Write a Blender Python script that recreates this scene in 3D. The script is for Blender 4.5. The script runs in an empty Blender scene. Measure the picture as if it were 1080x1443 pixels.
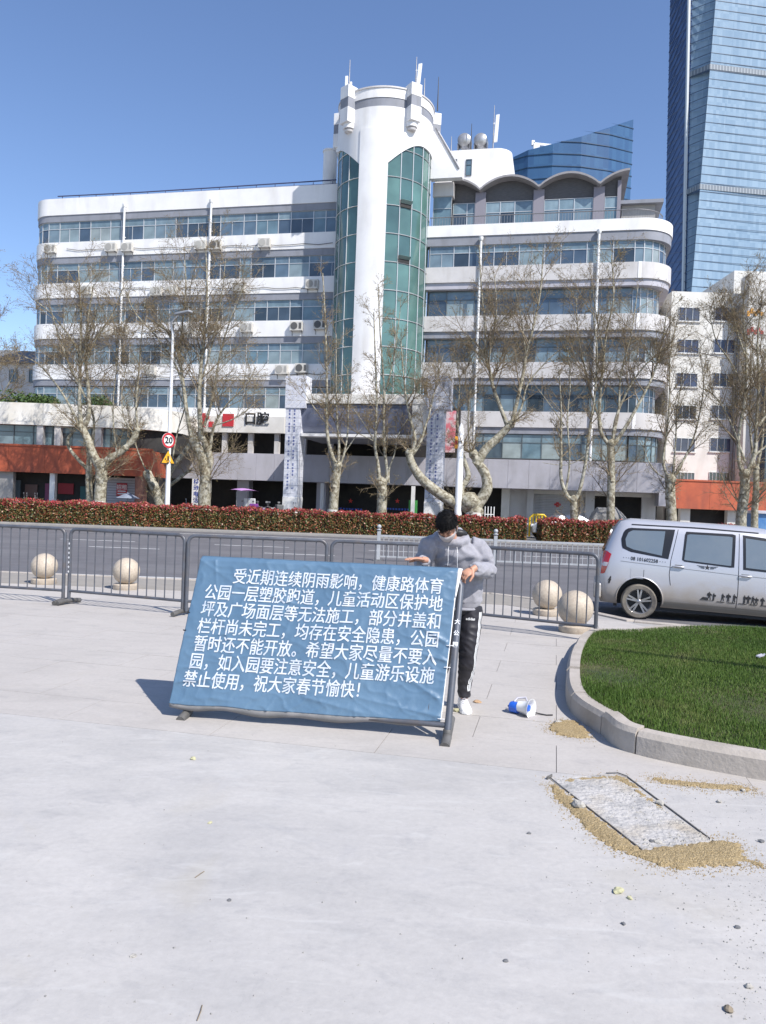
import bpy, bmesh, math, random
import numpy as np
from mathutils import Matrix, Vector, noise as mnoise

# ---------------------------------------------------------------- camera, light, exposure
SC = bpy.context.scene
COL = SC.collection
CAM_H = 1.68
ROLL = math.radians(2.12)
PITCH = math.radians(-0.594)
FPX = 1110.0                      # focal length in pixels of a 1080 px wide picture
CAMROT = Matrix.Rotation(math.pi/2 + PITCH, 3, 'X') @ Matrix.Rotation(ROLL, 3, 'Z')
cd = bpy.data.cameras.new('camera'); cam = bpy.data.objects.new('camera', cd); COL.objects.link(cam)
cam.matrix_world = Matrix.Translation((0, 0, CAM_H)) @ CAMROT.to_4x4()
cd.sensor_fit = 'HORIZONTAL'; cd.sensor_width = 36; cd.lens = 36*FPX/1080
cd.clip_start = 0.05; cd.clip_end = 3000
SC.camera = cam

SUN_AZ = math.radians(42)         # from -Y (behind the camera) towards +X
SUN_EL = math.radians(47)
to_sun = Vector((math.sin(SUN_AZ)*math.cos(SUN_EL), -math.cos(SUN_AZ)*math.cos(SUN_EL), math.sin(SUN_EL)))
W = bpy.data.worlds.new("World"); SC.world = W; W.use_nodes = True
wn = W.node_tree; wn.nodes.clear()
wo = wn.nodes.new('ShaderNodeOutputWorld'); bg = wn.nodes.new('ShaderNodeBackground')
sk = wn.nodes.new('ShaderNodeTexSky'); sk.sky_type = 'NISHITA'; sk.sun_disc = False
sk.sun_elevation = SUN_EL
sk.sun_rotation = math.atan2(to_sun.x, to_sun.y)
sk.air_density = 1.0; sk.dust_density = 0.35; sk.ozone_density = 3.0; sk.altitude = 50
hs = wn.nodes.new('ShaderNodeHueSaturation'); hs.inputs['Saturation'].default_value = 1.05; hs.inputs['Hue'].default_value = .507
wn.links.new(sk.outputs[0], hs.inputs['Color']); wn.links.new(hs.outputs[0], bg.inputs[0])
wn.links.new(bg.outputs[0], wo.inputs[0])
bg.inputs[1].default_value = 0.14
sl = bpy.data.lights.new('sun', 'SUN'); sun = bpy.data.objects.new('sun', sl); COL.objects.link(sun)
sl.energy = 4.7; sl.angle = math.radians(0.53); sl.color = (1.0, 0.955, 0.89)
sun.rotation_euler = (-to_sun).to_track_quat('-Z', 'Y').to_euler(); sun.location = (30, -30, 60)
SC.view_settings.view_transform = 'Standard'; SC.view_settings.look = 'None'
SC.view_settings.exposure = 0.42; SC.view_settings.gamma = 1.0
SC.view_settings.use_curve_mapping = False
SC.cycles.max_bounces = 6; SC.cycles.transparent_max_bounces = 8

# ---------------------------------------------------------------- measuring: rays of the surveyed camera station
def ray(px, py): return CAMROT @ Vector(((px-540)/FPX, -(py-721.5)/FPX, -1))
def at(px, py, Y):
    d = ray(px, py); return Vector((0, 0, CAM_H)) + d*(Y/d.y)
def gnd(px, py, z=0.0):
    d = ray(px, py); return Vector((0, 0, CAM_H)) + d*((z-CAM_H)/d.z)

# ---------------------------------------------------------------- helpers
class MB:
    def __init__(s): s.v = []; s.f = []; s.m = []
    def add(s, vs, fs, mi=0):
        n = len(s.v); s.v.extend([tuple(v) for v in vs])
        for f in fs: s.f.append(tuple(i+n for i in f)); s.m.append(mi)
    def box(s, x0, x1, y0, y1, z0, z1, mi=0):
        s.add([(x0,y0,z0),(x1,y0,z0),(x1,y1,z0),(x0,y1,z0),(x0,y0,z1),(x1,y0,z1),(x1,y1,z1),(x0,y1,z1)],
              [(0,3,2,1),(4,5,6,7),(0,1,5,4),(1,2,6,5),(2,3,7,6),(3,0,4,7)], mi)
    def obox(s, c, ax, ay, az, mi=0):
        c = Vector(c); ax = Vector(ax); ay = Vector(ay); az = Vector(az)
        vs = [c+ax*i+ay*j+az*k for k in (-1,1) for i,j in ((-1,-1),(1,-1),(1,1),(-1,1))]
        s.add(vs, [(0,3,2,1),(4,5,6,7),(0,1,5,4),(1,2,6,5),(2,3,7,6),(3,0,4,7)], mi)
    def tube(s, pts, r, n=8, cap=True, mi=0, close=False):
        pts = [Vector(p) for p in pts]; N = len(pts)
        if not hasattr(r, '__len__'): r = [r]*N
        up = None; vs = []
        for i, p in enumerate(pts):
            if close: t = (pts[(i+1) % N]-pts[i-1])
            else: t = pts[min(i+1, N-1)]-pts[max(i-1, 0)]
            if t.length < 1e-9: t = Vector((0,0,1))
            t.normalize()
            if up is None:
                up = Vector((0,0,1)) if abs(t.z) < .9 else Vector((1,0,0))
            a = t.cross(up)
            if a.length < 1e-6: a = t.cross(Vector((0,1,0)))
            a.normalize(); b = a.cross(t).normalized(); up = b
            for k in range(n):
                q = 2*math.pi*k/n
                vs.append(p+(a*math.cos(q)+b*math.sin(q))*r[i])
        fs = []
        for i in range(N if close else N-1):
            j = (i+1) % N
            for k in range(n):
                k2 = (k+1) % n
                fs.append((i*n+k, i*n+k2, j*n+k2, j*n+k))
        if cap and not close:
            fs.append(tuple(range(n-1, -1, -1))); fs.append(tuple((N-1)*n+k for k in range(n)))
        s.add(vs, fs, mi)
    def prism(s, poly, z0, z1, mi=0):
        n = len(poly)
        s.add([(p[0],p[1],z0) for p in poly]+[(p[0],p[1],z1) for p in poly],
              [tuple(range(n-1,-1,-1)), tuple(range(n, 2*n))]+[(i,(i+1)%n,n+(i+1)%n,n+i) for i in range(n)], mi)
    def lathe(s, prof, n=24, c=(0,0,0), mi=0, axis='z'):
        vs = []
        for r, z in prof:
            for k in range(n):
                a = 2*math.pi*k/n; x, y = r*math.cos(a), r*math.sin(a)
                if axis == 'z': vs.append((c[0]+x, c[1]+y, c[2]+z))
                elif axis == 'y': vs.append((c[0]+x, c[1]+z, c[2]-y))
                else: vs.append((c[0]+z, c[1]+x, c[2]+y))
        fs = [(i*n+k, i*n+(k+1)%n, (i+1)*n+(k+1)%n, (i+1)*n+k) for i in range(len(prof)-1) for k in range(n)]
        if tuple(prof[0]) != tuple(prof[-1]): fs += [tuple(range(n-1,-1,-1)), tuple((len(prof)-1)*n+k for k in range(n))]
        s.add(vs, fs, mi)
    def quad(s, a, b, c, d, mi=0): s.add([a,b,c,d], [(0,1,2,3)], mi)
    def mesh(s, name, mats, smooth=None):
        me = bpy.data.meshes.new(name); me.from_pydata(s.v, [], s.f)
        for m in (mats if isinstance(mats, (list, tuple)) else [mats]): me.materials.append(m)
        if any(s.m): me.polygons.foreach_set('material_index', s.m)
        if smooth is not None:
            me.polygons.foreach_set('use_smooth', [True]*len(me.polygons))
            if smooth < 180: me.set_sharp_from_angle(angle=math.radians(smooth))
        me.validate(); me.update()
        return me
    def build(s, name, mats, parent=None, smooth=None, bevel=0, world=False):
        return link(name, s.mesh(name, mats, smooth), parent, bevel, world)

def link(name, data, parent=None, bevel=0, world=False):
    o = bpy.data.objects.new(name, data); COL.objects.link(o)
    if parent is not None:
        o.parent = parent
        if world: o.matrix_parent_inverse = (root_mat(parent)).inverted()
    if bevel:
        b = o.modifiers.new('b', 'BEVEL'); b.width = bevel; b.segments = 2; b.limit_method = 'ANGLE'
        b.angle_limit = math.radians(40)
    return o
def root_mat(o):
    m = o.matrix_basis.copy()
    while o.parent: m = o.parent.matrix_basis @ o.matrix_parent_inverse @ m; o = o.parent
    return m
def tag(o, label, cat, group=None):
    o['label'] = label; o['category'] = cat
    if group: o['group'] = group
    return o
def thing(name, label, cat, loc=(0,0,0), rz=0.0, group=None):
    o = bpy.data.objects.new(name, None); COL.objects.link(o); o.location = loc; o.rotation_euler = (0,0,rz)
    o.empty_display_size = .2
    return tag(o, label, cat, group)
def struct(o): o['kind'] = 'structure'; return o
def stuff(o): o['kind'] = 'stuff'; return o
def copy_tree(o, parent=None):
    c = o.copy(); COL.objects.link(c)
    if parent is not None: c.parent = parent
    for ch in list(o.children): copy_tree(ch, c)
    return c
def np_mesh(name, verts, faces, mats, mi=None, smooth=False):
    """verts (n,3), faces (m,k) all with the same corner count"""
    me = bpy.data.meshes.new(name); n = len(verts); m, k = faces.shape
    me.vertices.add(n); me.vertices.foreach_set('co', np.asarray(verts, dtype=np.float32).ravel())
    me.loops.add(m*k); me.loops.foreach_set('vertex_index', faces.astype(np.int32).ravel())
    me.polygons.add(m); me.polygons.foreach_set('loop_start', np.arange(0, m*k, k, dtype=np.int32))
    for q in (mats if isinstance(mats, (list, tuple)) else [mats]): me.materials.append(q)
    if mi is not None: me.polygons.foreach_set('material_index', np.asarray(mi, dtype=np.int32))
    me.update(calc_edges=True)
    if smooth: me.polygons.foreach_set('use_smooth', [True]*m)
    return me

# ---------------------------------------------------------------- materials
def mat(name, col, rough=.7, col2=None, nscale=3.0, metal=0.0, bump=0.0, bscale=40.0, detail=5, rnd=0.0,
        stretch=(1,1,1), spec=None, coat=0.0, contrast=(.35,.65), trans=0.0, sheen=0.0, dirt=None):
    m = bpy.data.materials.new(name); m.use_nodes = True; nt = m.node_tree; N = nt.nodes; L = nt.links
    b = N['Principled BSDF']
    b.inputs['Roughness'].default_value = rough; b.inputs['Metallic'].default_value = metal
    if spec is not None: b.inputs['Specular IOR Level'].default_value = spec
    if coat: b.inputs['Coat Weight'].default_value = coat; b.inputs['Coat Roughness'].default_value = .08
    if trans: b.inputs['Transmission Weight'].default_value = trans
    if sheen: b.inputs['Sheen Weight'].default_value = sheen
    c4 = lambda c: (c[0], c[1], c[2], 1)
    b.inputs['Base Color'].default_value = c4(col)
    tc = N.new('ShaderNodeTexCoord'); mp = N.new('ShaderNodeMapping'); mp.inputs['Scale'].default_value = stretch
    L.new(tc.outputs['Object'], mp.inputs['Vector'])
    src = None
    if col2 is not None:
        no = N.new('ShaderNodeTexNoise'); no.inputs['Scale'].default_value = nscale; no.inputs['Detail'].default_value = detail
        no.inputs['Roughness'].default_value = .62
        L.new(mp.outputs[0], no.inputs['Vector'])
        rp = N.new('ShaderNodeValToRGB'); rp.color_ramp.elements[0].position = contrast[0]; rp.color_ramp.elements[1].position = contrast[1]
        rp.color_ramp.elements[0].color = c4(col); rp.color_ramp.elements[1].color = c4(col2)
        L.new(no.outputs['Fac'], rp.inputs[0]); src = rp.outputs[0]
    if dirt is not None:      # (colour, scale, amount, stretch)
        d2 = N.new('ShaderNodeTexNoise'); d2.inputs['Scale'].default_value = dirt[1]; d2.inputs['Detail'].default_value = 8
        mp2 = N.new('ShaderNodeMapping'); mp2.inputs['Scale'].default_value = dirt[3]
        L.new(tc.outputs['Object'], mp2.inputs['Vector']); L.new(mp2.outputs[0], d2.inputs['Vector'])
        mr = N.new('ShaderNodeMapRange'); mr.inputs['From Min'].default_value = .5; mr.inputs['From Max'].default_value = .75
        mr.inputs['To Max'].default_value = dirt[2]; L.new(d2.outputs['Fac'], mr.inputs['Value'])
        mx = N.new('ShaderNodeMix'); mx.data_type = 'RGBA'; L.new(mr.outputs[0], mx.inputs['Factor'])
        if src is not None: L.new(src, mx.inputs['A'])
        else: mx.inputs['A'].default_value = c4(col)
        mx.inputs['B'].default_value = c4(dirt[0]); src = mx.outputs['Result']
    if rnd:
        oi = N.new('ShaderNodeObjectInfo'); mr = N.new('ShaderNodeMapRange')
        mr.inputs['To Min'].default_value = 1-rnd; mr.inputs['To Max'].default_value = 1+rnd
        L.new(oi.outputs['Random'], mr.inputs['Value'])
        mm = N.new('ShaderNodeMix'); mm.data_type = 'RGBA'; mm.blend_type = 'MULTIPLY'; mm.inputs['Factor'].default_value = 1
        if src is not None: L.new(src, mm.inputs['A'])
        else: mm.inputs['A'].default_value = c4(col)
        L.new(mr.outputs[0], mm.inputs['B']); src = mm.outputs['Result']
    if src is not None: L.new(src, b.inputs['Base Color'])
    if bump:
        bn = N.new('ShaderNodeTexNoise'); bn.inputs['Scale'].default_value = bscale; bn.inputs['Detail'].default_value = 6
        L.new(mp.outputs[0], bn.inputs['Vector'])
        bu = N.new('ShaderNodeBump'); bu.inputs['Strength'].default_value = bump; bu.inputs['Distance'].default_value = .02
        L.new(bn.outputs['Fac'], bu.inputs['Height']); L.new(bu.outputs[0], b.inputs['Normal'])
    return m
def ramp_rand(name, cols, rough=.1, spec=.5, nscale=None, metal=0.0, coat=0.0):
    """one colour out of a list for each object"""
    m = bpy.data.materials.new(name); m.use_nodes = True; nt = m.node_tree; N = nt.nodes; L = nt.links
    b = N['Principled BSDF']; b.inputs['Roughness'].default_value = rough; b.inputs['Metallic'].default_value = metal
    b.inputs['Specular IOR Level'].default_value = spec; b.inputs['Coat Weight'].default_value = coat
    oi = N.new('ShaderNodeObjectInfo'); rp = N.new('ShaderNodeValToRGB'); cr = rp.color_ramp; cr.interpolation = 'CONSTANT'
    while len(cr.elements) < len(cols): cr.elements.new(.5)
    for i, c in enumerate(cols):
        cr.elements[i].position = i/len(cols); cr.elements[i].color = (*c, 1)
    L.new(oi.outputs['Random'], rp.inputs[0])
    if nscale:
        tc = N.new('ShaderNodeTexCoord'); no = N.new('ShaderNodeTexNoise'); no.inputs['Scale'].default_value = nscale
        no.inputs['Detail'].default_value = 3
        L.new(tc.outputs['Object'], no.inputs['Vector'])
        mr = N.new('ShaderNodeMapRange'); mr.inputs['From Min'].default_value = .3; mr.inputs['From Max'].default_value = .7
        mr.inputs['To Min'].default_value = .72; mr.inputs['To Max'].default_value = 1.25; L.new(no.outputs['Fac'], mr.inputs['Value'])
        mm = N.new('ShaderNodeMix'); mm.data_type = 'RGBA'; mm.blend_type = 'MULTIPLY'; mm.inputs['Factor'].default_value = 1
        L.new(rp.outputs[0], mm.inputs['A']); L.new(mr.outputs[0], mm.inputs['B']); L.new(mm.outputs['Result'], b.inputs['Base Color'])
    else: L.new(rp.outputs[0], b.inputs['Base Color'])
    return m

M = {}
M['white'] = mat('white_paint', (.80,.79,.78), .6, (.72,.71,.71), .5, bump=.05, bscale=6, dirt=((.50,.48,.45), 1.2, .45, (1,1,.25)))
M['tile_white'] = mat('pale_wall_tiles', (.60,.58,.575), .55, (.52,.50,.49), .8, bump=.05, bscale=10, dirt=((.36,.33,.30), 1.6, .5, (1,1,.25)))
M['greyband'] = mat('grey_band_paint', (.26,.27,.31), .7, (.22,.23,.26), .9, dirt=((.16,.16,.17), 2, .5, (1,1,.3)))
M['canopy'] = mat('canopy_cladding', (.46,.45,.50), .5, (.40,.39,.43), .7, dirt=((.30,.29,.30), 1.5, .5, (1,1,.2)))
M['redband'] = mat('rust_red_cladding', (.46,.105,.045), .6, (.36,.08,.038), 1.2, dirt=((.15,.05,.04), 1.4, .6, (1,1,.2)))
M['cream'] = mat('cream_parapet', (.74,.72,.68), .7, (.64,.62,.58), .8, dirt=((.45,.38,.26), .9, .5, (1,1,.4)))
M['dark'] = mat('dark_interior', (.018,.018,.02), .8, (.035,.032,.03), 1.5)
M['concrete_wall'] = mat('rendered_wall', (.36,.35,.34), .85, (.30,.29,.28), 1.5, bump=.1, bscale=20)
M['winframe'] = mat('aluminium_window_frame', (.55,.56,.57), .4, metal=.3)
M['darkframe'] = mat('dark_window_frame', (.10,.12,.13), .4)
M['glass'] = ramp_rand('office_glass', [(.10,.15,.20),(.16,.22,.26),(.045,.065,.09),(.21,.27,.29),(.06,.09,.13),(.12,.19,.23),(.03,.045,.06),(.25,.29,.29)], .06, .9, nscale=.9)
M['shade_glass'] = ramp_rand('upper_light_glass', [(.14,.20,.25),(.20,.27,.31),(.17,.24,.28),(.11,.16,.2)], .08, .8, nscale=1.3)
M['dglass'] = ramp_rand('dark_room_glass', [(.03,.035,.06),(.05,.06,.10),(.02,.025,.04),(.07,.08,.11)], .1, .4, nscale=1.2)
M['green_glass'] = ramp_rand('green_mirror_glass', [(.075,.15,.135),(.095,.185,.165),(.058,.12,.115),(.085,.165,.15)], .12, .9, nscale=.5)
M['ac'] = mat('air_conditioner_casing', (.62,.60,.56), .5, (.5,.48,.44), 4)
M['acdark'] = ramp_rand('air_conditioner_grille', [(.34,.33,.31),(.28,.27,.25),(.40,.39,.36),(.10,.10,.10)], .6, .3)
M['pipe'] = mat('drainpipe_plastic', (.72,.72,.72), .5)
M['metal'] = mat('weathered_steel', (.28,.28,.29), .45, (.20,.19,.19), 6, metal=.5)
M['black'] = mat('black_plastic', (.02,.02,.022), .5)
M['whitep'] = mat('white_plastic', (.78,.78,.78), .4)
M['red'] = mat('red_paint', (.50,.03,.04), .5)
M['blue_print'] = mat('blue_print', (.02,.05,.30), .6)
M['rubber'] = mat('tyre_rubber', (.045,.04,.037), .9, (.11,.095,.08), 6, bump=.1, bscale=30)
# ---------------------------------------------------------------- ground
def concrete_mat(name, a, b, c, rot=0, scale=1.0, crack=True, joint=False):
    m = bpy.data.materials.new(name); m.use_nodes = True; nt = m.node_tree; N = nt.nodes; L = nt.links
    P = N['Principled BSDF']; P.inputs['Roughness'].default_value = .72; P.inputs['Specular IOR Level'].default_value = .3
    tc = N.new('ShaderNodeTexCoord')
    def noise(sc, det, rough=.6, st=(1,1,1), rz=0.0, dist=0.0):
        mp = N.new('ShaderNodeMapping'); mp.inputs['Scale'].default_value = st; mp.inputs['Rotation'].default_value = (0,0,rz)
        L.new(tc.outputs['Object'], mp.inputs['Vector'])
        n = N.new('ShaderNodeTexNoise'); n.inputs['Scale'].default_value = sc; n.inputs['Detail'].default_value = det
        n.inputs['Roughness'].default_value = rough; n.inputs['Distortion'].default_value = dist
        L.new(mp.outputs[0], n.inputs['Vector']); return n.outputs['Fac']
    def mrange(s, f0, f1, t0, t1):
        r = N.new('ShaderNodeMapRange'); r.inputs['From Min'].default_value = f0; r.inputs['From Max'].default_value = f1
        r.inputs['To Min'].default_value = t0; r.inputs['To Max'].default_value = t1; L.new(s, r.inputs['Value']); return r.outputs[0]
    def mix(f, A, B, mode='MIX'):
        x = N.new('ShaderNodeMix'); x.data_type = 'RGBA'; x.blend_type = mode
        if isinstance(f, (int, float)): x.inputs['Factor'].default_value = f
        else: L.new(f, x.inputs['Factor'])
        for k, q in (('A', A), ('B', B)):
            if isinstance(q, tuple): x.inputs[k].default_value = (*q, 1)
            else: L.new(q, x.inputs[k])
        return x.outputs['Result']
    big = mrange(noise(.55*scale, 4, .55, dist=.6), .36, .64, 0, 1)
    trowel = mrange(noise(1.1*scale, 7, .62, (1, 2.6, 1), .35, .9), .35, .7, 0, 1)
    col = mix(big, a, b)
    col = mix(mrange(trowel, 0, 1, 0, .8), col, c)
    cl_ = mrange(noise(2.6*scale, 8, .7, dist=.7), .38, .66, 0, .55); col = mix(cl_, col, a)
    dk_ = mrange(noise(3.4*scale, 9, .72, (1,1.7,1), .5, .5), .52, .72, 0, .5); col = mix(dk_, col, (b[0]*.85,b[1]*.86,b[2]*.89))
    fine = mrange(noise(28, 6, .7), .3, .7, .93, 1.05)
    col = mix(1.0, col, fine, 'MULTIPLY')
    pits = mrange(noise(95, 2, .5), .70, .76, 0, .45)
    col = mix(pits, col, (.20,.19,.17))
    blot = mrange(noise(3.6, 7, .75, dist=.9), .60, .78, 0, .42)
    col = mix(blot, col, (.25,.245,.25))
    warm = mrange(noise(.9, 5, .6, dist=1.0), .6, .78, 0, .4)
    col = mix(warm, col, (.37,.335,.27))
    if crack:                                                 # long pale trowel arcs
        arcs = mrange(noise(1.6, 3, .5, (1, 3.5, 1), -.6, 2.2), .60, .68, 0, .22)
        col = mix(arcs, col, (.54,.53,.51))
        sm_ = mrange(noise(.8, 6, .65, (2.2,1,1), .9, 1.6), .58, .74, 0, .35); col = mix(sm_, col, (.36,.355,.36))
        sp_ = mrange(noise(7, 6, .75, dist=.8), .63, .74, 0, .22); col = mix(sp_, col, (.33,.32,.31))
    L.new(col, P.inputs['Base Color'])
    bu = N.new('ShaderNodeBump'); bu.inputs['Strength'].default_value = .22; bu.inputs['Distance'].default_value = .01
    hh = N.new('ShaderNodeMath'); hh.operation = 'ADD'
    L.new(noise(18, 8, .65), hh.inputs[0]); L.new(mrange(noise(1.3, 3, .5), .3, .7, 0, 1.2), hh.inputs[1])
    L.new(hh.outputs[0], bu.inputs['Height']); L.new(bu.outputs[0], P.inputs['Normal'])
    return m
M['plaza'] = concrete_mat('smooth_plaza_concrete', (.438,.418,.397), (.345,.334,.326), (.485,.463,.441))
M['slab'] = concrete_mat('plaza_slab_stone', (.435,.406,.378), (.37,.345,.322), (.468,.436,.408), crack=False)
M['slab_gap'] = mat('slab_joint', (.33,.315,.30), .9)
M['asphalt'] = mat('asphalt', (.135,.131,.14), .85, (.105,.102,.11), 1.2, bump=.15, bscale=90, dirt=((.17,.165,.17), .35, .7, (.35,1,1)))
M['pave2'] = mat('pavement_stone', (.30,.28,.26), .85, (.25,.24,.225), 2.5, bump=.1, bscale=40)
M['pave1'] = mat('sandy_pavement_blocks', (.29,.265,.235), .85, (.25,.23,.205), 3, bump=.1, bscale=40)
M['kerb'] = mat('kerb_concrete', (.43,.385,.34), .85, (.36,.32,.28), 5, bump=.25, bscale=35, dirt=((.27,.24,.20), 3, .6, (1,1,1)))
M['line'] = mat('worn_road_paint', (.55,.55,.54), .7, (.24,.24,.24), 3.5, contrast=(.5,.72))

ROAD_Z = -.15
# road edge on the plaza side: far on the left, swinging towards the camera at the entrance
EDGE = [(-120, 17.6), (-12, 16.6), (-7, 16.1), (-3, 15.9), (0, 15.8), (2.2, 15.5), (3.0, 14.8), (3.5, 13.4), (4.0, 12.3), (5.2, 11.75), (9, 11.3), (120, 9.0)]
FAR = 41.6
mb = MB(); mb.quad((-900,-300,-.62), (900,-300,-.62), (900,900,-.62), (-900,900,-.62))
struct(mb.build('ground', mat('distant_ground', (.22,.22,.2), .9, (.17,.17,.16), .02)))
mb = MB(); mb.quad((-120,5,ROAD_Z), (120,5,ROAD_Z), (120,44,ROAD_Z), (-120,44,ROAD_Z)); struct(mb.build('road', M['asphalt']))

# boundary between the smooth concrete sheet and the paved strip
B0, B1 = Vector((-30, 11.86)), Vector((30, -1.32))
def bnd(x): return 5.285 - .2197*x
def plaza_poly():
    e = [(x, y) for x, y in EDGE]
    return e
mb = MB()
xs = [-120, -30, -12, -7, -3, 0, 1.2, 2.2, 3, 3.5, 4, 5.2, 9, 30, 120]
near = [(x, bnd(x) if -30 <= x <= 20 else (bnd(-30) if x < 0 else bnd(20))) for x in xs]
poly = [(-120,-60), (120,-60)] + near[::-1]
mb.prism(poly, -.6, 0.0)
struct(mb.build('plaza', M['plaza']))
mb = MB(); polyb = near + EDGE[::-1]
mb.prism([(x, y+.006) for x, y in near] + EDGE[::-1], -.6, -.012)
pb = struct(mb.build('paved_strip', M['slab_gap']))

# paving slabs laid parallel to the joint line
ang = math.atan(-.2197); ca, sa = math.cos(ang), math.sin(ang)
def inside(x, y):
    if y < bnd(x)+.005: return False
    for (x0,y0),(x1,y1) in zip(EDGE, EDGE[1:]):
        if x0 <= x <= x1: return y < y0+(y1-y0)*(x-x0)/(x1-x0)-.17
    return False
rs = random.Random(5)
def clip_poly(poly):
    """clip to the strip between the joint line and the road kerb (convex pieces only, good enough here)"""
    def clip(P, f):
        out = []
        for i in range(len(P)):
            a, b = P[i-1], P[i]; fa, fb = f(a), f(b)
            if (fa >= 0) != (fb >= 0):
                t = fa/(fa-fb); out.append((a[0]+(b[0]-a[0])*t, a[1]+(b[1]-a[1])*t))
            if fb >= 0: out.append(b)
        return out
    P = clip(poly, lambda p: p[1]-bnd(p[0])-.006)
    for (x0,y0),(x1,y1) in zip(EDGE, EDGE[1:]):
        if not P: return P
        cx = sum(p[0] for p in P)/len(P)
        if x0-1.3 <= cx <= x1+1.3 and abs(x1-x0) < 30:
            dx, dy = x1-x0, y1-y0; l = math.hypot(dx, dy)
            P = clip(P, lambda p: ((p[1]-y0)*-dx+(p[0]-x0)*dy)/l-.16)
    return P
cnt = 0
LW, LH = 1.2, .6
for j in range(0, 18):
    for i in range(-9, 7):
        u0 = i*LW+(LW/2 if j % 2 else 0); v0 = j*LH+.004
        g = .0022
        cs = [(u0+g, v0+g), (u0+LW-g, v0+g), (u0+LW-g, v0+LH-g), (u0+g, v0+LH-g)]
        P = [(ca*u-sa*v, 5.285+sa*u+ca*v) for u, v in cs]
        mx = sum(p[0] for p in P)/4; my = sum(p[1] for p in P)/4
        if mx < -(my*.53+1.0) or mx > my*.53+.8: continue
        if mx > 3.4 and my < 10.0: continue                     # under the lawn
        P = clip_poly(P)
        if len(P) < 3: continue
        mb = MB(); dz = rs.uniform(-.0012, .0012)
        mb.prism(P, -.012, -.001+dz)
        o = mb.build('paving_slab', M['slab'], pb); cnt += 1
print('slabs', cnt)
# road kerb stones
prev = None
kp = thing('road_kerb', 'low grey kerb stones between the sandy pavement and the asphalt road', 'kerb', (0,0,0))
pts = []
for (x0,y0),(x1,y1) in zip(EDGE[1:-1], EDGE[2:]):
    l = math.hypot(x1-x0, y1-y0); n = max(1, int(l/1.0))
    for k in range(n): pts.append((x0+(x1-x0)*k/n, y0+(y1-y0)*k/n))
pts = [p for p in pts if -11 < p[0] < 9]
for (x0,y0),(x1,y1) in zip(pts, pts[1:]):
    d = Vector((x1-x0, y1-y0, 0)); l = d.length; d.normalize(); nrm = Vector((d.y, -d.x, 0))
    mb = MB(); c = Vector(((x0+x1)/2, (y0+y1)/2, -.13)) + nrm*.08
    mb.obox(c, d*(l/2-.006), nrm*.08, (0,0,.145)); mb.build('kerb_stone', M['kerb'], kp, bevel=.01)
# yellowish block pavement strip near the road (left half)
mb = MB()
e2 = [(-11,16.5-.2),(-7,16.1-.2),(-3,15.9-.2),(0,15.8-.2),(2.2,15.5-.22),(2.8,14.9-.22)]
mb.prism([(x, y-1.7+(.0 if x < 0 else .1)) for x, y in e2]+e2[::-1], -.01, .004)
struct(mb.build('pavement', M['pave1']))
# far pavement behind the hedge up to the buildings
mb = MB(); mb.prism([(-120,FAR),(120,FAR),(120,90),(-120,90)], -.5, 0.0); struct(mb.build('pavement', M['pave2']))
mb = MB(); mb.box(-60, 60, FAR-.15, FAR, -.2, -.04); struct(mb.build('kerb', M['pave2'], bevel=.02))
# lane markings
def mark(x0, x1, y, w=.13):
    mb = MB(); mb.box(x0, x1, y-w/2, y+w/2, ROAD_Z, ROAD_Z+.004); struct(mb.build('road_marking', M['line']))
for k in range(-6, 5): mark(k*6.0-.5, k*6.0+2.4, 30.6)
for k in range(-6, 5): mark(k*6.0+2, k*6.0+4.4, 26.9)
mark(-40, 40, 38.9, .15); mark(-40, 1.8, 17.6, .12)
# ---------------------------------------------------------------- main office building (local: u along facade, v into it, z up)
BA = math.radians(-12.5); BO = Vector((-.5, 57.2, 0))
bld = thing('office_building', 'white six-storey office block with ribbon windows and a round green-glass tower', 'office building', BO, BA)
UU = Vector((math.cos(BA), math.sin(BA), 0)); VV = Vector((-math.sin(BA), math.cos(BA), 0))
def BW(u, v, z): return BO + UU*u + VV*v + Vector((0,0,z))
def BL(px, py, v):
    d = ray(px, py); c = Vector((0,0,CAM_H)); t = (v-(c-BO).dot(VV))/d.dot(VV); p = c+d*t-BO; return p.dot(UU), p.z

def arc(cx, cy, r, a0, a1, n): return [(cx+r*math.cos(math.radians(a0+(a1-a0)*i/n)), cy+r*math.sin(math.radians(a0+(a1-a0)*i/n))) for i in range(n+1)]
def left_plan(o, du=0):   # o = offset outward
    r = 1.9+o; u0 = -29.7-o
    return [(-3.0, 12), (-3.0, -o)] + arc(u0+r, -o+r, r, 270, 180, 10) + [(u0, 12)]
def right_plan(o, ur=19.95):
    r = 2.4+o; u1 = ur+o
    return [(3.0, -o)] + arc(u1-r, -o+r, r, 270, 360, 12) + [(u1, 12), (3.0, 12)]
def band(plan, z0, z1, name, m, bevel=0):
    mb = MB(); mb.prism(plan, z0, z1); return mb.build(name, m, bld, smooth=30, bevel=bevel)

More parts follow.
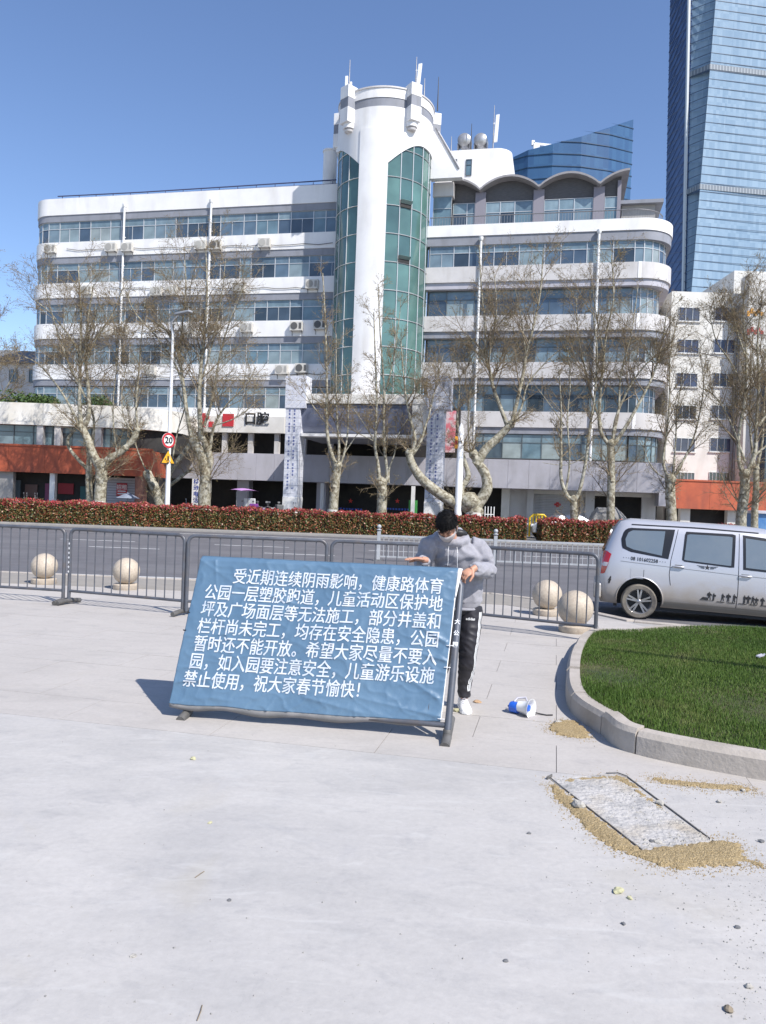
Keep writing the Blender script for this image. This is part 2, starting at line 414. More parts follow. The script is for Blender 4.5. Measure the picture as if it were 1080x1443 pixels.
# window units: frame mesh + glass child, sharing mesh data
_wcache = {}
def win_mesh(w, h, trans, nm, fm='winframe', dk=False):
    key = (round(w,2), round(h,2), trans, nm, fm, dk)
    if key in _wcache: return _wcache[key]
    t = .028; d0, d1 = -.03, .04
    f = MB(); f.box(0, t, d0, d1, 0, h); f.box(w-t, w, d0, d1, 0, h); f.box(t, w-t, d0, d1, 0, t*1.3); f.box(t, w-t, d0, d1, h-t, h)
    zt = h*.66 if trans else h-t
    if trans: f.box(t, w-t, d0+.004, d1, zt-.02, zt+.02)
    for k in range(nm):
        x = w*(k+1)/(nm+1); f.box(x-.015, x+.015, d0+.006, d1, t*1.3, zt-.02 if trans else zt)
    g = MB(); g.quad((t*.5,.012,t*.5), (w-t*.5,.012,t*.5), (w-t*.5,.012,zt), (t*.5,.012,zt))
    g2 = None
    if trans:
        g2 = MB(); g2.quad((t*.5,.012,zt), (w-t*.5,.012,zt), (w-t*.5,.012,h-t*.5), (t*.5,.012,h-t*.5))
        g2 = g2.mesh('pane', M['shade_glass'])
    r = (f.mesh('window', M[fm]), g.mesh('pane', M['dglass' if dk else 'glass']), g2)
    _wcache[key] = r; return r
def window(p0, p1, z0, z1, parent, trans=True, nm=0, fm='winframe', dk=False):
    w = math.hypot(p1[0]-p0[0], p1[1]-p0[1]); w = round(w, 2)
    fmesh, g, g2 = win_mesh(w, z1-z0, trans, nm, fm, dk)
    o = link('window', fmesh, parent); o.location = (p0[0], p0[1], z0); o.rotation_euler = (0,0,math.atan2(p1[1]-p0[1], p1[0]-p0[0]))
    link('pane', g, o)
    if g2: link('pane', g2, o)
    return o

rw = random.Random(11)
def row(ufrom, uto, v, z0, z1, parent, widths, trans=True, fm='winframe'):
    u = ufrom; i = 0
    while u < uto-.5:
        w = widths[i % len(widths)]; i += 1
        if u+w > uto-.4: w = uto-u
        window((u, v), (u+w, v), z0, z1, parent, trans, 1 if w > 1.6 else 0, fm); u += w

# ---- left wing
mb = MB(); mb.prism(left_plan(-.5), 0, 24.2); mb.build('core_wall', M['concrete_wall'], bld)
sillL = [21.55, 18.30, 15.07, 11.83, 8.5]
band(left_plan(.0), 23.72, 25.04, 'parapet', M['white'])
band(left_plan(-.06), 23.2, 23.72, 'soffit_band', M['greyband'])
band(left_plan(-.25), 25.04, 25.10, 'roof', M['concrete_wall'])
for i, s in enumerate(sillL):
    band(left_plan(.0), s-1.18, s, 'spandrel', M['white'])
    band(left_plan(-.06), s-1.68, s-1.18, 'soffit_band', M['greyband'])
    z1 = s+1.65 if i == 0 else s+1.575
    row(-27.8, -3.2, .16, s, z1, bld, [[1.0,1.75,1.0,1.75,.95,1.9],[.9,1.9,1.1,1.6],[1.6,1.0,1.8,1.0],[1.75,.95,1.75,1.3],[1.2,1.7,1.1]][i])
    pts = arc(-29.54+1.75, .16+1.75, 1.75, 270, 180, 4)
    for a, b in zip(pts, pts[1:]): window(b, a, s, z1, bld)
# ---- right wing
mb = MB(); mb.prism(right_plan(-.95), 0, 21.0); mb.build('core_wall', M['concrete_wall'], bld)
band(right_plan(0), 20.85, 21.65, 'parapet', M['white'])
band(right_plan(-.07), 20.22, 20.85, 'soffit_band', M['greyband'])
band(right_plan(-.3), 21.65, 21.70, 'roof', M['concrete_wall'])
sillR = [18.69, 15.21, 11.92, 8.48]
for i, s in enumerate(sillR):
    band(right_plan(0), s-1.1, s, 'spandrel', M['tile_white'])
    band(right_plan(-.12), s-1.55, s-1.1, 'soffit_band', M['greyband'] if i else M['canopy'])
    v = .2 if i == 0 else .62; z1 = s+(1.53 if i == 0 else 1.90)
    if i: z1 = min(z1, sillR[i-1]-1.55)
    row(3.2, 17.3, v, s, z1, bld, [[1.75,1.1,1.75,1.75],[1.3,2.0,1.2,1.75],[1.8,1.2,1.7],[1.2,1.9,1.1]][i], True, 'winframe' if i == 0 else 'darkframe')
    r = 2.4-v*.8
    pts = arc(19.7-v*.8-r, v+r, r, 270, 350, 5)
    for a, b in zip(pts, pts[1:]): window(a, b, s, z1, bld)
# second-floor windows over the canopy, right
row(6.2, 17.3, .25, 5.19, 6.9, bld, [1.35,1.35,1.35,1.35], True, 'darkframe')
pts = arc(19.5-2.1, .25+2.1, 2.1, 270, 350, 5)
for a, b in zip(pts, pts[1:]): window(a, b, 5.19, 6.9, bld, True, 0, 'darkframe')
row(-19, -4, .2, 5.1, 6.9, bld, [1.8,1.2], True, 'darkframe')
# rounded solid white corner piers of the right end
for z0, z1 in zip([17.59,14.11,10.82,7.38],[18.69,15.21,11.92,8.48]):
    mb = MB(); pl = arc(19.7-2.4, 2.4, 2.44, 276, 360, 9); inn = arc(19.7-2.4, 2.4, 2.38, 360, 276, 9); mb.prism(pl+inn, z0-.002, z1+.01); mb.build('corner_cladding', M['white'], bld, smooth=30)

# drainpipes
for px, v, z0, z1 in ((172, -.12, 8, 24.0), (294, -.12, 6, 24.0), (842, -.12, 5, 20.6), (676, -.12, 5, 20.4)):
    u, _ = BL(px, 400, v); mb = MB(); mb.tube([(u,v,z0),(u,v,z1)], .085, 8)
    for z in np.arange(z0+.5, z1, 2.2): mb.box(u-.11, u+.11, v-.03, .03, z, z+.05)
    mb.lathe([(.09,0),(.16,.12),(.16,.3)], 10, (u, v, z1)); mb.build('drainpipe', M['pipe'], bld, smooth=40)
for za, zb, u0_, u1_ in ((21.0,20.75,-26,-4),(17.9,17.5,-22,-5),(14.3,14.6,-27,-12),(10.9,11.2,-20,-4)):
    n_ = 20; mb = MB(); mb.tube([(u0_+(u1_-u0_)*k/n_, -.06, za+(zb-za)*k/n_-.16*abs(math.sin(k*1.9))) for k in range(n_+1)], .022, 5); mb.build('cable', M['black'], bld)
# roof edge pipes on the left wing
mb = MB(); mb.tube([(-27.2,.3,25.35),(-20,.3,25.32),(-12,.35,25.4),(-4,.3,25.45)], .045, 6)
mb.tube([(-25,.5,25.22),(-14,.5,25.24),(-3.6,.5,25.25)], .03, 6)
for k in range(16): mb.box(-26.8+k*1.5, -26.76+k*1.5, .28, .32, 25.04, 25.35)
mb.build('roof_pipe', mat('dark_blue_pipe', (.05,.06,.13), .5), bld)

# ---- round tower
R0 = 3.33; TU = -.32
def TP(a, r, z):   # a degrees, 0 = facing front, + to the right
    q = math.radians(a); return (TU+r*math.sin(q), -r*math.cos(q), z)
AO = 12.3
AL, AR = -29.0+AO, 4.5+AO
def glass_top(a):
    a = ((a+180) % 360)-180
    if a > AR: return 24.9+1.75*math.sin(math.pi/2*min(1, (a-AR)/50))
    if a < AL: return 24.9+1.75*math.sin(math.pi/2*min(1, (AL-a)/50))
    return 22
ZB = 8.6
mb = MB(); mb.lathe([(R0-.22, 6), (R0-.22, 27)], 40, (TU,0,0)); mb.build('tower_core', M['dark'], bld, smooth=40)
# upper wall with the two arched openings
mb = MB(); A = [AL+ (360*k/120) for k in range(121)]
A = sorted(set([round(x,3) for x in A] + [AR]))
A = [a for a in A]
vs = []; fs = []
def wall_low(a):
    aa = ((a+180) % 360)-180
    if AL <= aa <= AR: return ZB
    if -125+AO < aa < 118+AO: return glass_top(aa)
    return ZB
ro, ri = R0+.10, R0-.16
prevlow = None
for k in range(len(A)-1):
    a0, a1 = A[k], A[k+1]
    l0, l1 = wall_low(a0+1e-4), wall_low(a1-1e-4)
    q = [TP(a0,ro,l0), TP(a1,ro,l1), TP(a1,ro,28.75), TP(a0,ro,28.75), TP(a0,ri,l0), TP(a1,ri,l1)]
    mb.add(q, [(0,1,2,3), (4,5,1,0)])
for a in (AL, AR): mb.quad(TP(a,ro,ZB), TP(a,ri,ZB), TP(a,ri,25), TP(a,ro,25))
mb.build('tower_wall', M['white'], bld)
# the flat pier between the two glass fields
mb = MB(); n = 8
pl = [TP(AL+(AR-AL)*k/n, R0+.16, 0)[:2] for k in range(n+1)] + [TP(AR-(AR-AL)*k/n, R0-.1, 0)[:2] for k in range(n+1)]
mb.prism(pl, ZB, 27.3); mb.build('tower_pier', M['white'], bld, smooth=40)
def ring(r, z0, z1, name, m, rr=None):
    mb = MB(); rr = rr or r-.35
    mb.lathe([(rr,z0),(r,z0),(r,z1),(rr,z1),(rr,z0)], 64, (TU,0,0)); return mb.build(name, m, bld, smooth=40)
ring(R0+.06, 28.75, 29.35, 'grey_stripe', M['greyband']); ring(R0+.10, 29.35, 30.0, 'tower_parapet', M['white'])
ring(R0+.16, 30.0, 30.1, 'coping', M['tile_white'])
mb = MB(); mb.lathe([(R0-.2, 29.2), (R0-.2, 29.3)], 40, (TU,0,0)); mb.build('tower_roof', M['concrete_wall'], bld)
for a in (-46+AO, 31+AO, 104+AO, 178+AO, -112+AO):
    q = math.radians(a); d = Vector((math.sin(q), -math.cos(q), 0)); t = Vector((d.y, -d.x, 0)); c = Vector((TU,0,0))+d*(R0+.28)
    mb = MB(); mb.obox(c+Vector((0,0,29.92)), t*.42, d*.42, (0,0,.42)); mb.build('bracket_block', M['white'], bld, bevel=.02)
    mb = MB(); mb.obox(c+Vector((0,0,29.16)), t*.40, d*.40, (0,0,.34)); mb.build('bracket_block', M['greyband'], bld)
    mb = MB(); mb.obox(c+Vector((0,0,28.32)), t*.42, d*.42, (0,0,.50)); mb.lathe([(.4,-.25),(.42,.25)], 16, c+Vector((0,0,27.75))-d*.1)
    mb.build('bracket_block', M['white'], bld, bevel=.02)
    mb = MB(); mb.lathe([(.30,0),(.34,.12)], 16, c+Vector((0,0,27.3))-d*.1); mb.build('bracket_lamp', M['tile_white'], bld)
# green panes: fields right and left of the pier
angR = [AR+16.3*k for k in range(7)]; angL = [AL-16.6*k for k in range(6)]
zrows = [8.6+1.93*k for k in range(11)]
mul = MB(); _pc = {}
for angs in (angR, angL):
    for a in angs: 
        top = glass_top(a+(1e-3 if a >= AR-.01 else -1e-3)); mul.tube([TP(a,R0+.03,ZB), TP(a,R0+.03,top+.05)], .032, 4)
    for a0, a1 in zip(angs, angs[1:]):
        if a1 < a0: a0, a1 = a1, a0
        for zi, z0 in enumerate(zrows):
            z1 = z0+1.93; t0, t1 = glass_top(a0+1e-3 if a0 >= AR-.01 else a0), glass_top(a1-1e-3 if a1 <= AL+.01 else a1)
            if z0 >= max(t0,t1)-.05: continue
            tm = glass_top((a0+a1)/2); am = (a0+a1)/2
            P = MB()
            q = [TP(a0,R0,z0), TP(am,R0,z0), TP(a1,R0,z0), TP(a1,R0,min(z1,t1)), TP(am,R0,min(z1,tm)), TP(a0,R0,min(z1,t0))]
            P.add(q, [(0,1,4,5),(1,2,3,4)])
            P.build('pane', M['green_glass'], bld, smooth=180)
            mul.tube([TP(a0,R0+.04,z0), TP(am,R0+.04,z0), TP(a1,R0+.04,z0)], .03, 4)
mul.build('mullions', M['winframe'], bld)
# two open vents in the green glass
for a, z in ((28.5+AO, 22.3), (28.5+AO, 18.5)):
    q = math.radians(a); d = Vector((math.sin(q), -math.cos(q), 0)); t = Vector((d.y, -d.x, 0)); c = Vector((TU,0,z))+d*(R0+.05)
    mb = MB(); mb.obox(c, t*.43, d*.02, (0,0,.24)); mb.build('open_vent', M['dark'], bld)
    mb = MB(); mb.obox(c+d*.14+Vector((0,0,.12)), t*.43, (d+Vector((0,0,.9))).normalized()*.2*.7, Vector((0,0,.015))); mb.build('vent_flap', M['green_glass'], bld)
# small white cylinder beside the tower and sloping buttress on the right
mb = MB(); u0, z0 = BL(466, 215, 1.5); mb.lathe([(.52,24.6),(.52,z0),(.58,z0),(.58,z0+.12),(.3,z0+.2)], 24, (u0,1.5,0)); mb.build('flue', M['white'], bld, smooth=40)
mb = MB(); mb.add([(3.0,.4,28.6),(3.5,.4,28.6),(5.3,.4,25.6),(5.3,.4,25.2),(3.0,.4,25.2),(3.0,1.0,28.6),(3.5,1.0,28.6),(5.3,1.0,25.6),(5.3,1.0,25.2),(3.0,1.0,25.2)],
  [(0,4,3,2,1),(5,6,7,8,9),(0,1,6,5),(1,2,7,6),(2,3,8,7),(3,4,9,8),(4,0,5,9)]); mb.build('buttress', M['white'], bld)
mb = MB(); mb.obox((4.15,.38,27.3), Vector((.6,0,-1)).normalized()*1.75, (0,.05,0), Vector((1,0,.6)).normalized()*.05); mb.build('buttress_pipe', M['metal'], bld)

# ---- rooftop room on the right wing
u0, _ = BL(618, 240, 2.5); u1, zt = BL(721, 207, 2.5)
r = 1.2
mb = MB(); mb.prism([(3.0,2.5)]+arc(u1-r, 2.5+r, r, 270, 360, 8)+[(u1,8),(3.0,8)], 21.6, zt); mb.build('rooftop_room', M['white'], bld, smooth=30)
for px in (640, 661):
    uu, zz = BL(px, 236, 2.5); mb = MB(); mb.box(uu-.02, uu+.02, 2.42, 2.5, zz-.6, zz+.6)
    o = window((uu-.22, 2.47), (uu+.22, 2.47), zz-.6, zz+.6, bld, True, 0, 'darkframe')
# penthouse with a wave roof
VP = 2.2
M['pier'] = mat('violet_grey_render', (.23,.22,.26), .8)
cross = [BL(x, y, VP) for x, y in ((640,258),(678,274),(718,254),(760,274),(803,249),(845,268),(887,249))]
us = [c[0] for c in cross]
top = []
def wave(u):
    zlo, zhi = 24.75, 25.68
    for a, b, kind in ((us[1]-(us[3]-us[1]), us[1], 0), (us[1], us[3], 0), (us[3], us[5], 0), (us[5], us[5]+(us[5]-us[3]), 0)):
        if a <= u <= b: return zlo+(zhi-zlo)*math.sin(math.pi*(u-a)/(b-a))**.75
    return zlo
mb = MB(); n = 90; a0, a1 = us[0]-.1, us[6]
vs = []
for k in range(n+1):
    u = a0+(a1-a0)*k/n; z = wave(u)
    vs += [(u, VP-.7, z), (u, 9, z), (u, VP-.7, z-.15), (u, 9, z-.15)]
fs = []
for k in range(n):
    i = 4*k; j = i+4
    fs += [(i, j, j+1, i+1), (i+3, j+3, j+2, i+2), (i+2, j+2, j, i)]
fs += [(0,1,3,2), (4*n, 4*n+2, 4*n+3, 4*n+1)]
mb.add(vs, fs); mb.build('wave_roof', mat('grey_shell_roof', (.30,.29,.30), .8, (.24,.23,.24), 2), bld, smooth=35)
mb = MB()
for a, b in zip([us[0], us[1]+.25, us[3]+.25, us[5]+.25], [us[1]-.25, us[3]-.25, us[5]-.25, us[6]-.5]):
    mb.box(a, b, VP+.15, VP+.25, 24.0, 24.5)
    n_ = 14
    for k_ in range(n_):
        ua, ub = a+(b-a)*k_/n_, a+(b-a)*(k_+1)/n_; mb.quad((ua,VP+.14,24.4), (ub,VP+.14,24.4), (ub,VP+.14,wave(ub)-.12), (ua,VP+.14,wave(ua)-.12))
mb.build('lintel_wall', mat('ribbed_grey_wall', (.12,.118,.125), .8, (.08,.08,.085), 3, stretch=(1,1,9)), bld)
for a, b in zip([us[0], us[1]+.4, us[3]+.4, us[5]+.4], [us[1]-.4, us[3]-.4, us[5]-.4, us[6]-.7]):
    row(a, b, VP, 21.7, 24.0, bld, [1.05])
mb = MB()
for c in us[1::2]:
    q_ = MB(); q_.box(c-.38, c+.38, VP-.1, VP+.4, 21.7, 24.72); q_.build('penthouse_pier', mat('violet_grey_render', (.23,.22,.26), .8) if c < 0 else M['pier'], bld)
mb.box(us[6]-.75, us[6]-.5, VP-.1, VP+.3, 21.7, 25.1); mb.box(us[6]-.6, us[6]-.5, VP, 9, 21.7, 25.1)
mb.build('penthouse_pier', mat('grey_violet_render', (.23,.22,.26), .8), bld)
mb = MB(); mb.box(3.0, us[6]-.5, VP+.3, 8.9, 21.7, 24.7); mb.build('core_wall', M['dark'], bld)
u0 = BL(605,265,1.2)[0]; mb = MB(); mb.box(3.05, us[0]+.1, 1.4, 2.3, 24.3, 25.3); mb.build('lintel_wall', M['tile_white'], bld)
row(3.1, us[0], 1.5, 21.7, 24.3, bld, [1.1])
mb = MB(); mb.box(us[6]-.4, us[6]+1.9, VP+.5, 7, 21.7, 23.5); mb.build('core_wall', M['concrete_wall'], bld)
mb = MB(); mb.box(us[6]-.5, us[6]+2.4, VP+.1, 7, 23.5, 23.75); mb.build('canopy_slab', M['greyband'], bld)
# balustrade along the parapet
mb = MB(); mb.tube([(3.1,.35,22.35),(17.2,.35,22.35)]+[(x,y,22.35) for x,y in arc(17.2,2.4,2.05,270,350,8)], .035, 6)
for k in range(70): mb.box(3.2+k*.2, 3.225+k*.2, .34, .365, 21.7, 22.33)
for k in range(16):
    x, y = arc(17.2,2.4,2.05,270,350,16)[k]; mb.box(x-.012, x+.012, y-.012, y+.012, 21.7, 22.33)
mb.build('balustrade', M['metal'], bld)

# ---- canopy, ground floor, portico
VC = -3.0
def cbox(u0, u1, v0, v1, z0, z1, name, m, bevel=0):
    mb = MB(); mb.box(u0, u1, v0, v1, z0, z1); return mb.build(name, M[m] if isinstance(m, str) else m, bld, bevel=bevel)
UCL, UCR = BL(213, 650, VC)[0], BL(930, 670, VC)[0]
npan = 26
for k in range(npan):      # cladding panels of the canopy fascia
    a = UCL+(UCR-UCL)*k/npan; b = UCL+(UCR-UCL)*(k+1)/npan
    cbox(a+.006, b-.006, VC, VC+.12, 3.02, 4.93, 'fascia_panel', 'canopy')
cbox(UCL, UCR, VC+.125, 0, 3.05, 4.9, 'canopy_slab', 'canopy')
# lower return at the right end
u, z = BL(948, 655, VC); u2, z2 = BL(950, 715, VC)
cbox(UCR+.01, u+.1, VC, 1.5, 2.2, 4.9, 'fascia_panel', 'canopy')
# second-storey sign band on the left
cbox(-15.2, -6.2, VC, VC+.5, 6.4, 7.55, 'sign_band', 'cream')
cbox(-15.2, -3.2, VC+.5, 0, 7.0, 7.3, 'canopy_slab', 'cream')
for k in range(7): cbox(-15.0+k*2.0, -14.65+k*2.0, VC+.3, VC+.6, 4.93, 6.4, 'balcony_post', 'tile_white')
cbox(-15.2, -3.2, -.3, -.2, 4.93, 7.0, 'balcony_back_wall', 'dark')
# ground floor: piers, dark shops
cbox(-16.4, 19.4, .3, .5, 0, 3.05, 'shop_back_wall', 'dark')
for px, w in ((345,.45),(222,.2),(455,.35)):
    u = BL(px, 700, -1.5)[0]; cbox(u-w, u+w, -1.9, -1.1, 0, 3.05, 'pier', 'canopy')
for px, w, m in ((455,.30,'canopy'),(748,.22,'tile_white'),(832,.3,'tile_white'),(713,.28,'cream')):
    u = BL(px, 700, -1.2)[0]; cbox(u-w, u+w, -1.3, -.7, 0, 3.05, 'pier', m)
for a, b in ((713,752),(818,832),(905,925)):
    u, u2 = BL(a, 700, -.9)[0], BL(b, 700, -.9)[0]; cbox(u, u2, -.95, -.6, 0, 3.05, 'shop_wall', 'tile_white')
u, u2 = BL(755,700,-.8)[0], BL(905,700,-.8)[0]
cbox(u-.2, u2+.6, -1.0, -.62, 2.75, 3.05, 'shop_lintel', 'cream')
# roller shutter, every lath its own piece
u, u2 = BL(750,700,-.8)[0], BL(817,700,-.8)[0]
ML = mat('shutter_lath', (.52,.51,.52), .45, (.42,.41,.42), 3, metal=.2); sm = None
for k in range(24):
    z = .05+k*.112
    if sm is None:
        mb = MB(); mb.add([(0,0,0),(u2-u,0,0),(u2-u,-.035,.03),(0,-.035,.03),(0,-.035,.085),(u2-u,-.035,.085),(u2-u,0,.11),(0,0,.11)], [(0,1,2,3),(3,2,5,4),(4,5,6,7)]); sm = mb.mesh('shutter_lath', ML)
    o = link('shutter_lath', sm, bld); o.location = (u, -.75, z)
mb = MB()
cu, cz = BL(786,711,-.8)
for q in range(4):
    a = q*math.pi/2; mb.obox((cu+.12*math.cos(a),-.83,cz+.09*math.sin(a)), (.1,0,0), (0,.01,0), (0,0,.07))
mb.build('paper_cut_decoration', M['red'], bld)
# small wall plate and dark doorway
cu, cz = BL(826,707,-1.0); cbox(cu-.18, cu+.18, -1.02, -.96, cz-.3, cz+.3, 'wall_plate', 'metal')

# portico: two tall tiled pillars, deep beam, sign panel
VPo = -9.0
pil_mat = mat('small_tile_cladding', (.56,.58,.66), .5, (.66,.67,.72), 7, bump=.1, bscale=12, contrast=(.45,.55))
pillars = []
for (x0, x1, zt) in ((-3.95,-3.0,9.45),(5.02,6.02,9.45)):
    mb = MB(); mb.box(x0, x1, VPo, VPo+1.0, 0, zt); p = mb.build('pillar', pil_mat, bld, bevel=.02)
    g = MB(); nz = 18
    for k in range(1, nz): g.box(x0-.003, x1+.003, VPo-.003, VPo+1.003, zt*k/nz-.012, zt*k/nz+.012)
    g.box((x0+x1)/2-.01, (x0+x1)/2+.01, VPo-.004, VPo+.2, 0, zt)
    g.build('tile_joint', mat('tile_joint_grey', (.35,.36,.42), .8) if 'tj' not in M else M['tj'], p)
    mb = MB(); mb.box(x0-.05, x1+.35, VPo-.05, VPo+1.05, zt-2.0, zt); mb.build('pillar_head', pil_mat, bld)
    mb = MB(); mb.box(x0-.02, x1+.02, VPo-.02, VPo+1.02, 0, 1.9); mb.build('pillar_base', M['white'], bld, bevel=.02)
# blurred columns of characters on the pillars: short printed dashes
mb = MB(); rr = random.Random(3)
for x0, x1 in ((-3.95,-3.0),(5.02,6.02)):
    for col in (.28, .62):
        z = 2.4
        while z < 8.9:
            if rr.random() < .75:
                x = x0+(x1-x0)*col; h = rr.uniform(.05,.09)
                mb.box(x-.05, x+.05, VPo-.012, VPo-.002, z, z+h*.4); mb.box(x-.012, x+.012, VPo-.012, VPo-.002, z, z+h*1.6); mb.box(x-.06,x+.06,VPo-.012,VPo-.002,z+h,z+h*1.3)
            z += .21
mb.build('lettering', M['blue_print'], bld)['kind'] = 'stuff'
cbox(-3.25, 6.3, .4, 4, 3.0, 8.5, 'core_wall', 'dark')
cbox(-3.3, 5.0, VPo+.05, -3.3, 7.75, 8.35, 'portico_beam', 'cream', .03)
# sloping slate-blue sign panel under the beam
mb = MB()
n = 8; prof = [(VPo+.2+.75*(1-math.cos(math.pi/2*k/n)), 7.7-1.75*math.sin(math.pi/2*k/n)*1.0) for k in range(n+1)]
vs = [(x, v, z) for v, z in prof for x in (-3.3, 4.0)]
mb.add(vs, [(2*k, 2*k+1, 2*k+3, 2*k+2) for k in range(n)]); 
mb.box(-3.3, 4.0, VPo+1.0, VPo+1.4, 5.9, 7.7)
mb.build('portico_panel', mat('slate_blue_panel', (.17,.19,.27), .5, (.13,.15,.21), 1.2), bld, smooth=60)
cbox(-3.3, 4.1, VPo+.1, VPo+1.1, 5.72, 5.9, 'portico_edge', 'white')
cbox(-3.3, 4.6, VPo+1.2, -3.2, 5.72, 5.95, 'portico_ceiling', 'greyband')
# half-round tiled cheek at the right of the portico
mb = MB(); pl = [(4.05, 8.35)]+[(4.05+1.0*math.cos(math.radians(a)), 7.0+1.5*math.sin(math.radians(a))) for a in range(80, -81, -10)]+[(4.05, 5.2)]
vs = [(x, VPo+.1, z) for x, z in pl]+[(x, VPo+1.4, z) for x, z in pl]; k = len(pl)
mb.add(vs, [tuple(range(k)), tuple(range(2*k-1, k-1, -1))]+[(i, k+i, k+(i+1)%k, (i+1)%k) for i in range(k)]); mb.build('portico_cheek', M['cream'], bld, smooth=30)
# cantilever signs of tiles behind pillar heads: tall notice strips by the entrance
for px, g in ((455, 0), (583, 1)):
    u = BL(px, 700, -3.2)[0]
    if g: cbox(u-.28, u+.30, -3.3, -3.25, .4, 2.0, 'notice_board', mat('green_board', (.06,.30,.07), .6))
    mb = MB(); mb.box(u-.13, u+.13, -3.4, -3.34, .7, 2.95); sgn = mb.build('name_board', M['white'], bld)
# glowing-free red star emblems with blue word strips in the dark lobby
for px in (494, 560):
    u, z = BL(px, 706, .2); mb = MB()
    pts = []
    for k in range(10):
        a = math.pi/2+k*math.pi/5; q = .2 if k % 2 == 0 else .08; pts.append((u+q*math.cos(a), z+q*math.sin(a)))
    mb.add([(x, .26, zz) for x, zz in pts], [tuple(range(10))[::-1]]); mb.build('star_emblem', mat('bright_red', (.7,.04,.03), .5) if 'bred' not in M else M['bred'], bld)
    mb = MB()
    for k in range(9): mb.box(u-1.0+k*.22, u-.86+k*.22, .24, .28, z-.66, z-.52)
    mb.build('lettering', mat('blue_letters', (.06,.12,.55), .5), bld)

def text_mesh(s, size, bold=.0, align='CENTER', extrude=0.0, res=2, spacing=1.0):
    cu = bpy.data.curves.new('t', 'FONT'); cu.body = s; cu.size = size; cu.offset = bold; cu.extrude = extrude
    cu.align_x = align; cu.align_y = 'CENTER'; cu.resolution_u = res; cu.space_character = spacing
    o = bpy.data.objects.new('t', cu); COL.objects.link(o); bpy.context.view_layer.update()
    me = bpy.data.meshes.new_from_object(o.evaluated_get(bpy.context.evaluated_depsgraph_get()))
    bpy.data.objects.remove(o); return me
# black and red characters on the sign band
for s, px, m, sz in (('口腔', 362, 'black', .95),):
    u, z = BL(px, 593, VC); me = text_mesh(s, sz, .02, extrude=.03); me.materials.clear(); me.materials.append(M[m])
    o = link('lettering', me, bld); o.location = (u, VC-.05, z+.1); o.rotation_euler = (math.pi/2, 0, 0)
for px, sx in ((293,.45),(322,.42)):
    u, z = BL(px, 593, VC); mb = MB()
    if px == 322: mb.box(u-.42, u+.42, VC-.07, VC-.002, z-.4, z+.5)
    else: mb.box(u-.42, u-.2, VC-.07, VC-.002, z-.45, z+.55); mb.box(u+.1, u+.45, VC-.07, VC-.002, z-.45, z-.05); mb.box(u-.2, u+.1, VC-.06, VC-.002, z+.15, z+.4)
    mb.build('red_sign_character', M['red'], bld)
# white vertical board with blue characters by the shop door, left
u, z = BL(277, 697, -3.1); cbox(u-.32, u+.32, -3.2, -3.1, .2, 3.0, 'name_board', 'white')
for k, ch in enumerate('移动电话'):
    me = text_mesh(ch, .42, .006); me.materials.clear(); me.materials.append(M['blue_print'])
    o = link('lettering', me, bld); o.location = (u, -3.215, 2.75-k*.44); o.rotation_euler = (math.pi/2, 0, 0)
# pink and red poster hung beside the right pillar
u, z = BL(634, 578, -3.1)
pm = mat('pink_poster', (.62,.16,.20), .6, (.60,.48,.50), 2.2, contrast=(.45,.55))
cbox(u-.5, u+.45, -3.1, -3.02, 5.3, 8.1, 'poster', pm)
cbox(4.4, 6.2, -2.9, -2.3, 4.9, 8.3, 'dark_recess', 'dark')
cbox(6.25, 7.0, -2.9, -2.3, 4.95, 7.2, 'balcony_back_wall', 'tile_white')

# ---- air conditioners hung on the facade
acm = {}
def make_ac(label):
    t = thing('air_conditioner', label, 'air conditioner', group='air conditioner units on the office facade'); t.scale = (1.12,1.0,1.12)
    if not acm:
        b = MB(); b.box(-.42,.42,-.34,0,0,.6); acm['b'] = b.mesh('casing', M['ac'])
        g = MB(); g.lathe([(.0,0),(.22,0),(.24,-.01),(.24,-.02)], 16, (-.12,-.342,.3), axis='y'); g.box(.2,.38,-.345,-.34,.1,.5); acm['g'] = g.mesh('fan_grille', M['acdark'])
        k = MB(); k.box(-.36,-.32,-.32,.1,-.05,0); k.box(.32,.36,-.32,.1,-.05,0); k.box(-.36,-.32,.0,.04,-.3,-.05); k.box(.32,.36,0,.04,-.3,-.05); acm['k'] = k.mesh('bracket', M['metal'])
    o = link('casing', acm['b'], t, bevel=.012); link('fan_grille', acm['g'], t); link('bracket', acm['k'], t)
    return t
acs = [(73,352,'air conditioner under the top-floor windows at the rounded left corner'),
 (158,350,'air conditioner just left of the first drainpipe, topmost row'),
 (181,350,'air conditioner just right of the first drainpipe, topmost row'),
 (284,347,'air conditioner just left of the second drainpipe, topmost row'),
 (305,347,'air conditioner just right of the second drainpipe, topmost row'),
 (374,344,'lone pale air conditioner on the top row, between second drainpipe and tower shadow'),
 (124,410,'air conditioner on the second row behind the leftmost tree crown'),
 (222,412,'second-row air conditioner between the two drainpipes, left one of a pair'),
 (243,411,'second-row air conditioner between the two drainpipes, right one of a pair'),
 (338,406,'second-row air conditioner right of the second drainpipe'),
 (441,402,'dark air conditioner on the second row in the shadow of the tower'),
 (151,468,'third-row air conditioner left of the first drainpipe'),
 (173,467,'third-row air conditioner mounted across the first drainpipe'),
 (264,465,'third-row air conditioner left of the second drainpipe'),
 (303,464,'third-row air conditioner just right of the second drainpipe'),
 (349,463,'third-row air conditioner midway between second drainpipe and tower'),
 (419,461,'pale third-row air conditioner at the edge of the tower shadow'),
 (452,459,'dark third-row air conditioner closest to the green-glass tower'),
 (213,523,'fourth-row air conditioner behind the street lamp pole'),
 (398,522,'fourth-row air conditioner left of the portico pillar head'),
 (426,520,'fourth-row air conditioner directly above the portico pillar head')]
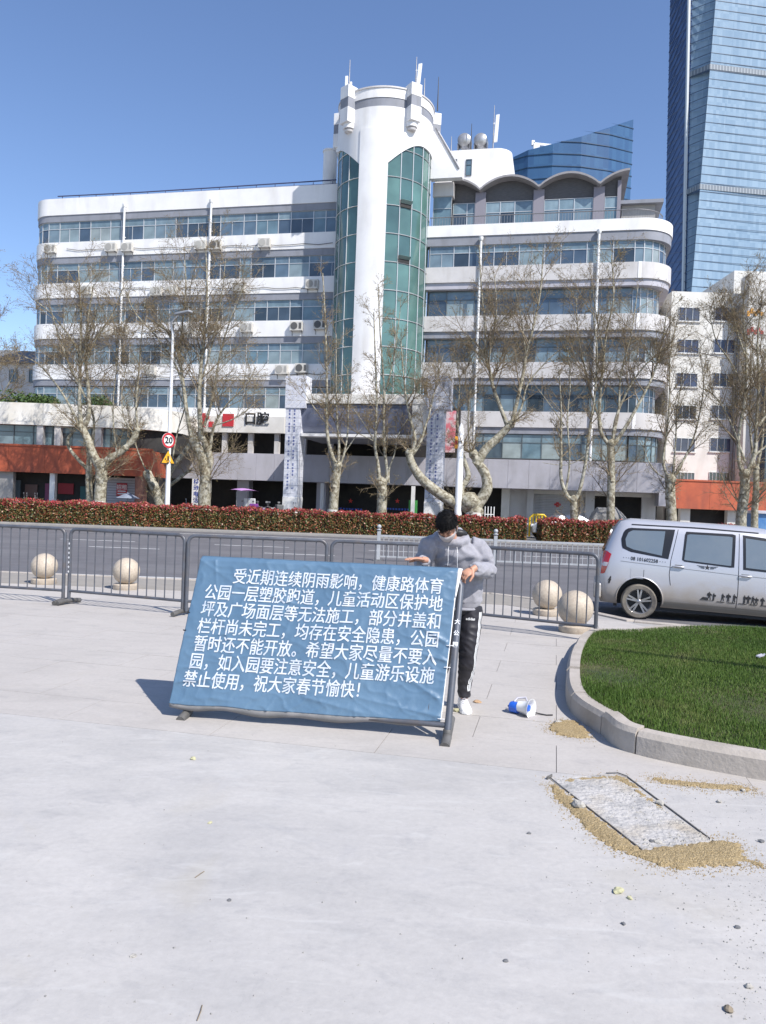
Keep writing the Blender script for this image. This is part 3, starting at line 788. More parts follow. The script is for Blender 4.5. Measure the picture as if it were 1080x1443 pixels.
for x, y, lab in acs:
    u, z = BL(x, y, -.03); t = make_ac(lab); t.location = BW(u, -.03 if u > -27.5 else .06, z-.3); t.rotation_euler = (0,0,BA)

# ---- rooftop antennas and tanks (things standing on the roofs)
def antenna(px, pyb, pyt, v, label, kind):
    u, zb = BL(px, pyb, v); u2, zt = BL(px+(.037*(pyb-pyt)), pyt, v)
    t = thing('antenna', label, 'antenna', BW(u, v, zb), BA, 'antennas on the roofs')
    h = zt-zb
    mb = MB(); mb.tube([(0,0,-.3),(0,0,h)], [.05,.02], 6); mb.build('mast', M['metal'] if kind != 2 else M['black'], t)
    if kind == 1:
        mb = MB(); mb.obox((.22,0,h*.45), (.13,0,.02), (0,.06,0), (.05,0,h*.32)); mb.box(-.05,.2,-.02,.02,h*.3,h*.34); mb.box(-.05,.2,-.02,.02,h*.55,h*.59); mb.build('panel', M['whitep'], t, bevel=.02)
    if kind == 3:
        mb = MB(); mb.obox((-.2,0,h*.3), (.1,0,0), (0,.06,0), (0,0,.4)); mb.obox((.12,0,h*.15),(.08,0,0),(0,.06,0),(0,0,.3)); mb.build('panel', M['whitep'], t, bevel=.02)
    return t
antenna(492, 128, 84, -2.5, 'thin white whip antenna with small boxes on the left front corner of the tower top', 3)
antenna(586, 124, 80, -2.6, 'white panel antenna and mast on the right front corner of the tower top', 1)
antenna(598, 134, 110, -.5, 'short thick white rod antenna right of the panel antenna', 0)
antenna(617, 150, 108, 0.0, 'thin black antenna mast standing at the right edge of the tower', 2)
antenna(695, 208, 148, 3.2, 'slanted white panel antenna on the right end of the rooftop room', 1)
antenna(664, 206, 174, 3.2, 'dark lattice antenna in front of the rooftop water tanks', 2)
antenna(636, 210, 192, 3.2, 'stubby white vent antenna at the left end of the rooftop room', 0)
for px, lab in ((655,'silver round water tank on the rooftop room, left of the dark antenna'),(678,'silver round water tank on the rooftop room, right of the dark antenna')):
    u, z = BL(px, 205, 4.0); t = thing('water_tank', lab, 'water tank', BW(u, 4.0, zt if False else BL(px,210,4.0)[1]-.2), BA, 'water tanks on the rooftop room')
    mb = MB(); mb.lathe([(.0,-.55),(.35,-.52),(.5,-.4),(.52,.4),(.36,.52),(0,.55)], 20, (0,0,.75), axis='y'); mb.build('drum', mat('brushed_tank_steel', (.45,.45,.46), .35, (.3,.3,.3), 3, metal=.5) if 'tank' not in M else M['tank'], t, smooth=40)
    mb = MB(); mb.box(-.5,-.42,-.4,.4,0,.5); mb.box(.42,.5,-.4,.4,0,.5); mb.build('cradle', M['metal'], t)
# ---------------------------------------------------------------- left annex
ann = thing('shop_annex', 'low two-storey annex with curved cream parapet and rust-red fascia, at the far left', 'shop building', (0,0,0))
Y0 = 50.0
xr = at(213, 650, Y0).x; 
def abox(x0, x1, y0, y1, z0, z1, name, m, bevel=0):
    mb = MB(); mb.box(x0,x1,y0,y1,z0,z1); return mb.build(name, M[m] if isinstance(m, str) else m, ann, bevel=bevel)
xp = -40.0; k = 0
while xp < xr-.2:                                   # rust-red fascia panels
    x2 = min(xp+2.3, xr); abox(xp+.006, x2-.006, Y0, Y0+.15, 2.85, 4.5, 'fascia_panel', 'redband'); xp = x2
abox(-40, xr, Y0+.155, Y0+4, 2.88, 4.5, 'canopy_slab', 'redband'); abox(-40, xr+.03, Y0-.06, Y0+.3, 4.5, 4.62, 'fascia_cap', 'redband')
# cream parapet with the rounded right end
c0 = at(165, 570, Y0).x
pl = [(-40, Y0+.4), (c0, Y0+.4)] + [(c0+3.4*math.sin(math.radians(a)), Y0+.4+3.4*(1-math.cos(math.radians(a)))) for a in range(10, 91, 10)] + [(c0+3.4, Y0+8), (-40, Y0+8)]
mb = MB(); mb.prism(pl, 5.9, 7.3); mb.build('parapet', M['cream'], ann, smooth=30)
mb = MB(); mb.prism([(x*.998, y+.6) if y < Y0+6 else (x, y) for x, y in pl], 4.5, 5.9); mb.build('core_wall', M['dark'], ann)
u = -34.0
while u < c0-.3:
    window((u, Y0+.9), (u+1.25, Y0+.9), 4.62, 5.9, ann, True, 0, 'darkframe'); u += 1.25
for px in (82, 139, 57): 
    x = at(px, 610, Y0+.6).x; abox(x-.2, x+.2, Y0+.5, Y0+.9, 4.6, 5.9, 'pier', 'tile_white')
# ground floor piers and shops
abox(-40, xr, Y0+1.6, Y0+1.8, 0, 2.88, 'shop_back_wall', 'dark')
for px, w, m in ((74,.16,'whitep'),(8,.5,'concrete_wall')):
    x = at(px, 690, Y0+.4).x; abox(x-w, x+w, Y0+.3, Y0+.7, 0, 2.88, 'pier', m)
x = at(198, 690, Y0+.2).x; abox(x-.33, x+.27, Y0+.1, Y0+.7, 0, 2.85, 'pier', mat('red_brown_tiles', (.30,.14,.10), .7, (.24,.11,.08), 4))
# corrugated side shutter with the red poster
xa, xb = at(151, 690, Y0+1.4).x, at(193, 690, Y0+1.4).x
for k in range(16):
    mb = MB(); mb.box(xa, xb, Y0+1.35+(k%2)*.02, Y0+1.5, .04+k*.17, .19+k*.17); mb.build('shutter_lath', M['canopy'], ann)
p0 = at(171, 690, Y0+1.2); mb = MB(); mb.box(p0.x-.34, p0.x+.34, Y0+1.28, Y0+1.31, p0.z-.4, p0.z+.42); po = mb.build('poster', M['red'], ann)
me = text_mesh('招租', .34, .004); me.materials.clear(); me.materials.append(M['white'])
o = link('lettering', me, po); o.location = (p0.x, Y0+1.275, p0.z+.14); o.rotation_euler = (math.pi/2,0,0)
mb = MB()
for j in range(2): mb.box(p0.x-.26, p0.x+.26, Y0+1.272, Y0+1.277, p0.z-.3+j*.16, p0.z-.22+j*.16)
mb.build('lettering', M['white'], po)
# shop goods glimpsed in the dark
for px, z, w, h, c in ((19,1.6,.35,1.5,(.10,.13,.15)),(42,1.7,.4,.8,(.12,.07,.06)),(66,1.6,.2,1.2,(.20,.05,.12)),(91,1.9,.5,.7,(.28,.02,.03)),(118,1.3,.3,1.6,(.03,.10,.10))):
    x = at(px, 700, Y0+1.3).x; abox(x-w, x+w, Y0+1.45, Y0+1.55, z-h/2, z+h/2, 'shop_display', mat('display', c, .6))

# planted shrubs behind the cream parapet
leafm = mat('evergreen_leaf', (.035,.075,.018), .6, (.06,.10,.02), 4)
def leaf_cloud(n, c, r, size, seed, flat=1.0):
    g = np.random.default_rng(seed)
    p = g.normal(size=(n,3)); p /= np.linalg.norm(p, axis=1)[:,None]; p *= (g.random((n,1))**.4); p = p*np.array(r)+np.array(c)
    a = g.normal(size=(n,3)); a /= np.linalg.norm(a, axis=1)[:,None]; b = np.cross(a, g.normal(size=(n,3))); b /= np.linalg.norm(b, axis=1)[:,None]
    s = size*(.6+.8*g.random((n,1)))
    v = np.stack([p-a*s, p+b*s*.5, p+a*s, p-b*s*.5], 1).reshape(-1,3)
    return v, np.arange(n*4).reshape(n,4)
for (px, py, rx, rz, lab) in ((18,560,1.6,.9,'round evergreen shrub on the annex roof at the left picture edge'),(48,553,1.0,.7,'low evergreen shrub on the annex roof, second from the left'),
                         (68,558,.8,.6,'small evergreen shrub on the annex roof, third from the left'),(138,556,1.0,.8,'evergreen shrub on the annex roof behind the leftmost plane tree')):
    p = at(px, py, 52.5); t = thing('shrub', lab, 'shrub', (p.x, p.y, 7.0), 0, 'shrubs on the annex roof')
    v, f = leaf_cloud(900, (0,0,.5), (rx,.7,rz), .11, px); me = np_mesh('foliage', v, f, [leafm]); fo = link('foliage', me, t); fo['kind'] = 'stuff'
    mb = MB(); mb.tube([(0,0,-.1),(0,0,.5)], .05, 6); mb.build('stem', M['metal'], t)

# ---------------------------------------------------------------- small white building behind, far left
fl = thing('low_white_building', 'low white house with a grey roof behind the annex at the far left', 'house', (0,0,0))
Yf = 72
a = at(0, 500, Yf); b = at(50, 500, Yf)
mb = MB(); mb.box(a.x-8, at(52,545,Yf).x, Yf, Yf+6, 0, at(20,512,Yf).z); mb.build('wall', M['tile_white'], fl)
mb = MB(); zt = at(20,512,Yf).z; xr2 = at(56,510,Yf).x
mb.add([(a.x-9,Yf-.6,zt),(xr2,Yf-.6,zt),(xr2,Yf+6.6,zt),(a.x-9,Yf+6.6,zt),(a.x-7,Yf+3,zt+1.7),(xr2-1.6,Yf+3,zt+1.7)],[(0,3,2,1),(0,1,5,4),(1,2,5),(2,3,4,5),(3,0,4)]); mb.build('roof', mat('grey_roof_tiles', (.20,.21,.23), .8, (.15,.16,.17), 4), fl)
for px in (19, 47): 
    p = at(px, 530, Yf-.02); window((p.x-.4, Yf-.03), (p.x+.4, Yf-.03), p.z-.6, p.z+.6, fl, False, 1, 'darkframe')

# ---------------------------------------------------------------- white apartment block on the right
rb = thing('white_apartment_block', 'cream-white rendered block with small dark windows, between the rounded office wing and the picture edge', 'apartment building', (0,0,0))
YR = 60.0; cw = mat('white_stucco', (.66,.65,.62), .8, (.58,.57,.54), .7, bump=.1, bscale=14, dirt=((.38,.35,.31), 1.0, .5, (1,1,.3)))
xl = at(944, 500, YR).x
zt1 = at(1000, 412, YR).z
mb = MB(); mb.box(xl, 50, YR, YR+12, 0, zt1); mb.build('wall', cw, rb)
xs2 = at(1042, 470, YR).x
mb = MB(); mb.box(xs2, 50, YR-1.4, YR-.005, 0, at(1060,385,YR-1.4).z); mb.build('stair_tower', cw, rb)
mb = MB(); p = at(1035,392,YR+1); mb.box(p.x, 50, YR+1, YR+9, zt1, p.z+.6); mb.build('roof_room', cw, rb)
rows_y = [443, 488, 535.5, 581, 627]; 
for iy, yy in enumerate(rows_y):
    for ix, xx in enumerate((971.5, 1023)):
        x = xx-.037*(yy-443)*1.0-(.6 if ix else 0)
        p = at(x, yy+(2 if ix else 0)*0, YR)
        bx = MB(); bx.box(p.x-.86, p.x+.86, YR-.02, YR+.2, p.z-.58, p.z+.58)
        o = window((p.x-.8, YR-.035), (p.x+.8, YR-.035), p.z-.52, p.z+.52, rb, False, 2, 'winframe', True)
        s = MB(); s.box(p.x-.9, p.x+.9, YR-.12, YR+.0, p.z-.60, p.z-.53); s.build('sill', cw, rb)
for xx in (964, 1014):
    p = at(xx, 673, YR); window((p.x-.8, YR-.035), (p.x+.8, YR-.035), p.z-.4, p.z+.4, rb, False, 5)
mb = MB(); p = at(1044, 520, YR-.2); mb.tube([(p.x-.2,YR-.15,3),(p.x-.2,YR-.15,zt1-1)], .1, 8); mb.tube([(p.x-.45,YR-.12,3),(p.x-.45,YR-.12,zt1-1)], .06, 8); mb.build('drainpipe', M['metal'], rb)
for py, c in ((440,(.62,.30,.05)),(466,(.45,.06,.06))):
    p = at(1065, py, YR-1.45); mb = MB()
    for k in range(5): mb.obox((p.x-.5+.25*k, YR-1.45, p.z+(.1 if k%2 else -.1)), (.1,0,0), (0,.03,0), (0,0,.20-.02*k))
    mb.build('sign_character', mat('sign_orange', c, .5), rb)
# dark glazed side building at the picture edge
mb = MB(); p = at(1076, 600, YR-2); mb.box(p.x, p.x+12, YR-2.5, YR-1.5, 0, 12.5); mb.build('glazed_wall', mat('dark_blue_glazing', (.04,.07,.10), .15), rb)
# orange-red shop fascia and shops below
Y1 = 56.5
x0 = at(950, 690, Y1).x
xp = x0
while xp < 45:
    mb = MB(); mb.box(xp+.006, xp+2.594, Y1, Y1+.2, at(1000,718,Y1).z, at(1000,679,Y1).z); mb.build('fascia_panel', M['redband'], rb); xp += 2.6
mb = MB(); mb.box(x0-.05, 45, Y1-.06, Y1+3.5, at(1000,679,Y1).z, at(1000,679,Y1).z+.12); mb.build('fascia_cap', M['redband'], rb)
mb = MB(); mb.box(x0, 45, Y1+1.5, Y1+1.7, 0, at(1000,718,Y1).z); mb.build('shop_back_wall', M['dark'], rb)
for px, w in ((965,.35),(1031,.35),(1078,.3)):
    x = at(px, 720, Y1+.8).x; mb = MB(); mb.box(x-w, x+w, Y1+.6, Y1+1.1, 0, at(1000,718,Y1).z); mb.build('pier', cw, rb)

# ---------------------------------------------------------------- distant glass towers
def glass_tower_mat(name, a, b, floor_h, line=(.05,.07,.10), vs=1.5, rough=.18, spec=.6):
    m = bpy.data.materials.new(name); m.use_nodes = True; nt = m.node_tree; N = nt.nodes; L = nt.links
    P = N['Principled BSDF']; P.inputs['Roughness'].default_value = rough; P.inputs['Specular IOR Level'].default_value = spec
    tc = N.new('ShaderNodeTexCoord'); mp = N.new('ShaderNodeMapping'); mp.inputs['Scale'].default_value = (1/vs, 1/vs, 1/floor_h)
    L.new(tc.outputs['Object'], mp.inputs['Vector'])
    fl = N.new('ShaderNodeVectorMath'); fl.operation = 'FLOOR'; L.new(mp.outputs[0], fl.inputs[0])
    wn_ = N.new('ShaderNodeTexWhiteNoise'); L.new(fl.outputs[0], wn_.inputs['Vector'])
    n2 = N.new('ShaderNodeTexNoise'); n2.inputs['Scale'].default_value = .03; n2.inputs['Detail'].default_value = 4; L.new(tc.outputs['Object'], n2.inputs['Vector'])
    ad = N.new('ShaderNodeMath'); ad.operation = 'MULTIPLY_ADD'; ad.inputs[1].default_value = .38; L.new(wn_.outputs['Value'], ad.inputs[0])
    m2 = N.new('ShaderNodeMath'); m2.operation = 'MULTIPLY'; m2.inputs[1].default_value = .75; L.new(n2.outputs['Fac'], m2.inputs[0]); L.new(m2.outputs[0], ad.inputs[2])
    rp = N.new('ShaderNodeValToRGB'); rp.color_ramp.elements[0].color = (*a,1); rp.color_ramp.elements[1].color = (*b,1)
    rp.color_ramp.elements[0].position = .25; rp.color_ramp.elements[1].position = .85
    e = rp.color_ramp.elements.new(.90); e.color = (min(1,b[0]*1.7), min(1,b[1]*1.6), min(1,b[2]*1.5), 1); rp.color_ramp.elements[1].color = (*b,1)
    L.new(ad.outputs[0], rp.inputs[0]); L.new(rp.outputs[0], P.inputs['Base Color'])
    return m
def tower(name, label, plan0, plan1, H, m, floor_h, bands=(), mull=None, zstart=20, skew=None, linem=None, top=None, step=1):
    """plan0 at ground and plan1 at H, same point count; each floor line is a real protruding spandrel"""
    t = thing(name, label, 'skyscraper', (plan0[0][0], plan0[0][1], 0))
    n = len(plan0); off = Vector((plan0[0][0], plan0[0][1], 0))
    def P(i, z, o=0):
        f = z/H; a = Vector(plan0[i % n]); b = Vector(plan1[i % n]); p = a.lerp(b, f)
        if o:
            c = sum((Vector(q) for q in plan0), Vector((0,0)))/n; d = (p-c).normalized(); p = p+d*o
        return Vector((p.x, p.y, z))-off
    tops = top or [H]*n
    mb = MB(); mb.add([P(i,0) for i in range(n)]+[P(i,tops[i]) for i in range(n)], [(i,(i+1)%n,n+(i+1)%n,n+i) for i in range(n)]+[tuple(range(n,2*n))])
    mb.build('glass_wall', m, t)
    z = zstart; k = 0; sb = MB(); nfl = 0
    flm = {}
    while z < max(tops)-1:
        for i in range(n-1 if n > 4 else n):
            j = (i+1) % n
            za, zb = min(tops[i], 1e9), tops[j]
            if z > min(za, zb)-.5: 
                if z > max(za, zb): continue
                # clipped run under a sloping top
                f = (z-za)/(zb-za) if zb != za else 0
                a, b = P(i,z,.25), P(j,z,.25); c = a.lerp(b, f)
                if za < zb: a = c
                else: b = c
            else: a, b = P(i,z,.25), P(j,z,.25)
            hgt = Vector((0,0,.22))
            sb.quad(a, b, b+hgt, a+hgt); sb.quad(a+hgt, b+hgt, P(j,z+.22) if zb > z else b+hgt, P(i,z+.22) if za > z else a+hgt); sb.quad(P(i,z), P(j,z), b, a)
        z += floor_h; k += 1
    sb.build('floor_spandrels', linem or M['towerline'], t)
    for zb in bands:
        bb = MB()
        for i in range(n):
            a, b = P(i,zb,.35), P(i+1,zb,.35); bb.quad(a, b, b+Vector((0,0,2.6)), a+Vector((0,0,2.6)))
        bb.build('louvre_band', M['louvre'], t)
        vv = MB()
        for i in range(n):
            a, b = P(i,zb,.5), P(i+1,zb,.5); L_ = (b-a).length; m_ = max(1, int(L_/1.6))
            for q in range(m_):
                c = a.lerp(b, (q+.5)/m_); d = (b-a).normalized()*.3; vv.quad(c-d, c+d, c+d+Vector((0,0,2.4)), c-d+Vector((0,0,2.4)))
        vv.build('louvres', M['louvre2'], t)
    return t
M['towerline'] = mat('dark_floor_line', (.07,.10,.16), .4)
M['louvre'] = mat('louvre_grey', (.17,.20,.24), .6); M['louvre2'] = mat('louvre_light', (.30,.34,.38), .6)
g1 = glass_tower_mat('pale_blue_curtain_wall', (.20,.295,.40), (.30,.405,.51), 4.0)
g2 = glass_tower_mat('deep_blue_curtain_wall', (.04,.08,.205), (.06,.11,.26), 4.0, spec=.15, rough=.4)
g2m = M['towerline']
YT = 400
def Xa(px, py, Y=YT): return at(px, py, Y).x
# dark narrow slab behind, then the main prism; both taper upwards
xa0, xa1 = 139.6, 134.6
def top_x(px0, py0, px1, py1, z, Y):   # x where the edge through two picture points reaches height z
    a, b = at(px0, py0, Y), at(px1, py1, Y); return a.x+(b.x-a.x)*(z-a.z)/(b.z-a.z)
H = 300
Ya = 412
e1b, e1t = top_x(936,415,945,0,0,Ya+25), top_x(936,415,945,0,H,Ya+25)
e2b, e2t = top_x(966,400,974,0,0,YT), top_x(966,400,974,0,H,YT)
t1 = tower('glass_skyscraper', 'tall slim dark-blue glass slab on the left flank of the pale glass skyscraper', [(e1b,Ya+25),(e2b+1,YT+2),(e2b+30,YT+2),(e2b+30,Ya+30)],
      [(e1t,Ya+25),(e2t+1,YT+2),(e2t+30,YT+2),(e2t+30,Ya+30)], H, g2, 4.0, linem=mat('deep_blue_line', (.04,.075,.19), .5), zstart=4)
e3b, e3t = top_x(968,420,1003,0,0,YT), top_x(968,420,1003,0,H,YT)
t2 = tower('glass_skyscraper', 'huge pale blue glass skyscraper cut off by the top right picture edge', [(e2b,YT+3),(e3b,YT-6),(e3b+75,YT+3),(e3b+75,YT+50),(e2b+32,YT+40)],
      [(e2t,YT+3),(e3t,YT-6),(e3b+75,YT+3),(e3b+75,YT+50),(e2t+32,YT+40)], H, g1, 4.3, bands=(at(1010,274,YT).z, at(1010,107,YT).z), zstart=4)
# white corner strip between dark slab and pale prism
mb = MB(); off = Vector((e2b,YT+3,0))
mb.add([Vector((e2b-.5,YT+1.5,0))-off, Vector((e2b+.5,YT+1.5,0))-off, Vector((e2t+.5,YT+1.5,H))-off, Vector((e2t-.5,YT+1.5,H))-off,
        Vector((e2b-.5,YT+3.5,0))-off, Vector((e2b+.5,YT+3.5,0))-off, Vector((e2t+.5,YT+3.5,H))-off, Vector((e2t-.5,YT+3.5,H))-off],
        [(0,1,2,3),(1,5,6,2),(4,0,3,7)]); mb.build('corner_strip', mat('pale_metal_strip', (.55,.58,.6), .4), t2)
# diagonal bracing on the dark slab
mb = MB(); o1 = Vector((e1b,Ya+25,0))
for k in range(60):
    z = 6+k*5
    f = z/H; A = Vector((e1b+(e1t-e1b)*f, Ya+25, z)); B = Vector((e2b+1+(e2t-e2b)*f, YT+2, z)); nn = Vector((-.6,-1,0))*.5
    mb.tube([A-o1+nn, B-o1+nn+Vector((0,0,9))], .16, 4); mb.tube([A-o1+nn+Vector((0,0,9)), B-o1+nn], .16, 4)
mb.build('bracing', mat('bracing_blue', (.06,.11,.26), .5), t1)
# second tower with the sloping curved top
YS = 260
g3 = glass_tower_mat('teal_blue_curtain_wall', (.035,.085,.19), (.055,.13,.25), 3.9, spec=.35, rough=.3)
px_pts = [(724,221),(745,211),(780,203),(820,192),(860,180),(893,168)]
pl = []; tp = []
for i, (x, y) in enumerate(px_pts):
    yy = YS + 6*math.sin(math.pi*i/5)*-1
    q = at(x, y, yy); pl.append((q.x, yy)); tp.append(q.z)
pl += [(pl[5][0]+.5, YS+25), (pl[0][0], YS+25)]; tp += [tp[5]-3, tp[0]]
tower('glass_office_tower', 'dark blue glass tower with a curved sloping top rising behind the wave roof', pl, pl, 200, g3, 3.9, zstart=3, top=tp, linem=mat('teal_line', (.02,.05,.10), .4))
q = at(756, 205, YS+6); t = thing('roof_crane', 'small white window-cleaning crane on the sloping roof of the dark blue tower', 'crane', (q.x, YS+6, q.z-2))
mb = MB(); mb.box(-1,1,-1,1,0,2.4); mb.build('base', M['whitep'], t); mb = MB(); mb.obox((4,0,2.2), Vector((5,0,-.3)), (0,.5,0), (0,0,.4)); mb.box(-1.6,-.6,-.5,.5,2,3.6); mb.build('arm', M['whitep'], t)
# ---------------------------------------------------------------- plane trees, just budding
def bark_mat():
    m = bpy.data.materials.new('plane_tree_bark'); m.use_nodes = True; nt = m.node_tree; N = nt.nodes; L = nt.links
    P = N['Principled BSDF']; P.inputs['Roughness'].default_value = .85
    tc = N.new('ShaderNodeTexCoord'); 
    v = N.new('ShaderNodeTexNoise'); v.inputs['Scale'].default_value = 5; v.inputs['Detail'].default_value = 4; v.inputs['Distortion'].default_value = .8
    L.new(tc.outputs['Object'], v.inputs['Vector'])
    rp = N.new('ShaderNodeValToRGB'); cr = rp.color_ramp
    cr.elements[0].position = .34; cr.elements[0].color = (.13,.105,.075,1); cr.elements[1].position = .66; cr.elements[1].color = (.44,.41,.33,1)
    e = cr.elements.new(.46); e.color = (.24,.215,.15,1); e = cr.elements.new(.54); e.color = (.34,.315,.245,1)
    L.new(v.outputs['Fac'], rp.inputs[0]); L.new(rp.outputs[0], P.inputs['Base Color'])
    bn = N.new('ShaderNodeTexNoise'); bn.inputs['Scale'].default_value = 14; bn.inputs['Detail'].default_value = 6; L.new(tc.outputs['Object'], bn.inputs['Vector'])
    bu = N.new('ShaderNodeBump'); bu.inputs['Strength'].default_value = .6; bu.inputs['Distance'].default_value = .04
    L.new(bn.outputs['Fac'], bu.inputs['Height']); L.new(bu.outputs[0], P.inputs['Normal'])
    return m
M['bark'] = bark_mat()
M['twig'] = mat('twig_bark', (.18,.135,.085), .85, (.29,.23,.155), 1.5)
M['bud'] = mat('spring_buds', (.17,.115,.05), .7, (.23,.19,.065), 1.0)
M['limewash'] = mat('limewash', (.62,.61,.58), .9, (.52,.50,.46), 6)

class Tree:
    def __init__(s, name, label, Y, base, seed, group='plane trees along the pavement behind the hedge'):
        s.rng = random.Random(seed); s.Y = Y
        b = at(base[0], base[1], Y); s.o = Vector((b.x, Y, 0))
        s.t = thing(name, label, 'tree', s.o, 0, group)
        s.tw = [[], [], []]; s.buds = []
        s.trunk = MB(); s.limb = MB(); s.sources = []
    def loc(s, px, py, dy=0.0):
        p = at(px, py, s.Y+dy); return p - s.o
    def smooth(s, pts, n=5):
        P = [Vector(p) for p in pts]; out = []
        for i in range(len(P)-1):
            a = P[i-1] if i else P[i]; b, c = P[i], P[i+1]; d = P[i+2] if i+2 < len(P) else c
            for k in range(n):
                t = k/n; out.append(.5*((2*b)+(-a+c)*t+(2*a-5*b+4*c-d)*t*t+(-a+3*b-3*c+d)*t**3))
        out.append(P[-1]); return out
    def add(s, pts, r0, r1, trunk=False, src=.3, dens=1.0, n=5, sides=8, bumpy=0.0, up=.8):
        """pts: (px, py[, dy]); radii in metres"""
        P = s.smooth([s.loc(p[0], p[1], p[2] if len(p) > 2 else 0) for p in pts], n)
        N = len(P); R = [r0+(r1-r0)*(i/(N-1))**.8 for i in range(N)]
        if bumpy: R = [r*(1+s.rng.uniform(-bumpy, bumpy)) for r in R]
        (s.trunk if trunk else s.limb).tube(P, R, 12 if trunk else sides)
        if trunk:                                        # pruning knuckle where the limb was headed back
            for c_, rr_ in ((P[-1], R[-1]*1.22), (P[int(N*.6)], R[int(N*.6)]*1.06)):
                K = 7; V_ = []
                for i in range(K+1):
                    for k in range(12):
                        a_, b_ = math.pi*i/K, 2*math.pi*k/12; d_ = Vector((math.sin(a_)*math.cos(b_), math.sin(a_)*math.sin(b_), -math.cos(a_)))
                        V_.append(c_+d_*rr_*(1+.22*mnoise.noise(d_*1.7+c_*3)))
                s.trunk.add(V_, [(i*12+k, i*12+(k+1)%12, (i+1)*12+(k+1)%12, (i+1)*12+k) for i in range(K) for k in range(12)])
        L = 0; s.sources.append((P, R, src, dens, up))
    def seg(s, lvl, a, b, ra, rb): s.tw[lvl].append((a, b, ra, rb))
    def grow(s, p, d, length, r, lvl):
        rng = s.rng; n = 4 if lvl == 0 else 3; step = length/n; pts = [p]; q = p.copy(); d = d.normalized()
        for i in range(n):
            d = (d + Vector((rng.gauss(0,.13), rng.gauss(0,.13), rng.gauss(0,.08)+ (.05 if lvl < 2 else .02)))).normalized()
            q = q+d*step; pts.append(q.copy())
        for i in range(n):
            ra = r*(1-i/n*.75); rb = r*(1-(i+1)/n*.75); s.seg(min(lvl,2), pts[i], pts[i+1], ra, rb)
        if lvl == 0: k = int(length*3.4)+3; cl = (.35,.75)
        elif lvl == 1: k = int(length*5.6)+3; cl = (.3,.7)
        else: k = 0
        for j in range(k):
            f = rng.uniform(.15, 1.0)*n; i = min(n-1, int(f)); pp = pts[i].lerp(pts[i+1], f-i)
            dd = (pts[i+1]-pts[i]).normalized(); side = dd.cross(Vector((rng.gauss(0,1),rng.gauss(0,1),rng.gauss(0,1)))).normalized()
            nd = (dd*rng.uniform(.5,.9)+side*rng.uniform(.5,.95)).normalized()
            ln = length*rng.uniform(*cl)*(1-.45*f/n)
            if lvl == 1: ln = max(.18, min(ln, .75))
            s.grow(pp, nd, ln, max(.006, r*.5*(1-.4*f/n)), lvl+1)
        if lvl >= 1:
            for j in range(2 if lvl == 2 else 1):
                i = rng.randrange(n); s.buds.append(pts[i].lerp(pts[i+1], rng.random()))
            s.buds.append(pts[-1])
    def finish(s, shoots=1.0, length=(1.5,3.7), spread=.8, budsize=.033, balls=0):
        rng = s.rng
        for P, R, src, dens, up in s.sources:
            N = len(P); tot = sum((P[i+1]-P[i]).length for i in range(N-1))
            k = int(tot*2.15*dens*shoots)
            for j in range(k):
                f = src+(1-src)*rng.random()**1.1; x = f*(N-1); i = min(N-2, int(x)); p = P[i].lerp(P[i+1], x-i)
                dd = (P[i+1]-P[i]).normalized(); side = dd.cross(Vector((rng.gauss(0,1),rng.gauss(0,1),rng.gauss(0,1)))).normalized()
                nd = (dd*.5+side*spread+Vector((0,0,up*rng.uniform(.2,1)))).normalized()
                s.grow(p, nd, rng.uniform(*length)*(1.15-.6*f), min(.034, max(.016, R[i]*.45)), 0)
        s.trunk.build('trunk', M['bark'], s.t, smooth=60)
        if s.limb.v: s.limb.build('limbs', M['bark'], s.t, smooth=60)['kind'] = 'stuff'
        # twigs as one woven crown
        vs = []; fs = []; off = 0
        for lvl, k in ((0,4),(1,3),(2,3)):
            if not s.tw[lvl]: continue
            a = np.array([t[0][:] for t in s.tw[lvl]]); b = np.array([t[1][:] for t in s.tw[lvl]])
            ra = np.array([t[2] for t in s.tw[lvl]])[:,None]; rb = np.array([t[3] for t in s.tw[lvl]])[:,None]
            mn = (.014,.0065,.0045)[lvl]*1.0; ra = np.maximum(ra, mn); rb = np.maximum(rb, mn*.7)
            d = b-a; d /= np.linalg.norm(d,axis=1)[:,None]+1e-9
            u = np.cross(d, np.array([.31,.91,.27])); u /= np.linalg.norm(u,axis=1)[:,None]+1e-9; w = np.cross(d, u)
            m = len(a); V = np.zeros((m, 2*k, 3))
            for q in range(k):
                an = 2*math.pi*q/k; o = u*math.cos(an)+w*math.sin(an); V[:,q] = a+o*ra; V[:,k+q] = b+o*rb
            base = off+np.arange(m)[:,None]*2*k
            for q in range(k): fs.append(np.concatenate([base+q, base+(q+1)%k, base+k+(q+1)%k, base+k+q], 1))
            vs.append(V.reshape(-1,3)); off += m*2*k
        if vs:
            me = np_mesh('twigs', np.concatenate(vs), np.concatenate(fs), [M['twig']], smooth=True)
            o = link('twigs', me, s.t); o['kind'] = 'stuff'
        if s.buds:
            g = np.random.default_rng(rng.randrange(9999)); p = np.array([b[:] for b in s.buds]); n = len(p)
            a = g.normal(size=(n,3)); a /= np.linalg.norm(a,axis=1)[:,None]; b = np.cross(a, g.normal(size=(n,3))); b /= np.linalg.norm(b,axis=1)[:,None]
            sz = budsize*(.4+.9*g.random((n,1))); v = np.stack([p-a*sz*.2, p+a*sz*.7+b*sz*.45, p+a*sz*1.5, p+a*sz*.7-b*sz*.45],1).reshape(-1,3)
            me = np_mesh('buds', v, np.arange(n*4).reshape(n,4), [M['bud']]); o = link('buds', me, s.t); o['kind'] = 'stuff'
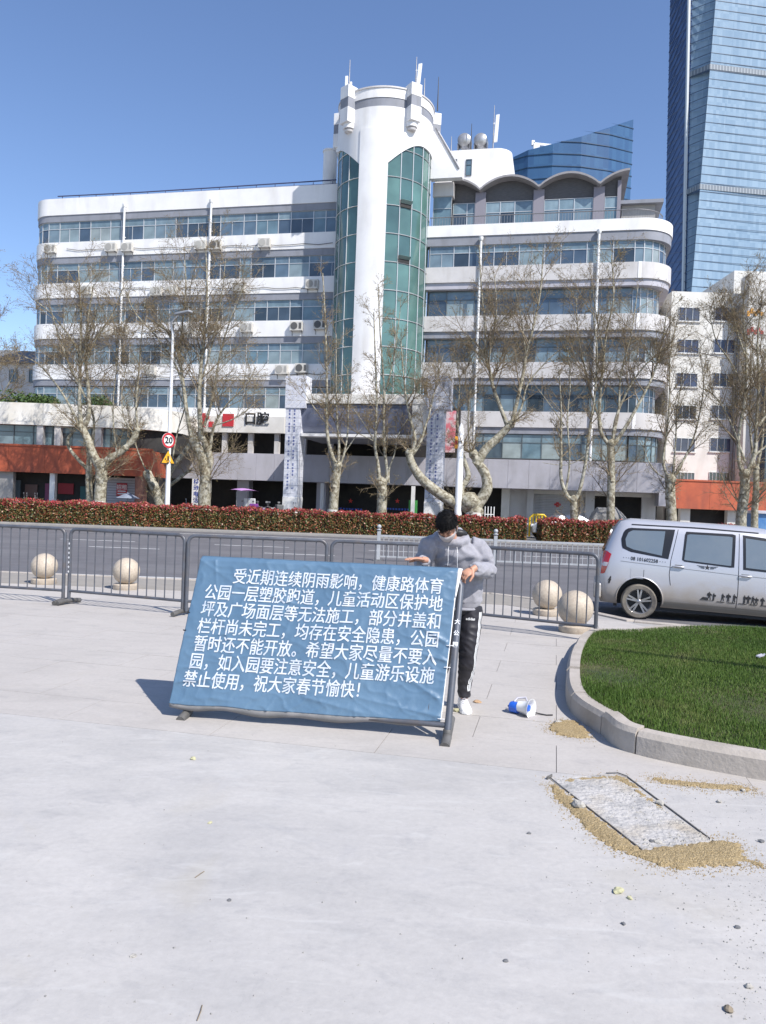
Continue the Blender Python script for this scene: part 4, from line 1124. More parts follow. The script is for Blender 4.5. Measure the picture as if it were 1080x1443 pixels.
        if balls:
            mb = MB()
            for j in range(balls):
                p = s.buds[rng.randrange(len(s.buds))]; mb.tube([p, p-Vector((0,0,.18))], .004, 3); mb.lathe([(.0,-.045),(.035,-.03),(.045,0),(.035,.03),(0,.045)], 6, p-Vector((0,0,.2)))
            o = mb.build('seed_balls', M['twig'], s.t); o['kind'] = 'stuff'
        return s.t
    def wash(s, px, pyt, r):
        b = s.loc(px, pyt); mb = MB(); mb.tube([Vector((b.x-.02,0,-.02)), Vector((b.x,0,b.z))], [r*1.08, r*1.02], 14); mb.build('limewash', M['limewash'], s.t, smooth=60)

# 1 leftmost
T = Tree('plane_tree', 'plane tree with whitewashed foot and two big low forks in front of the rust-red fascia', 44.5, (138,745), 1)
T.add([(140,750),(141,700),(143,672),(143,655)], .36, .31, True)
T.add([(143,662),(131,640),(123,618),(115,602)], .27, .20, True)
T.add([(143,662),(152,648),(170,637),(186,622),(194,606)], .24, .15, True, src=.5, bumpy=.1)
T.add([(115,602),(112,570),(113,520),(114,470),(113,420),(110,375)], .15, .03, src=.25)
T.add([(116,606),(125,585),(124,540),(120,500),(124,450),(132,400)], .17, .03, src=.25)
T.add([(114,606),(100,575),(78,540),(50,510),(18,498)], .09, .02, src=.3, dens=.8)
T.add([(113,500),(95,470),(70,440),(45,420)], .07, .02, src=.2)
T.add([(120,560),(100,520),(85,480),(70,430),(62,395)], .08, .02, src=.2)
T.add([(194,608),(192,570),(196,520),(200,470),(205,420)], .08, .02, src=.2)
T.add([(165,640),(160,600),(160,560),(165,500),(158,440)], .06, .02, src=.25, dens=.8)
T.add([(190,612),(175,590),(172,550),(182,500)], .05, .02)
T.add([(124,500),(140,470),(160,440),(175,400)], .07, .02)
T.wash(140, 706, .36); T.finish(1.0)
T = Tree('plane_tree', 'slim plane tree with a looping bent branch, directly behind the leftmost plane tree', 47, (127,745), 2)
T.add([(127,748),(126,700),(125,670),(127,640)], .22, .17, True)
T.add([(122,660),(108,645),(97,630),(96,618),(106,604),(112,590)], .11, .08, True, src=.8)
T.add([(127,645),(131,620),(130,580),(100,520),(88,470)], .12, .03, src=.4)
T.finish(.8, (1.2,2.6))
# 2 crooked leaning stump tree + big one behind lamp
T = Tree('plane_tree', 'crooked pollarded plane tree leaning left behind the street lamp', 45.5, (228,745), 3)
T.add([(230,750),(225,710),(217,685),(208,668)], .33, .24, True, bumpy=.08)
T.add([(226,712),(235,685),(243,660),(258,640),(272,620)], .17, .13, True, src=.7, bumpy=.08)
T.add([(232,690),(250,676),(268,662)], .12, .08, True, src=.6)
T.add([(208,668),(196,640),(185,605),(178,560)], .05, .02, src=.3)
T.add([(240,664),(250,610),(262,560),(248,500)], .06, .02, src=.3)
T.finish(.9, (1.0,2.2))
T = Tree('plane_tree', 'thick whitewashed plane tree with a knobbly trunk, right of the street lamp', 44, (288,745), 4)
T.add([(288,752),(288,705),(290,672),(285,645),(273,622)], .42, .26, True, bumpy=.06)
T.add([(290,672),(296,650),(292,632),(286,618)], .24, .15, True, src=.8)
T.add([(272,626),(264,585),(258,540),(252,500),(238,470),(222,455)], .14, .05, src=.3)
T.add([(284,622),(281,570),(283,520),(288,470),(292,410),(290,350)], .16, .03, src=.25)
T.add([(296,635),(302,600),(320,570),(345,545),(360,520)], .09, .02, src=.25)
T.add([(288,600),(300,560),(310,500),(325,450),(345,400)], .09, .02, src=.2)
T.add([(262,560),(250,520),(225,480),(190,440),(178,410)], .08, .02, src=.3)
T.add([(252,500),(258,450),(262,400),(260,360)], .06, .02, src=.2)
T.add([(283,540),(300,480),(312,420),(318,365)], .06, .02, src=.2)
T.add([(300,600),(330,590),(358,570)], .05, .02, dens=1.2)
T.wash(288, 714, .42); T.finish(1.0)
# 3
T = Tree('plane_tree', 'slender straight plane tree in front of the portico, left of its middle', 44, (469,750), 5)
T.add([(469,757),(470,715),(473,680),(476,656)], .30, .22, True)
T.add([(476,662),(466,635),(461,605),(461,560),(460,500),(458,440),(455,385)], .13, .03, src=.35)
T.add([(476,660),(478,630),(475,590),(474,540),(474,470)], .10, .02, src=.35)
T.add([(477,660),(485,640),(490,610),(491,570),(490,520)], .08, .02, src=.35)
T.add([(486,638),(498,620),(512,600)], .04, .015); T.add([(462,600),(440,570),(425,545)], .04, .015)
T.wash(469, 718, .29); T.finish(.9, (1.0,2.2))
# 4
T = Tree('plane_tree', 'forked plane tree with a burl on the trunk, in front of the portico centre', 44, (538,752), 6)
T.add([(538,760),(538,720),(539,695),(537,680)], .29, .27, True, bumpy=.06)
T.add([(536,685),(533,655),(529,630),(530,600),(531,560),(529,500),(527,440)], .12, .03, src=.35)
T.add([(541,688),(546,670),(543,640),(541,600),(541,540),(536,470),(533,400)], .12, .025, src=.3)
T.add([(548,680),(549,660),(556,640),(562,612),(575,590)], .06, .02, src=.4)
T.add([(530,625),(515,600),(498,575)], .05, .015); T.add([(528,622),(508,612),(485,600)], .04, .015)
T.add([(541,560),(552,520),(560,470),(565,430)], .05, .015)
T.finish(.85, (1.0,2.2))
# 5 the thick sprawling one
T = Tree('plane_tree', 'massive gnarled plane tree with one limb reaching low to the left and a sawn stub', 43.5, (670,755), 7)
T.add([(668,760),(668,735),(668,718),(662,708)], .42, .50, True, bumpy=.05)
T.add([(664,716),(640,708),(612,690),(592,672),(580,652),(577,638)], .37, .20, True, src=.95, bumpy=.05)
T.add([(670,716),(686,690),(684,668),(674,652),(668,640)], .34, .22, True, src=.95, bumpy=.07)
T.add([(672,655),(684,634),(704,615),(720,598)], .28, .19, True, src=.85)
T.add([(655,712),(650,690),(660,672),(655,650),(650,632)], .20, .10, True, src=.8, bumpy=.12)
T.add([(578,642),(585,622),(581,600),(574,570),(570,540),(565,480)], .12, .03, src=.3)
T.add([(582,640),(592,625),(600,600),(606,580),(615,540),(625,500)], .10, .02, src=.3)
T.add([(716,602),(706,575),(695,545),(690,520),(684,500),(684,460),(678,400),(676,345)], .13, .03, src=.25)
T.add([(721,600),(728,570),(737,530),(742,500),(752,460),(762,410),(766,350)], .13, .03, src=.25)
T.add([(723,600),(735,575),(745,540),(775,505),(800,485)], .08, .02, src=.3)
T.add([(686,505),(668,480),(650,470)], .06, .02); T.add([(690,500),(700,440),(696,380)], .06, .02, src=.2)
T.add([(742,505),(735,450),(725,400)], .05, .015); T.add([(664,640),(660,600),(662,560),(668,510)], .06, .02, src=.3)
T.add([(650,632),(645,590),(648,540),(640,490)], .06, .02, src=.3)
T.wash(668, 722, .46); T.finish(1.05)
mb = MB(); p = T.loc(721,597); mb.lathe([(0,-.1),(.2,-.09),(.2,.02),(0,.03)], 12, p); mb.build('sawn_stub', mat('cut_wood', (.10,.075,.05), .9), T.t)
# 6 reddish
T = Tree('plane_tree', 'reddish-brown Y-shaped tree in front of the roller shutter', 43, (810,757), 8, 'plane trees along the pavement behind the hedge')
T.add([(810,765),(810,738),(809,716),(808,704)], .24, .20, True, bumpy=.08)
T.add([(808,708),(797,694),(791,672),(791,640),(791,600),(791,570),(788,520)], .14, .03, src=.45)
T.add([(809,706),(817,692),(825,655),(832,600),(838,560),(842,500),(836,440)], .13, .03, src=.4)
T.add([(798,690),(803,650),(800,590),(804,540),(800,490)], .07, .02, src=.35)
T.add([(796,600),(775,570),(760,550)], .04, .015); T.add([(830,640),(800,655),(765,652)], .03, .012, dens=.6)
T.finish(.9, (1.0,2.2))
# 7
T = Tree('plane_tree', 'tall plane tree with spreading forks in front of the right end of the office block', 43.5, (862,755), 9)
T.add([(861,768),(861,710),(862,670),(861,625)], .24, .20, True)
T.add([(861,630),(846,605),(846,560),(850,520),(855,470),(865,420),(862,360)], .12, .03, src=.3)
T.add([(861,632),(880,605),(900,570),(920,530),(932,490),(940,440)], .13, .03, src=.3)
T.add([(864,626),(868,590),(885,550),(905,520),(925,500),(950,480)], .09, .02, src=.3)
T.add([(862,625),(872,580),(875,530),(890,470),(900,400)], .09, .02, src=.25)
T.add([(848,600),(835,560),(825,520),(815,470),(812,410)], .07, .02, src=.25)
T.add([(852,500),(842,450),(835,400)], .05, .015)
T.finish(1.0)
# 8
T = Tree('plane_tree', 'pale plane tree whose trunk stands between the grey canopy and the orange-red fascia', 43.5, (947,760), 10)
T.add([(947,775),(947,730),(945,695),(945,676)], .29, .26, True)
T.add([(944,680),(935,650),(940,610),(944,560),(945,500),(955,450)], .10, .02, src=.3)
T.add([(946,678),(960,655),(975,625),(985,590),(992,540),(985,490)], .09, .02, src=.3)
T.add([(942,676),(925,665),(912,645),(905,620)], .05, .015, dens=.7); T.add([(948,678),(952,630),(955,580),(962,530)], .07, .02, src=.3)
T.finish(.95, (1.2,2.6), balls=14)
# 9
T = Tree('plane_tree', 'large plane tree with dense dark crown at the right picture edge', 43, (1043,762), 11)
T.add([(1044,780),(1045,730),(1050,690),(1050,668)], .31, .24, True)
T.add([(1050,672),(1042,650),(1042,610),(1050,560),(1052,500),(1048,440),(1052,390)], .14, .03, src=.25)
T.add([(1052,670),(1064,640),(1066,600),(1070,540),(1068,480),(1075,410)], .15, .03, src=.25)
T.add([(1050,650),(1032,600),(1010,560),(985,545)], .08, .02, src=.3); T.add([(1055,560),(1030,510),(1010,480),(1000,440)], .07, .02, src=.3)
T.add([(1070,600),(1095,560),(1120,520)], .09, .02); T.add([(1066,640),(1090,620),(1110,600)], .07, .02)
T.add([(1068,540),(1085,480),(1098,420)], .07, .02, src=.2); T.add([(1050,500),(1035,450),(1030,410)], .05, .02)
T.finish(1.15, balls=16)
T = Tree('plane_tree', 'thin dark tree standing just behind the large tree at the right picture edge', 46.5, (1064,760), 12)
T.add([(1064,775),(1064,720),(1066,690),(1066,660)], .22, .16, True)
T.add([(1066,665),(1075,620),(1078,560),(1085,500)], .10, .02, src=.3); T.add([(1065,665),(1058,610),(1058,540),(1062,470)], .10, .02, src=.3)
T.finish(.8, (1.0,2.2))
# 10 bare tree beyond the left picture edge
T = Tree('plane_tree', 'plane tree mostly outside the left picture edge, only its right branches reaching in', 45, (-60,745), 13)
T.add([(-60,750),(-60,700),(-58,660)], .33, .27, True)
T.add([(-58,665),(-45,620),(-30,570),(-20,520),(-15,450),(-12,400)], .14, .03, src=.3)
T.add([(-40,610),(-15,580),(10,545),(30,500)], .07, .02, src=.3)
T.finish(.9)
# ---------------------------------------------------------------- hedges
def hedge_leaf_mat(name, cols):
    m = bpy.data.materials.new(name); m.use_nodes = True; nt = m.node_tree; N = nt.nodes; L = nt.links
    P = N['Principled BSDF']; P.inputs['Roughness'].default_value = .45
    g = N.new('ShaderNodeNewGeometry'); rp = N.new('ShaderNodeValToRGB'); cr = rp.color_ramp; cr.interpolation = 'CONSTANT'
    while len(cr.elements) < len(cols): cr.elements.new(.5)
    for i, c in enumerate(cols): cr.elements[i].position = i/len(cols); cr.elements[i].color = (*c, 1)
    L.new(g.outputs['Random Per Island'], rp.inputs[0]); L.new(rp.outputs[0], P.inputs['Base Color'])
    return m
M['leaf_red'] = hedge_leaf_mat('red_young_leaves', [(.40,.05,.06),(.30,.035,.045),(.46,.09,.085),(.26,.06,.04),(.14,.11,.03)])
M['leaf_mix'] = hedge_leaf_mat('mixed_hedge_leaves', [(.10,.11,.03),(.06,.075,.02),(.26,.11,.045),(.16,.14,.045),(.28,.06,.04),(.035,.045,.014),(.22,.17,.06),(.30,.13,.06)])
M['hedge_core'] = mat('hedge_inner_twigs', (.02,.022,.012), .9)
def hedge(x0, x1, y0, y1, h, label, seed, n):
    t = thing('hedge', label, 'hedge', ((x0+x1)/2, y0, 0), 0, 'red-tipped hedges along the far side of the road')
    ox = (x0+x1)/2; g = np.random.default_rng(seed)
    w = x1-x0
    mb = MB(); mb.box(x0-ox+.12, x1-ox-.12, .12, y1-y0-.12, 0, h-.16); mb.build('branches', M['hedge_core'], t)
    vs = []; mi = []
    for part, k in (('front', int(n*.62)), ('top', int(n*.3)), ('end', int(n*.04)), ('end2', int(n*.04))):
        u = g.random((k,1)); q = g.random((k,1))
        bumps = lambda x: .05*np.sin(x*2.1+seed)+.035*np.sin(x*5.3)+.02*np.sin(x*13)
        X = x0-ox+u*w
        top = h+bumps(X)
        if part == 'front': p = np.concatenate([X, -.02+bumps(X*1.7)+.12*g.random((k,1)), .02+q*(top-.02)], 1)
        elif part == 'top': p = np.concatenate([X, q*(y1-y0), top-.1*g.random((k,1))+.10*g.random((k,1))**4], 1)
        elif part == 'end': p = np.concatenate([x0-ox+.1*g.random((k,1)), u*(y1-y0), q*top], 1)
        else: p = np.concatenate([x1-ox-.1*g.random((k,1)), u*(y1-y0), q*top], 1)
        a = g.normal(size=(k,3)); a[:,2] += .5; a /= np.linalg.norm(a,axis=1)[:,None]; b = np.cross(a, g.normal(size=(k,3))); b /= np.linalg.norm(b,axis=1)[:,None]
        s = .055*(.6+.8*g.random((k,1)))
        vs.append(np.stack([p-a*s, p+b*s*.5, p+a*s, p-b*s*.5],1).reshape(-1,3))
        hh = p[:,2]/h; mi.append((hh+g.normal(size=k)*.13 > .86).astype(int))
    v = np.concatenate(vs); m = np.concatenate(mi); f = np.arange(len(v)).reshape(-1,4)
    me = np_mesh('foliage', v, f, [M['leaf_mix'], M['leaf_red']], m); o = link('foliage', me, t); o['kind'] = 'stuff'
HY = 41.7
xg = at(752, 750, HY).x; xg2 = at(757.5, 750, HY).x; xe = at(880, 750, HY).x
hedge(-27, xg-.35, HY, HY+1.5, 1.16, 'long clipped red-leaved hedge from the left picture edge to the gap behind the man', 3, 62000)
hedge(xg2+.25, xe+6, HY, HY+1.5, 1.16, 'shorter clipped red-green hedge right of the gap, ending behind the silver van', 4, 26000)

# ---------------------------------------------------------------- street lamp with traffic signs
YL = 43.4
lx = at(236, 700, YL).x
t = thing('street_lamp', 'tall white street lamp pole left of the thick whitewashed plane tree', 'street lamp', (lx, YL, 0))
zt = at(243, 468, YL).z
mb = MB(); mb.tube([(0,0,0),(0,0,3.2)], [.15,.125], 14); mb.tube([(0,0,3.2),(0,0,zt)], [.12,.07], 12); mb.build('pole', M['whitep'], t, smooth=60)
mb = MB(); mb.tube([(0,0,zt-.1),(-.1,-.1,zt+.5),(.4,-.4,zt+.9)], [.07,.05,.04], 8); mb.build('arm', M['whitep'], t, smooth=60)
mb = MB(); mb.obox((.7,-.6,zt+.95), (.45,-.25,.04), (.08,.14,0), (0,0,.06)); mb.build('lamp_head', mat('lamp_grey', (.35,.36,.38), .4), t, bevel=.03)
def disc(r, y, n=32, r2=0, z=0): 
    m = MB(); 
    if r2: m.add([(q*math.cos(2*math.pi*k/n), y, z+q*math.sin(2*math.pi*k/n)) for q in (r2, r) for k in range(n)], [(k,(k+1)%n,n+(k+1)%n,n+k) for k in range(n)])
    else: m.add([(r*math.cos(2*math.pi*k/n), y, z+r*math.sin(2*math.pi*k/n)) for k in range(n)], [tuple(range(n))])
    return m
s = thing('speed_limit_sign', 'round red-rimmed speed limit sign reading 20 on the street lamp pole', 'traffic sign', (lx, YL-.15, at(241,621,YL).z), math.radians(50))
mb = MB(); mb.lathe([(.0,0),(.42,0),(.42,.02),(0,.02)], 32, (0,0,0), axis='y'); mb.build('plate', M['whitep'], s)
disc(.42, -.024, r2=.31).build('rim', M['red'], s)
me = text_mesh('20', .50, .012); me.materials.clear(); me.materials.append(M['black']); o = link('lettering', me, s); o.location = (0,-.03,0); o.rotation_euler = (math.pi/2,0,0)
mb = MB(); mb.box(-.03,.03,.02,.2,-.1,.1); mb.build('clamp', M['metal'], s)
s = thing('warning_sign', 'yellow triangular warning sign with a black pedestrian symbol on the street lamp pole', 'traffic sign', (lx, YL-.15, at(240,647,YL).z), math.radians(48))
def tri(r, y0, y1, dz=0):
    m = MB(); p = [(r*math.cos(math.radians(a)), r*math.sin(math.radians(a))+dz) for a in (90,210,330)]
    m.add([(x,y0,z) for x,z in p]+[(x,y1,z) for x,z in p], [(0,1,2),(5,4,3),(0,3,4,1),(1,4,5,2),(2,5,3,0)]); return m
tri(.56,-.0,.02).build('plate', M['black'], s); tri(.45,-.012,-.004).build('face', mat('traffic_yellow', (.75,.38,.02), .5), s)
mb = MB(); mb.obox((0,-.02,.12),(.045,0,0),(0,.003,0),(0,0,.045)); mb.obox((0,-.02,-.01),(.05,0,0),(0,.003,0),(0,0,.08)); mb.obox((-.06,-.02,-.15),(.02,0,.01),(0,.003,0),(-.03,0,.07)); mb.obox((.06,-.02,-.15),(.02,0,-.01),(0,.003,0),(.03,0,.07)); mb.obox((-.17,-.02,-.02),(.03,0,0),(0,.003,0),(0,0,.05)); mb.obox((.15,-.02,-.17),(.05,0,0),(0,.003,0),(0,0,.015)); mb.build('symbol', M['black'], s)
mb = MB(); mb.box(-.03,.03,.02,.2,-.1,.1); mb.build('clamp', M['metal'], s)
# white post with yellow flag-like box near the thick tree
YP = 43.3
px_ = at(646.5, 700, YP).x; zt = at(650.5, 596, YP).z
t = thing('white_post', 'white tapering post with a yellow box near its top, left of the gnarled plane tree', 'post', (px_, YP, 0))
mb = MB(); mb.tube([(0,0,0),(0,0,zt-.3),(0,0,zt)], [.21,.17,.02], 16); mb.build('shaft', M['whitep'], t, smooth=50)
mb = MB(); mb.box(-.32,-.17,-.1,.1,zt-1.4,zt-.75); mb.build('yellow_box', mat('yellow_orange', (.70,.30,.02), .5), t)
mb = MB(); mb.box(-.3,-.2,-.108,-.1,zt-1.2,zt-1.0); mb.build('red_label', M['red'], t)

# boulder behind the hedge
def boulder(label, p, r, seed, name='boulder', m='pave2', cat='boulder'):
    t = bmesh.new(); bmesh.ops.create_icosphere(t, subdivisions=3, radius=1)
    for v in t.verts:
        n = mnoise.fractal(v.co*1.3+Vector((seed,0,0)), 1.0, 2.0, 4)
        v.co = Vector((v.co.x*r[0], v.co.y*r[1], v.co.z*r[2]))*(1+.28*n)
    me = bpy.data.meshes.new(name); t.to_mesh(me); t.free(); me.materials.append(M[m] if isinstance(m,str) else m)
    o = link(name, me); o.location = p; return tag(o, label, cat)
bp = at(862, 722, 46)
boulder('rounded grey garden boulder beyond the hedge, behind the trunk of the tall spreading tree', (bp.x-.3, 46, .75), (1.25,.8,1.35), 2.2, m=mat('granite', (.30,.29,.28), .9, (.22,.21,.20), 4, bump=.5, bscale=6))
# yellow crowd-control barrier and white bollard rails
bx = at(764, 735, 45.5).x
t = thing('yellow_barrier', 'bright yellow plastic safety barrier behind the gap in the hedge', 'barrier', (bx, 45.5, 0))
YL_ = mat('yellow_plastic', (.78,.50,.02), .5)
mb = MB(); mb.tube([(-.7,0,.1),(-.7,0,1.2),(-.5,0,1.38),(.1,0,1.38),(.3,0,1.2),(.3,0,.1)], .06, 8); mb.build('frame', YL_, t, smooth=60)
for k in range(5):
    mb = MB(); mb.box(-.55+k*.17,-.47+k*.17,-.02,.02,.3,1.36); mb.build('bar', YL_, t)
for k in range(3):
    mb = MB(); mb.tube([(.45+.3*k,0,.1),(.45+.3*k,0,1.25),(.65+.3*k,0,1.25),(.65+.3*k,0,.1)], .04, 6); mb.build('hoop', YL_, t)
t = thing('white_railing', 'short white tubular railing behind the hedge at the foot of the gnarled plane tree', 'railing', (at(690,720,44.6).x, 44.6, 0))
for k in range(4):
    mb = MB(); mb.tube([(-.25+.17*k,0,0),(-.25+.17*k,0,1.75)], .03, 6); mb.build('post', M['whitep'], t)
mb = MB(); mb.tube([(-.25,0,1.3),(.26,0,1.3)], .025, 6); mb.build('rail', M['whitep'], t)

# ---------------------------------------------------------------- vehicles and scooters behind the hedge
def small_car(x, y, rz, label, colm):
    t = thing('parked_car', label, 'car', (x, y, 0), rz)
    prof = [(-2.1,.35),(-2.15,.75),(-1.9,.95),(-1.1,1.02),(-.45,1.42),(.75,1.46),(1.5,1.05),(2.05,.95),(2.15,.6),(2.1,.3)]
    mb = MB(); n = len(prof)
    for w, ins in ((.85, 1),): 
        vs = [(x_, -w*(.8 if z>1.1 else 1), z) for x_, z in prof]+[(x_, w*(.8 if z>1.1 else 1), z) for x_, z in prof]
        mb.add(vs, [tuple(range(n)), tuple(range(2*n-1,n-1,-1))]+[(i,n+i,n+(i+1)%n,(i+1)%n) for i in range(n)])
    mb.build('body', colm, t, bevel=.05)
    mb = MB(); mb.add([(-1.0,-.80,1.06),(1.35,-.80,1.08),(.7,-.695,1.4),(-.4,-.695,1.38)], [(0,1,2,3)]); mb.build('side_window', M['black'], t)
    for wx in (-1.3,1.3):
        for s_ in (-1,1):
            mb = MB(); mb.lathe([(.1,-.1),(.32,-.1),(.32,.1),(.1,.1)], 20, (wx,s_*.8,.32), axis='y'); mb.build('wheel', M['rubber'], t)
    for s_ in (-1,1):
        mb = MB(); mb.box(-2.17,-2.05,s_*.6-.15,s_*.6+.15,.7,.85); mb.build('headlight', M['whitep'], t)
    return t
carp = mat('silver_blue_paint', (.45,.47,.50), .3, metal=.5, coat=.5)
small_car(at(795,740,46.2).x, 46.2, .1, 'silver-blue car parked behind the hedge in front of the roller shutter', carp)
def scooter(px, Y, rz, label, c1, c2, canopy=None, box=None):
    x = at(px, 715, Y).x; t = thing('scooter', label, 'scooter', (x, Y, 0), rz, 'scooters parked behind the hedge'); t.scale = (1.18,1.18,1.18)
    m1 = mat('scooter_paint', c1, .35, coat=.5); m2 = mat('scooter_trim', c2, .6)
    for wx in (-.6,.6):
        mb = MB(); mb.lathe([(.1,-.05),(.22,-.055),(.24,0),(.22,.055),(.1,.05)], 18, (wx,0,.24), axis='y'); mb.build('wheel', M['rubber'], t, smooth=60)
    mb = MB(); mb.tube([(-.75,0,.55),(-.45,0,.62),(-.1,0,.6)], [.12,.17,.1], 10); mb.box(-.1,.4,-.12,.12,.25,.36); mb.tube([(.38,0,.3),(.48,0,.95)], [.16,.12], 10); mb.build('body', m1, t, smooth=50)
    mb = MB(); mb.obox((-.35,0,.8),(.32,0,0),(0,.13,0),(0,0,.06)); mb.build('seat', M['black'], t, bevel=.03)
    mb = MB(); mb.tube([(.42,-.3,1.08),(.48,0,1.02),(.42,.3,1.08)], .02, 6); mb.tube([(.48,0,.9),(.48,0,1.04)], .03, 6); mb.build('handlebar', M['metal'], t)
    mb = MB(); mb.lathe([(0,-.04),(.07,0),(.06,.04)], 12, (.52,0,.98)); mb.build('headlight', M['whitep'], t)
    for s_ in (-1,1):
        mb = MB(); mb.tube([(.45,.26*s_,1.08),(.43,.3*s_,1.25)], .01, 5); mb.obox((.43,.31*s_,1.3),(.01,0,0),(0,.06,0),(0,0,.04)); mb.build('mirror', M['metal'], t)
    if box: mb = MB(); mb.box(-.85,-.5,-.17,.17,.86,1.2); mb.build('top_box', m2, t, bevel=.03)
    if canopy:
        mb = MB(); mb.tube([(-.5,0,.8),(-.55,0,1.75)], .02, 6); mb.build('canopy_pole', M['metal'], t); mb = MB(); mb.tube([(.5,0,1.0),(.35,0,1.75)], .02, 6); mb.build('canopy_pole', M['metal'], t)
        mb = MB(); cm = mat('canopy_fabric', canopy, .7)
        P_ = [(x_, y_, 1.75+.18*math.cos(x_*1.4)*math.cos(y_*2.5)) for x_ in np.linspace(-.75,.8,8) for y_ in np.linspace(-.4,.4,5)]
        mb.add(P_, [(i*5+j, i*5+j+1, (i+1)*5+j+1, (i+1)*5+j) for i in range(7) for j in range(4)]); mb.build('rain_canopy', cm, t, smooth=180)
        mb = MB(); mb.obox((.62,0,1.0),(.03,0,.0),(0,.32,0),(-.04,0,.45)); mb.build('wind_shield', M['whitep'], t, bevel=.02)
    return t
scooter(342, 44.8, 1.15, 'scooter with lilac rain canopy and white leg cover, right of the thick whitewashed tree', (.55,.50,.48), (.4,.2,.5), canopy=(.42,.22,.48))
scooter(366, 45.5, 1.3, 'purple scooter with a top box next to the scooter with the lilac canopy', (.25,.06,.30), (.2,.05,.25), box=1)
scooter(388, 45.6, 2.0, 'dark green-grey scooter between the purple scooter and the left portico pillar', (.06,.10,.10), (.1,.1,.1), box=1)
scooter(403, 44.9, .3, 'cream scooter right beside the foot of the left portico pillar', (.6,.57,.52), (.6,.6,.6))
scooter(249, 45, .2, 'white scooter closest to the street lamp pole, behind the hedge', (.65,.65,.66), (.2,.2,.2))
scooter(262, 45.2, .4, 'white and red scooter between the street lamp and the blue-lettered name board', (.6,.55,.55), (.5,.1,.1))
scooter(22, 46, .2, 'dark scooter behind the hedge at the far left under the rust-red fascia', (.10,.10,.12), (.2,.2,.2))
scooter(37, 46.3, .6, 'grey-lilac scooter behind the hedge, second from the left picture edge', (.30,.27,.33), (.2,.2,.2))
# grey-blue parasol by the annex shutter
up = at(180, 706, 47)
t = thing('parasol', 'small folded-down grey-blue parasol by the red-brown pier of the annex', 'parasol', (up.x, 47, 0))
mb = MB(); mb.tube([(0,0,0),(0,0,1.75)], .02, 6); mb.build('pole', M['metal'], t)
mb = MB(); mb.add([(0,0,1.8)]+[(.75*math.cos(a), .75*math.sin(a), 1.45) for a in np.linspace(0,2*math.pi,9)[:-1]], [(0,1+k,1+(k+1)%8) for k in range(8)]); mb.build('canopy', mat('parasol_cloth', (.22,.25,.32), .8), t)
# blue kiosk at the right edge
kp_ = at(1076, 725, 52); t = thing('kiosk', 'small blue and grey kiosk at the right picture edge beside the orange-red fascia', 'kiosk', (kp_.x, 52, 0))
mb = MB(); mb.box(-.9,.9,-.6,.6,0,1.95); mb.build('cabin', mat('kiosk_blue', (.05,.16,.38), .4, (.10,.22,.42), 2), t)
mb = MB(); mb.box(-1.1,1.1,-.8,.8,1.95,2.15); mb.build('roof', M['canopy'], t, bevel=.02)
mb = MB(); mb.box(-.93,-.8,-.63,-.5,0,1.95); mb.build('corner_post', M['whitep'], t)

# ---------------------------------------------------------------- white guard fence on the road
GF = [(gnd(533,790,ROAD_Z).x, 25.2)]
gdx, gdy = 1.0, -.07
m_rail = mat('grey_white_rail_paint', (.42,.43,.45), .5, (.34,.35,.36), 4)
def guard(x, y, ln, label):
    t = thing('guard_fence', label, 'guard fence', (x, y, ROAD_Z), math.atan2(gdy, gdx), 'guard fence panels on the road')
    mb = MB(); mb.box(.06, ln-.06, -.03, .03, .78, .84); mb.build('top_rail', m_rail, t)
    mb = MB(); mb.box(.06, ln-.06, -.025, .025, .12, .17); mb.build('bottom_rail', m_rail, t)
    k = 0
    n = int(ln/.155)
    if 'gb' not in M: mb = MB(); mb.tube([(0,0,.17),(0,0,.78)], .012, 5); M['gb'] = mb.mesh('bar', m_rail)
    for k in range(1, n):
        o = link('bar', M['gb'], t); o.location = (k*ln/n, 0, 0)
    mb = MB(); mb.box(-.055,.055,-.055,.055,0,.95); mb.build('post', m_rail, t, bevel=.008)
    mb = MB(); mb.lathe([(.03,0),(.08,.03),(.085,.05),(.03,.08),(.06,.11),(.075,.15),(.05,.2),(0,.22)], 14, (0,0,.95)); mb.build('finial', m_rail, t, smooth=60)
    mb = MB(); mb.box(-.14,.14,-.14,.14,0,.05); mb.build('foot_plate', M['metal'], t)
x, y = GF[0]
names = ['first panel of the white guard fence on the road, half hidden by the blue banner', 'white guard fence panel on the road directly behind the man',
         'white guard fence panel on the road above the right crowd barrier', 'white guard fence panel on the road ending behind the silver van rear', 'white guard fence panel on the road hidden mostly behind the silver van']
px_list = [533, 696, 775]
for i, lab in enumerate(names[:4]):
    ln = 3.7; guard(x, y, ln, lab); x += ln*gdx; y += ln*gdy

# ---------------------------------------------------------------- stone ball bollards
stone = mat('beige_granite_ball', (.50,.43,.34), .55, (.40,.33,.26), 30, dirt=((.24,.20,.16), 4, .5, (1,1,1)), bump=.08, bscale=60)
def ball(px, py, r, label, rings=False):
    p = gnd(px, py); t = thing('stone_ball_bollard', label, 'bollard', (p.x, p.y+.2, 0), 0, 'stone ball bollards along the road edge')
    mb = MB(); mb.lathe([(.0,0),(.21,0),(.22,.02),(.22,.085),(.20,.10),(0,.10)], 28); mb.build('base', stone, t, smooth=40)
    b = MB(); pr = [(max(.0, r*math.sin(a)), .095+r*.97-r*math.cos(a)) for a in np.linspace(.35, math.pi, 22)]; b.lathe(pr, 36); b.build('ball', stone, t, smooth=60)
    if rings:
        zc = .095+r*.97
        for dz in (-.0, .04,): pass
    return t
ball(55, 824, .232, 'stone ball bollard furthest left, near the left picture edge')
ball(172, 832, .234, 'stone ball bollard left of the blue banner, second from the left')
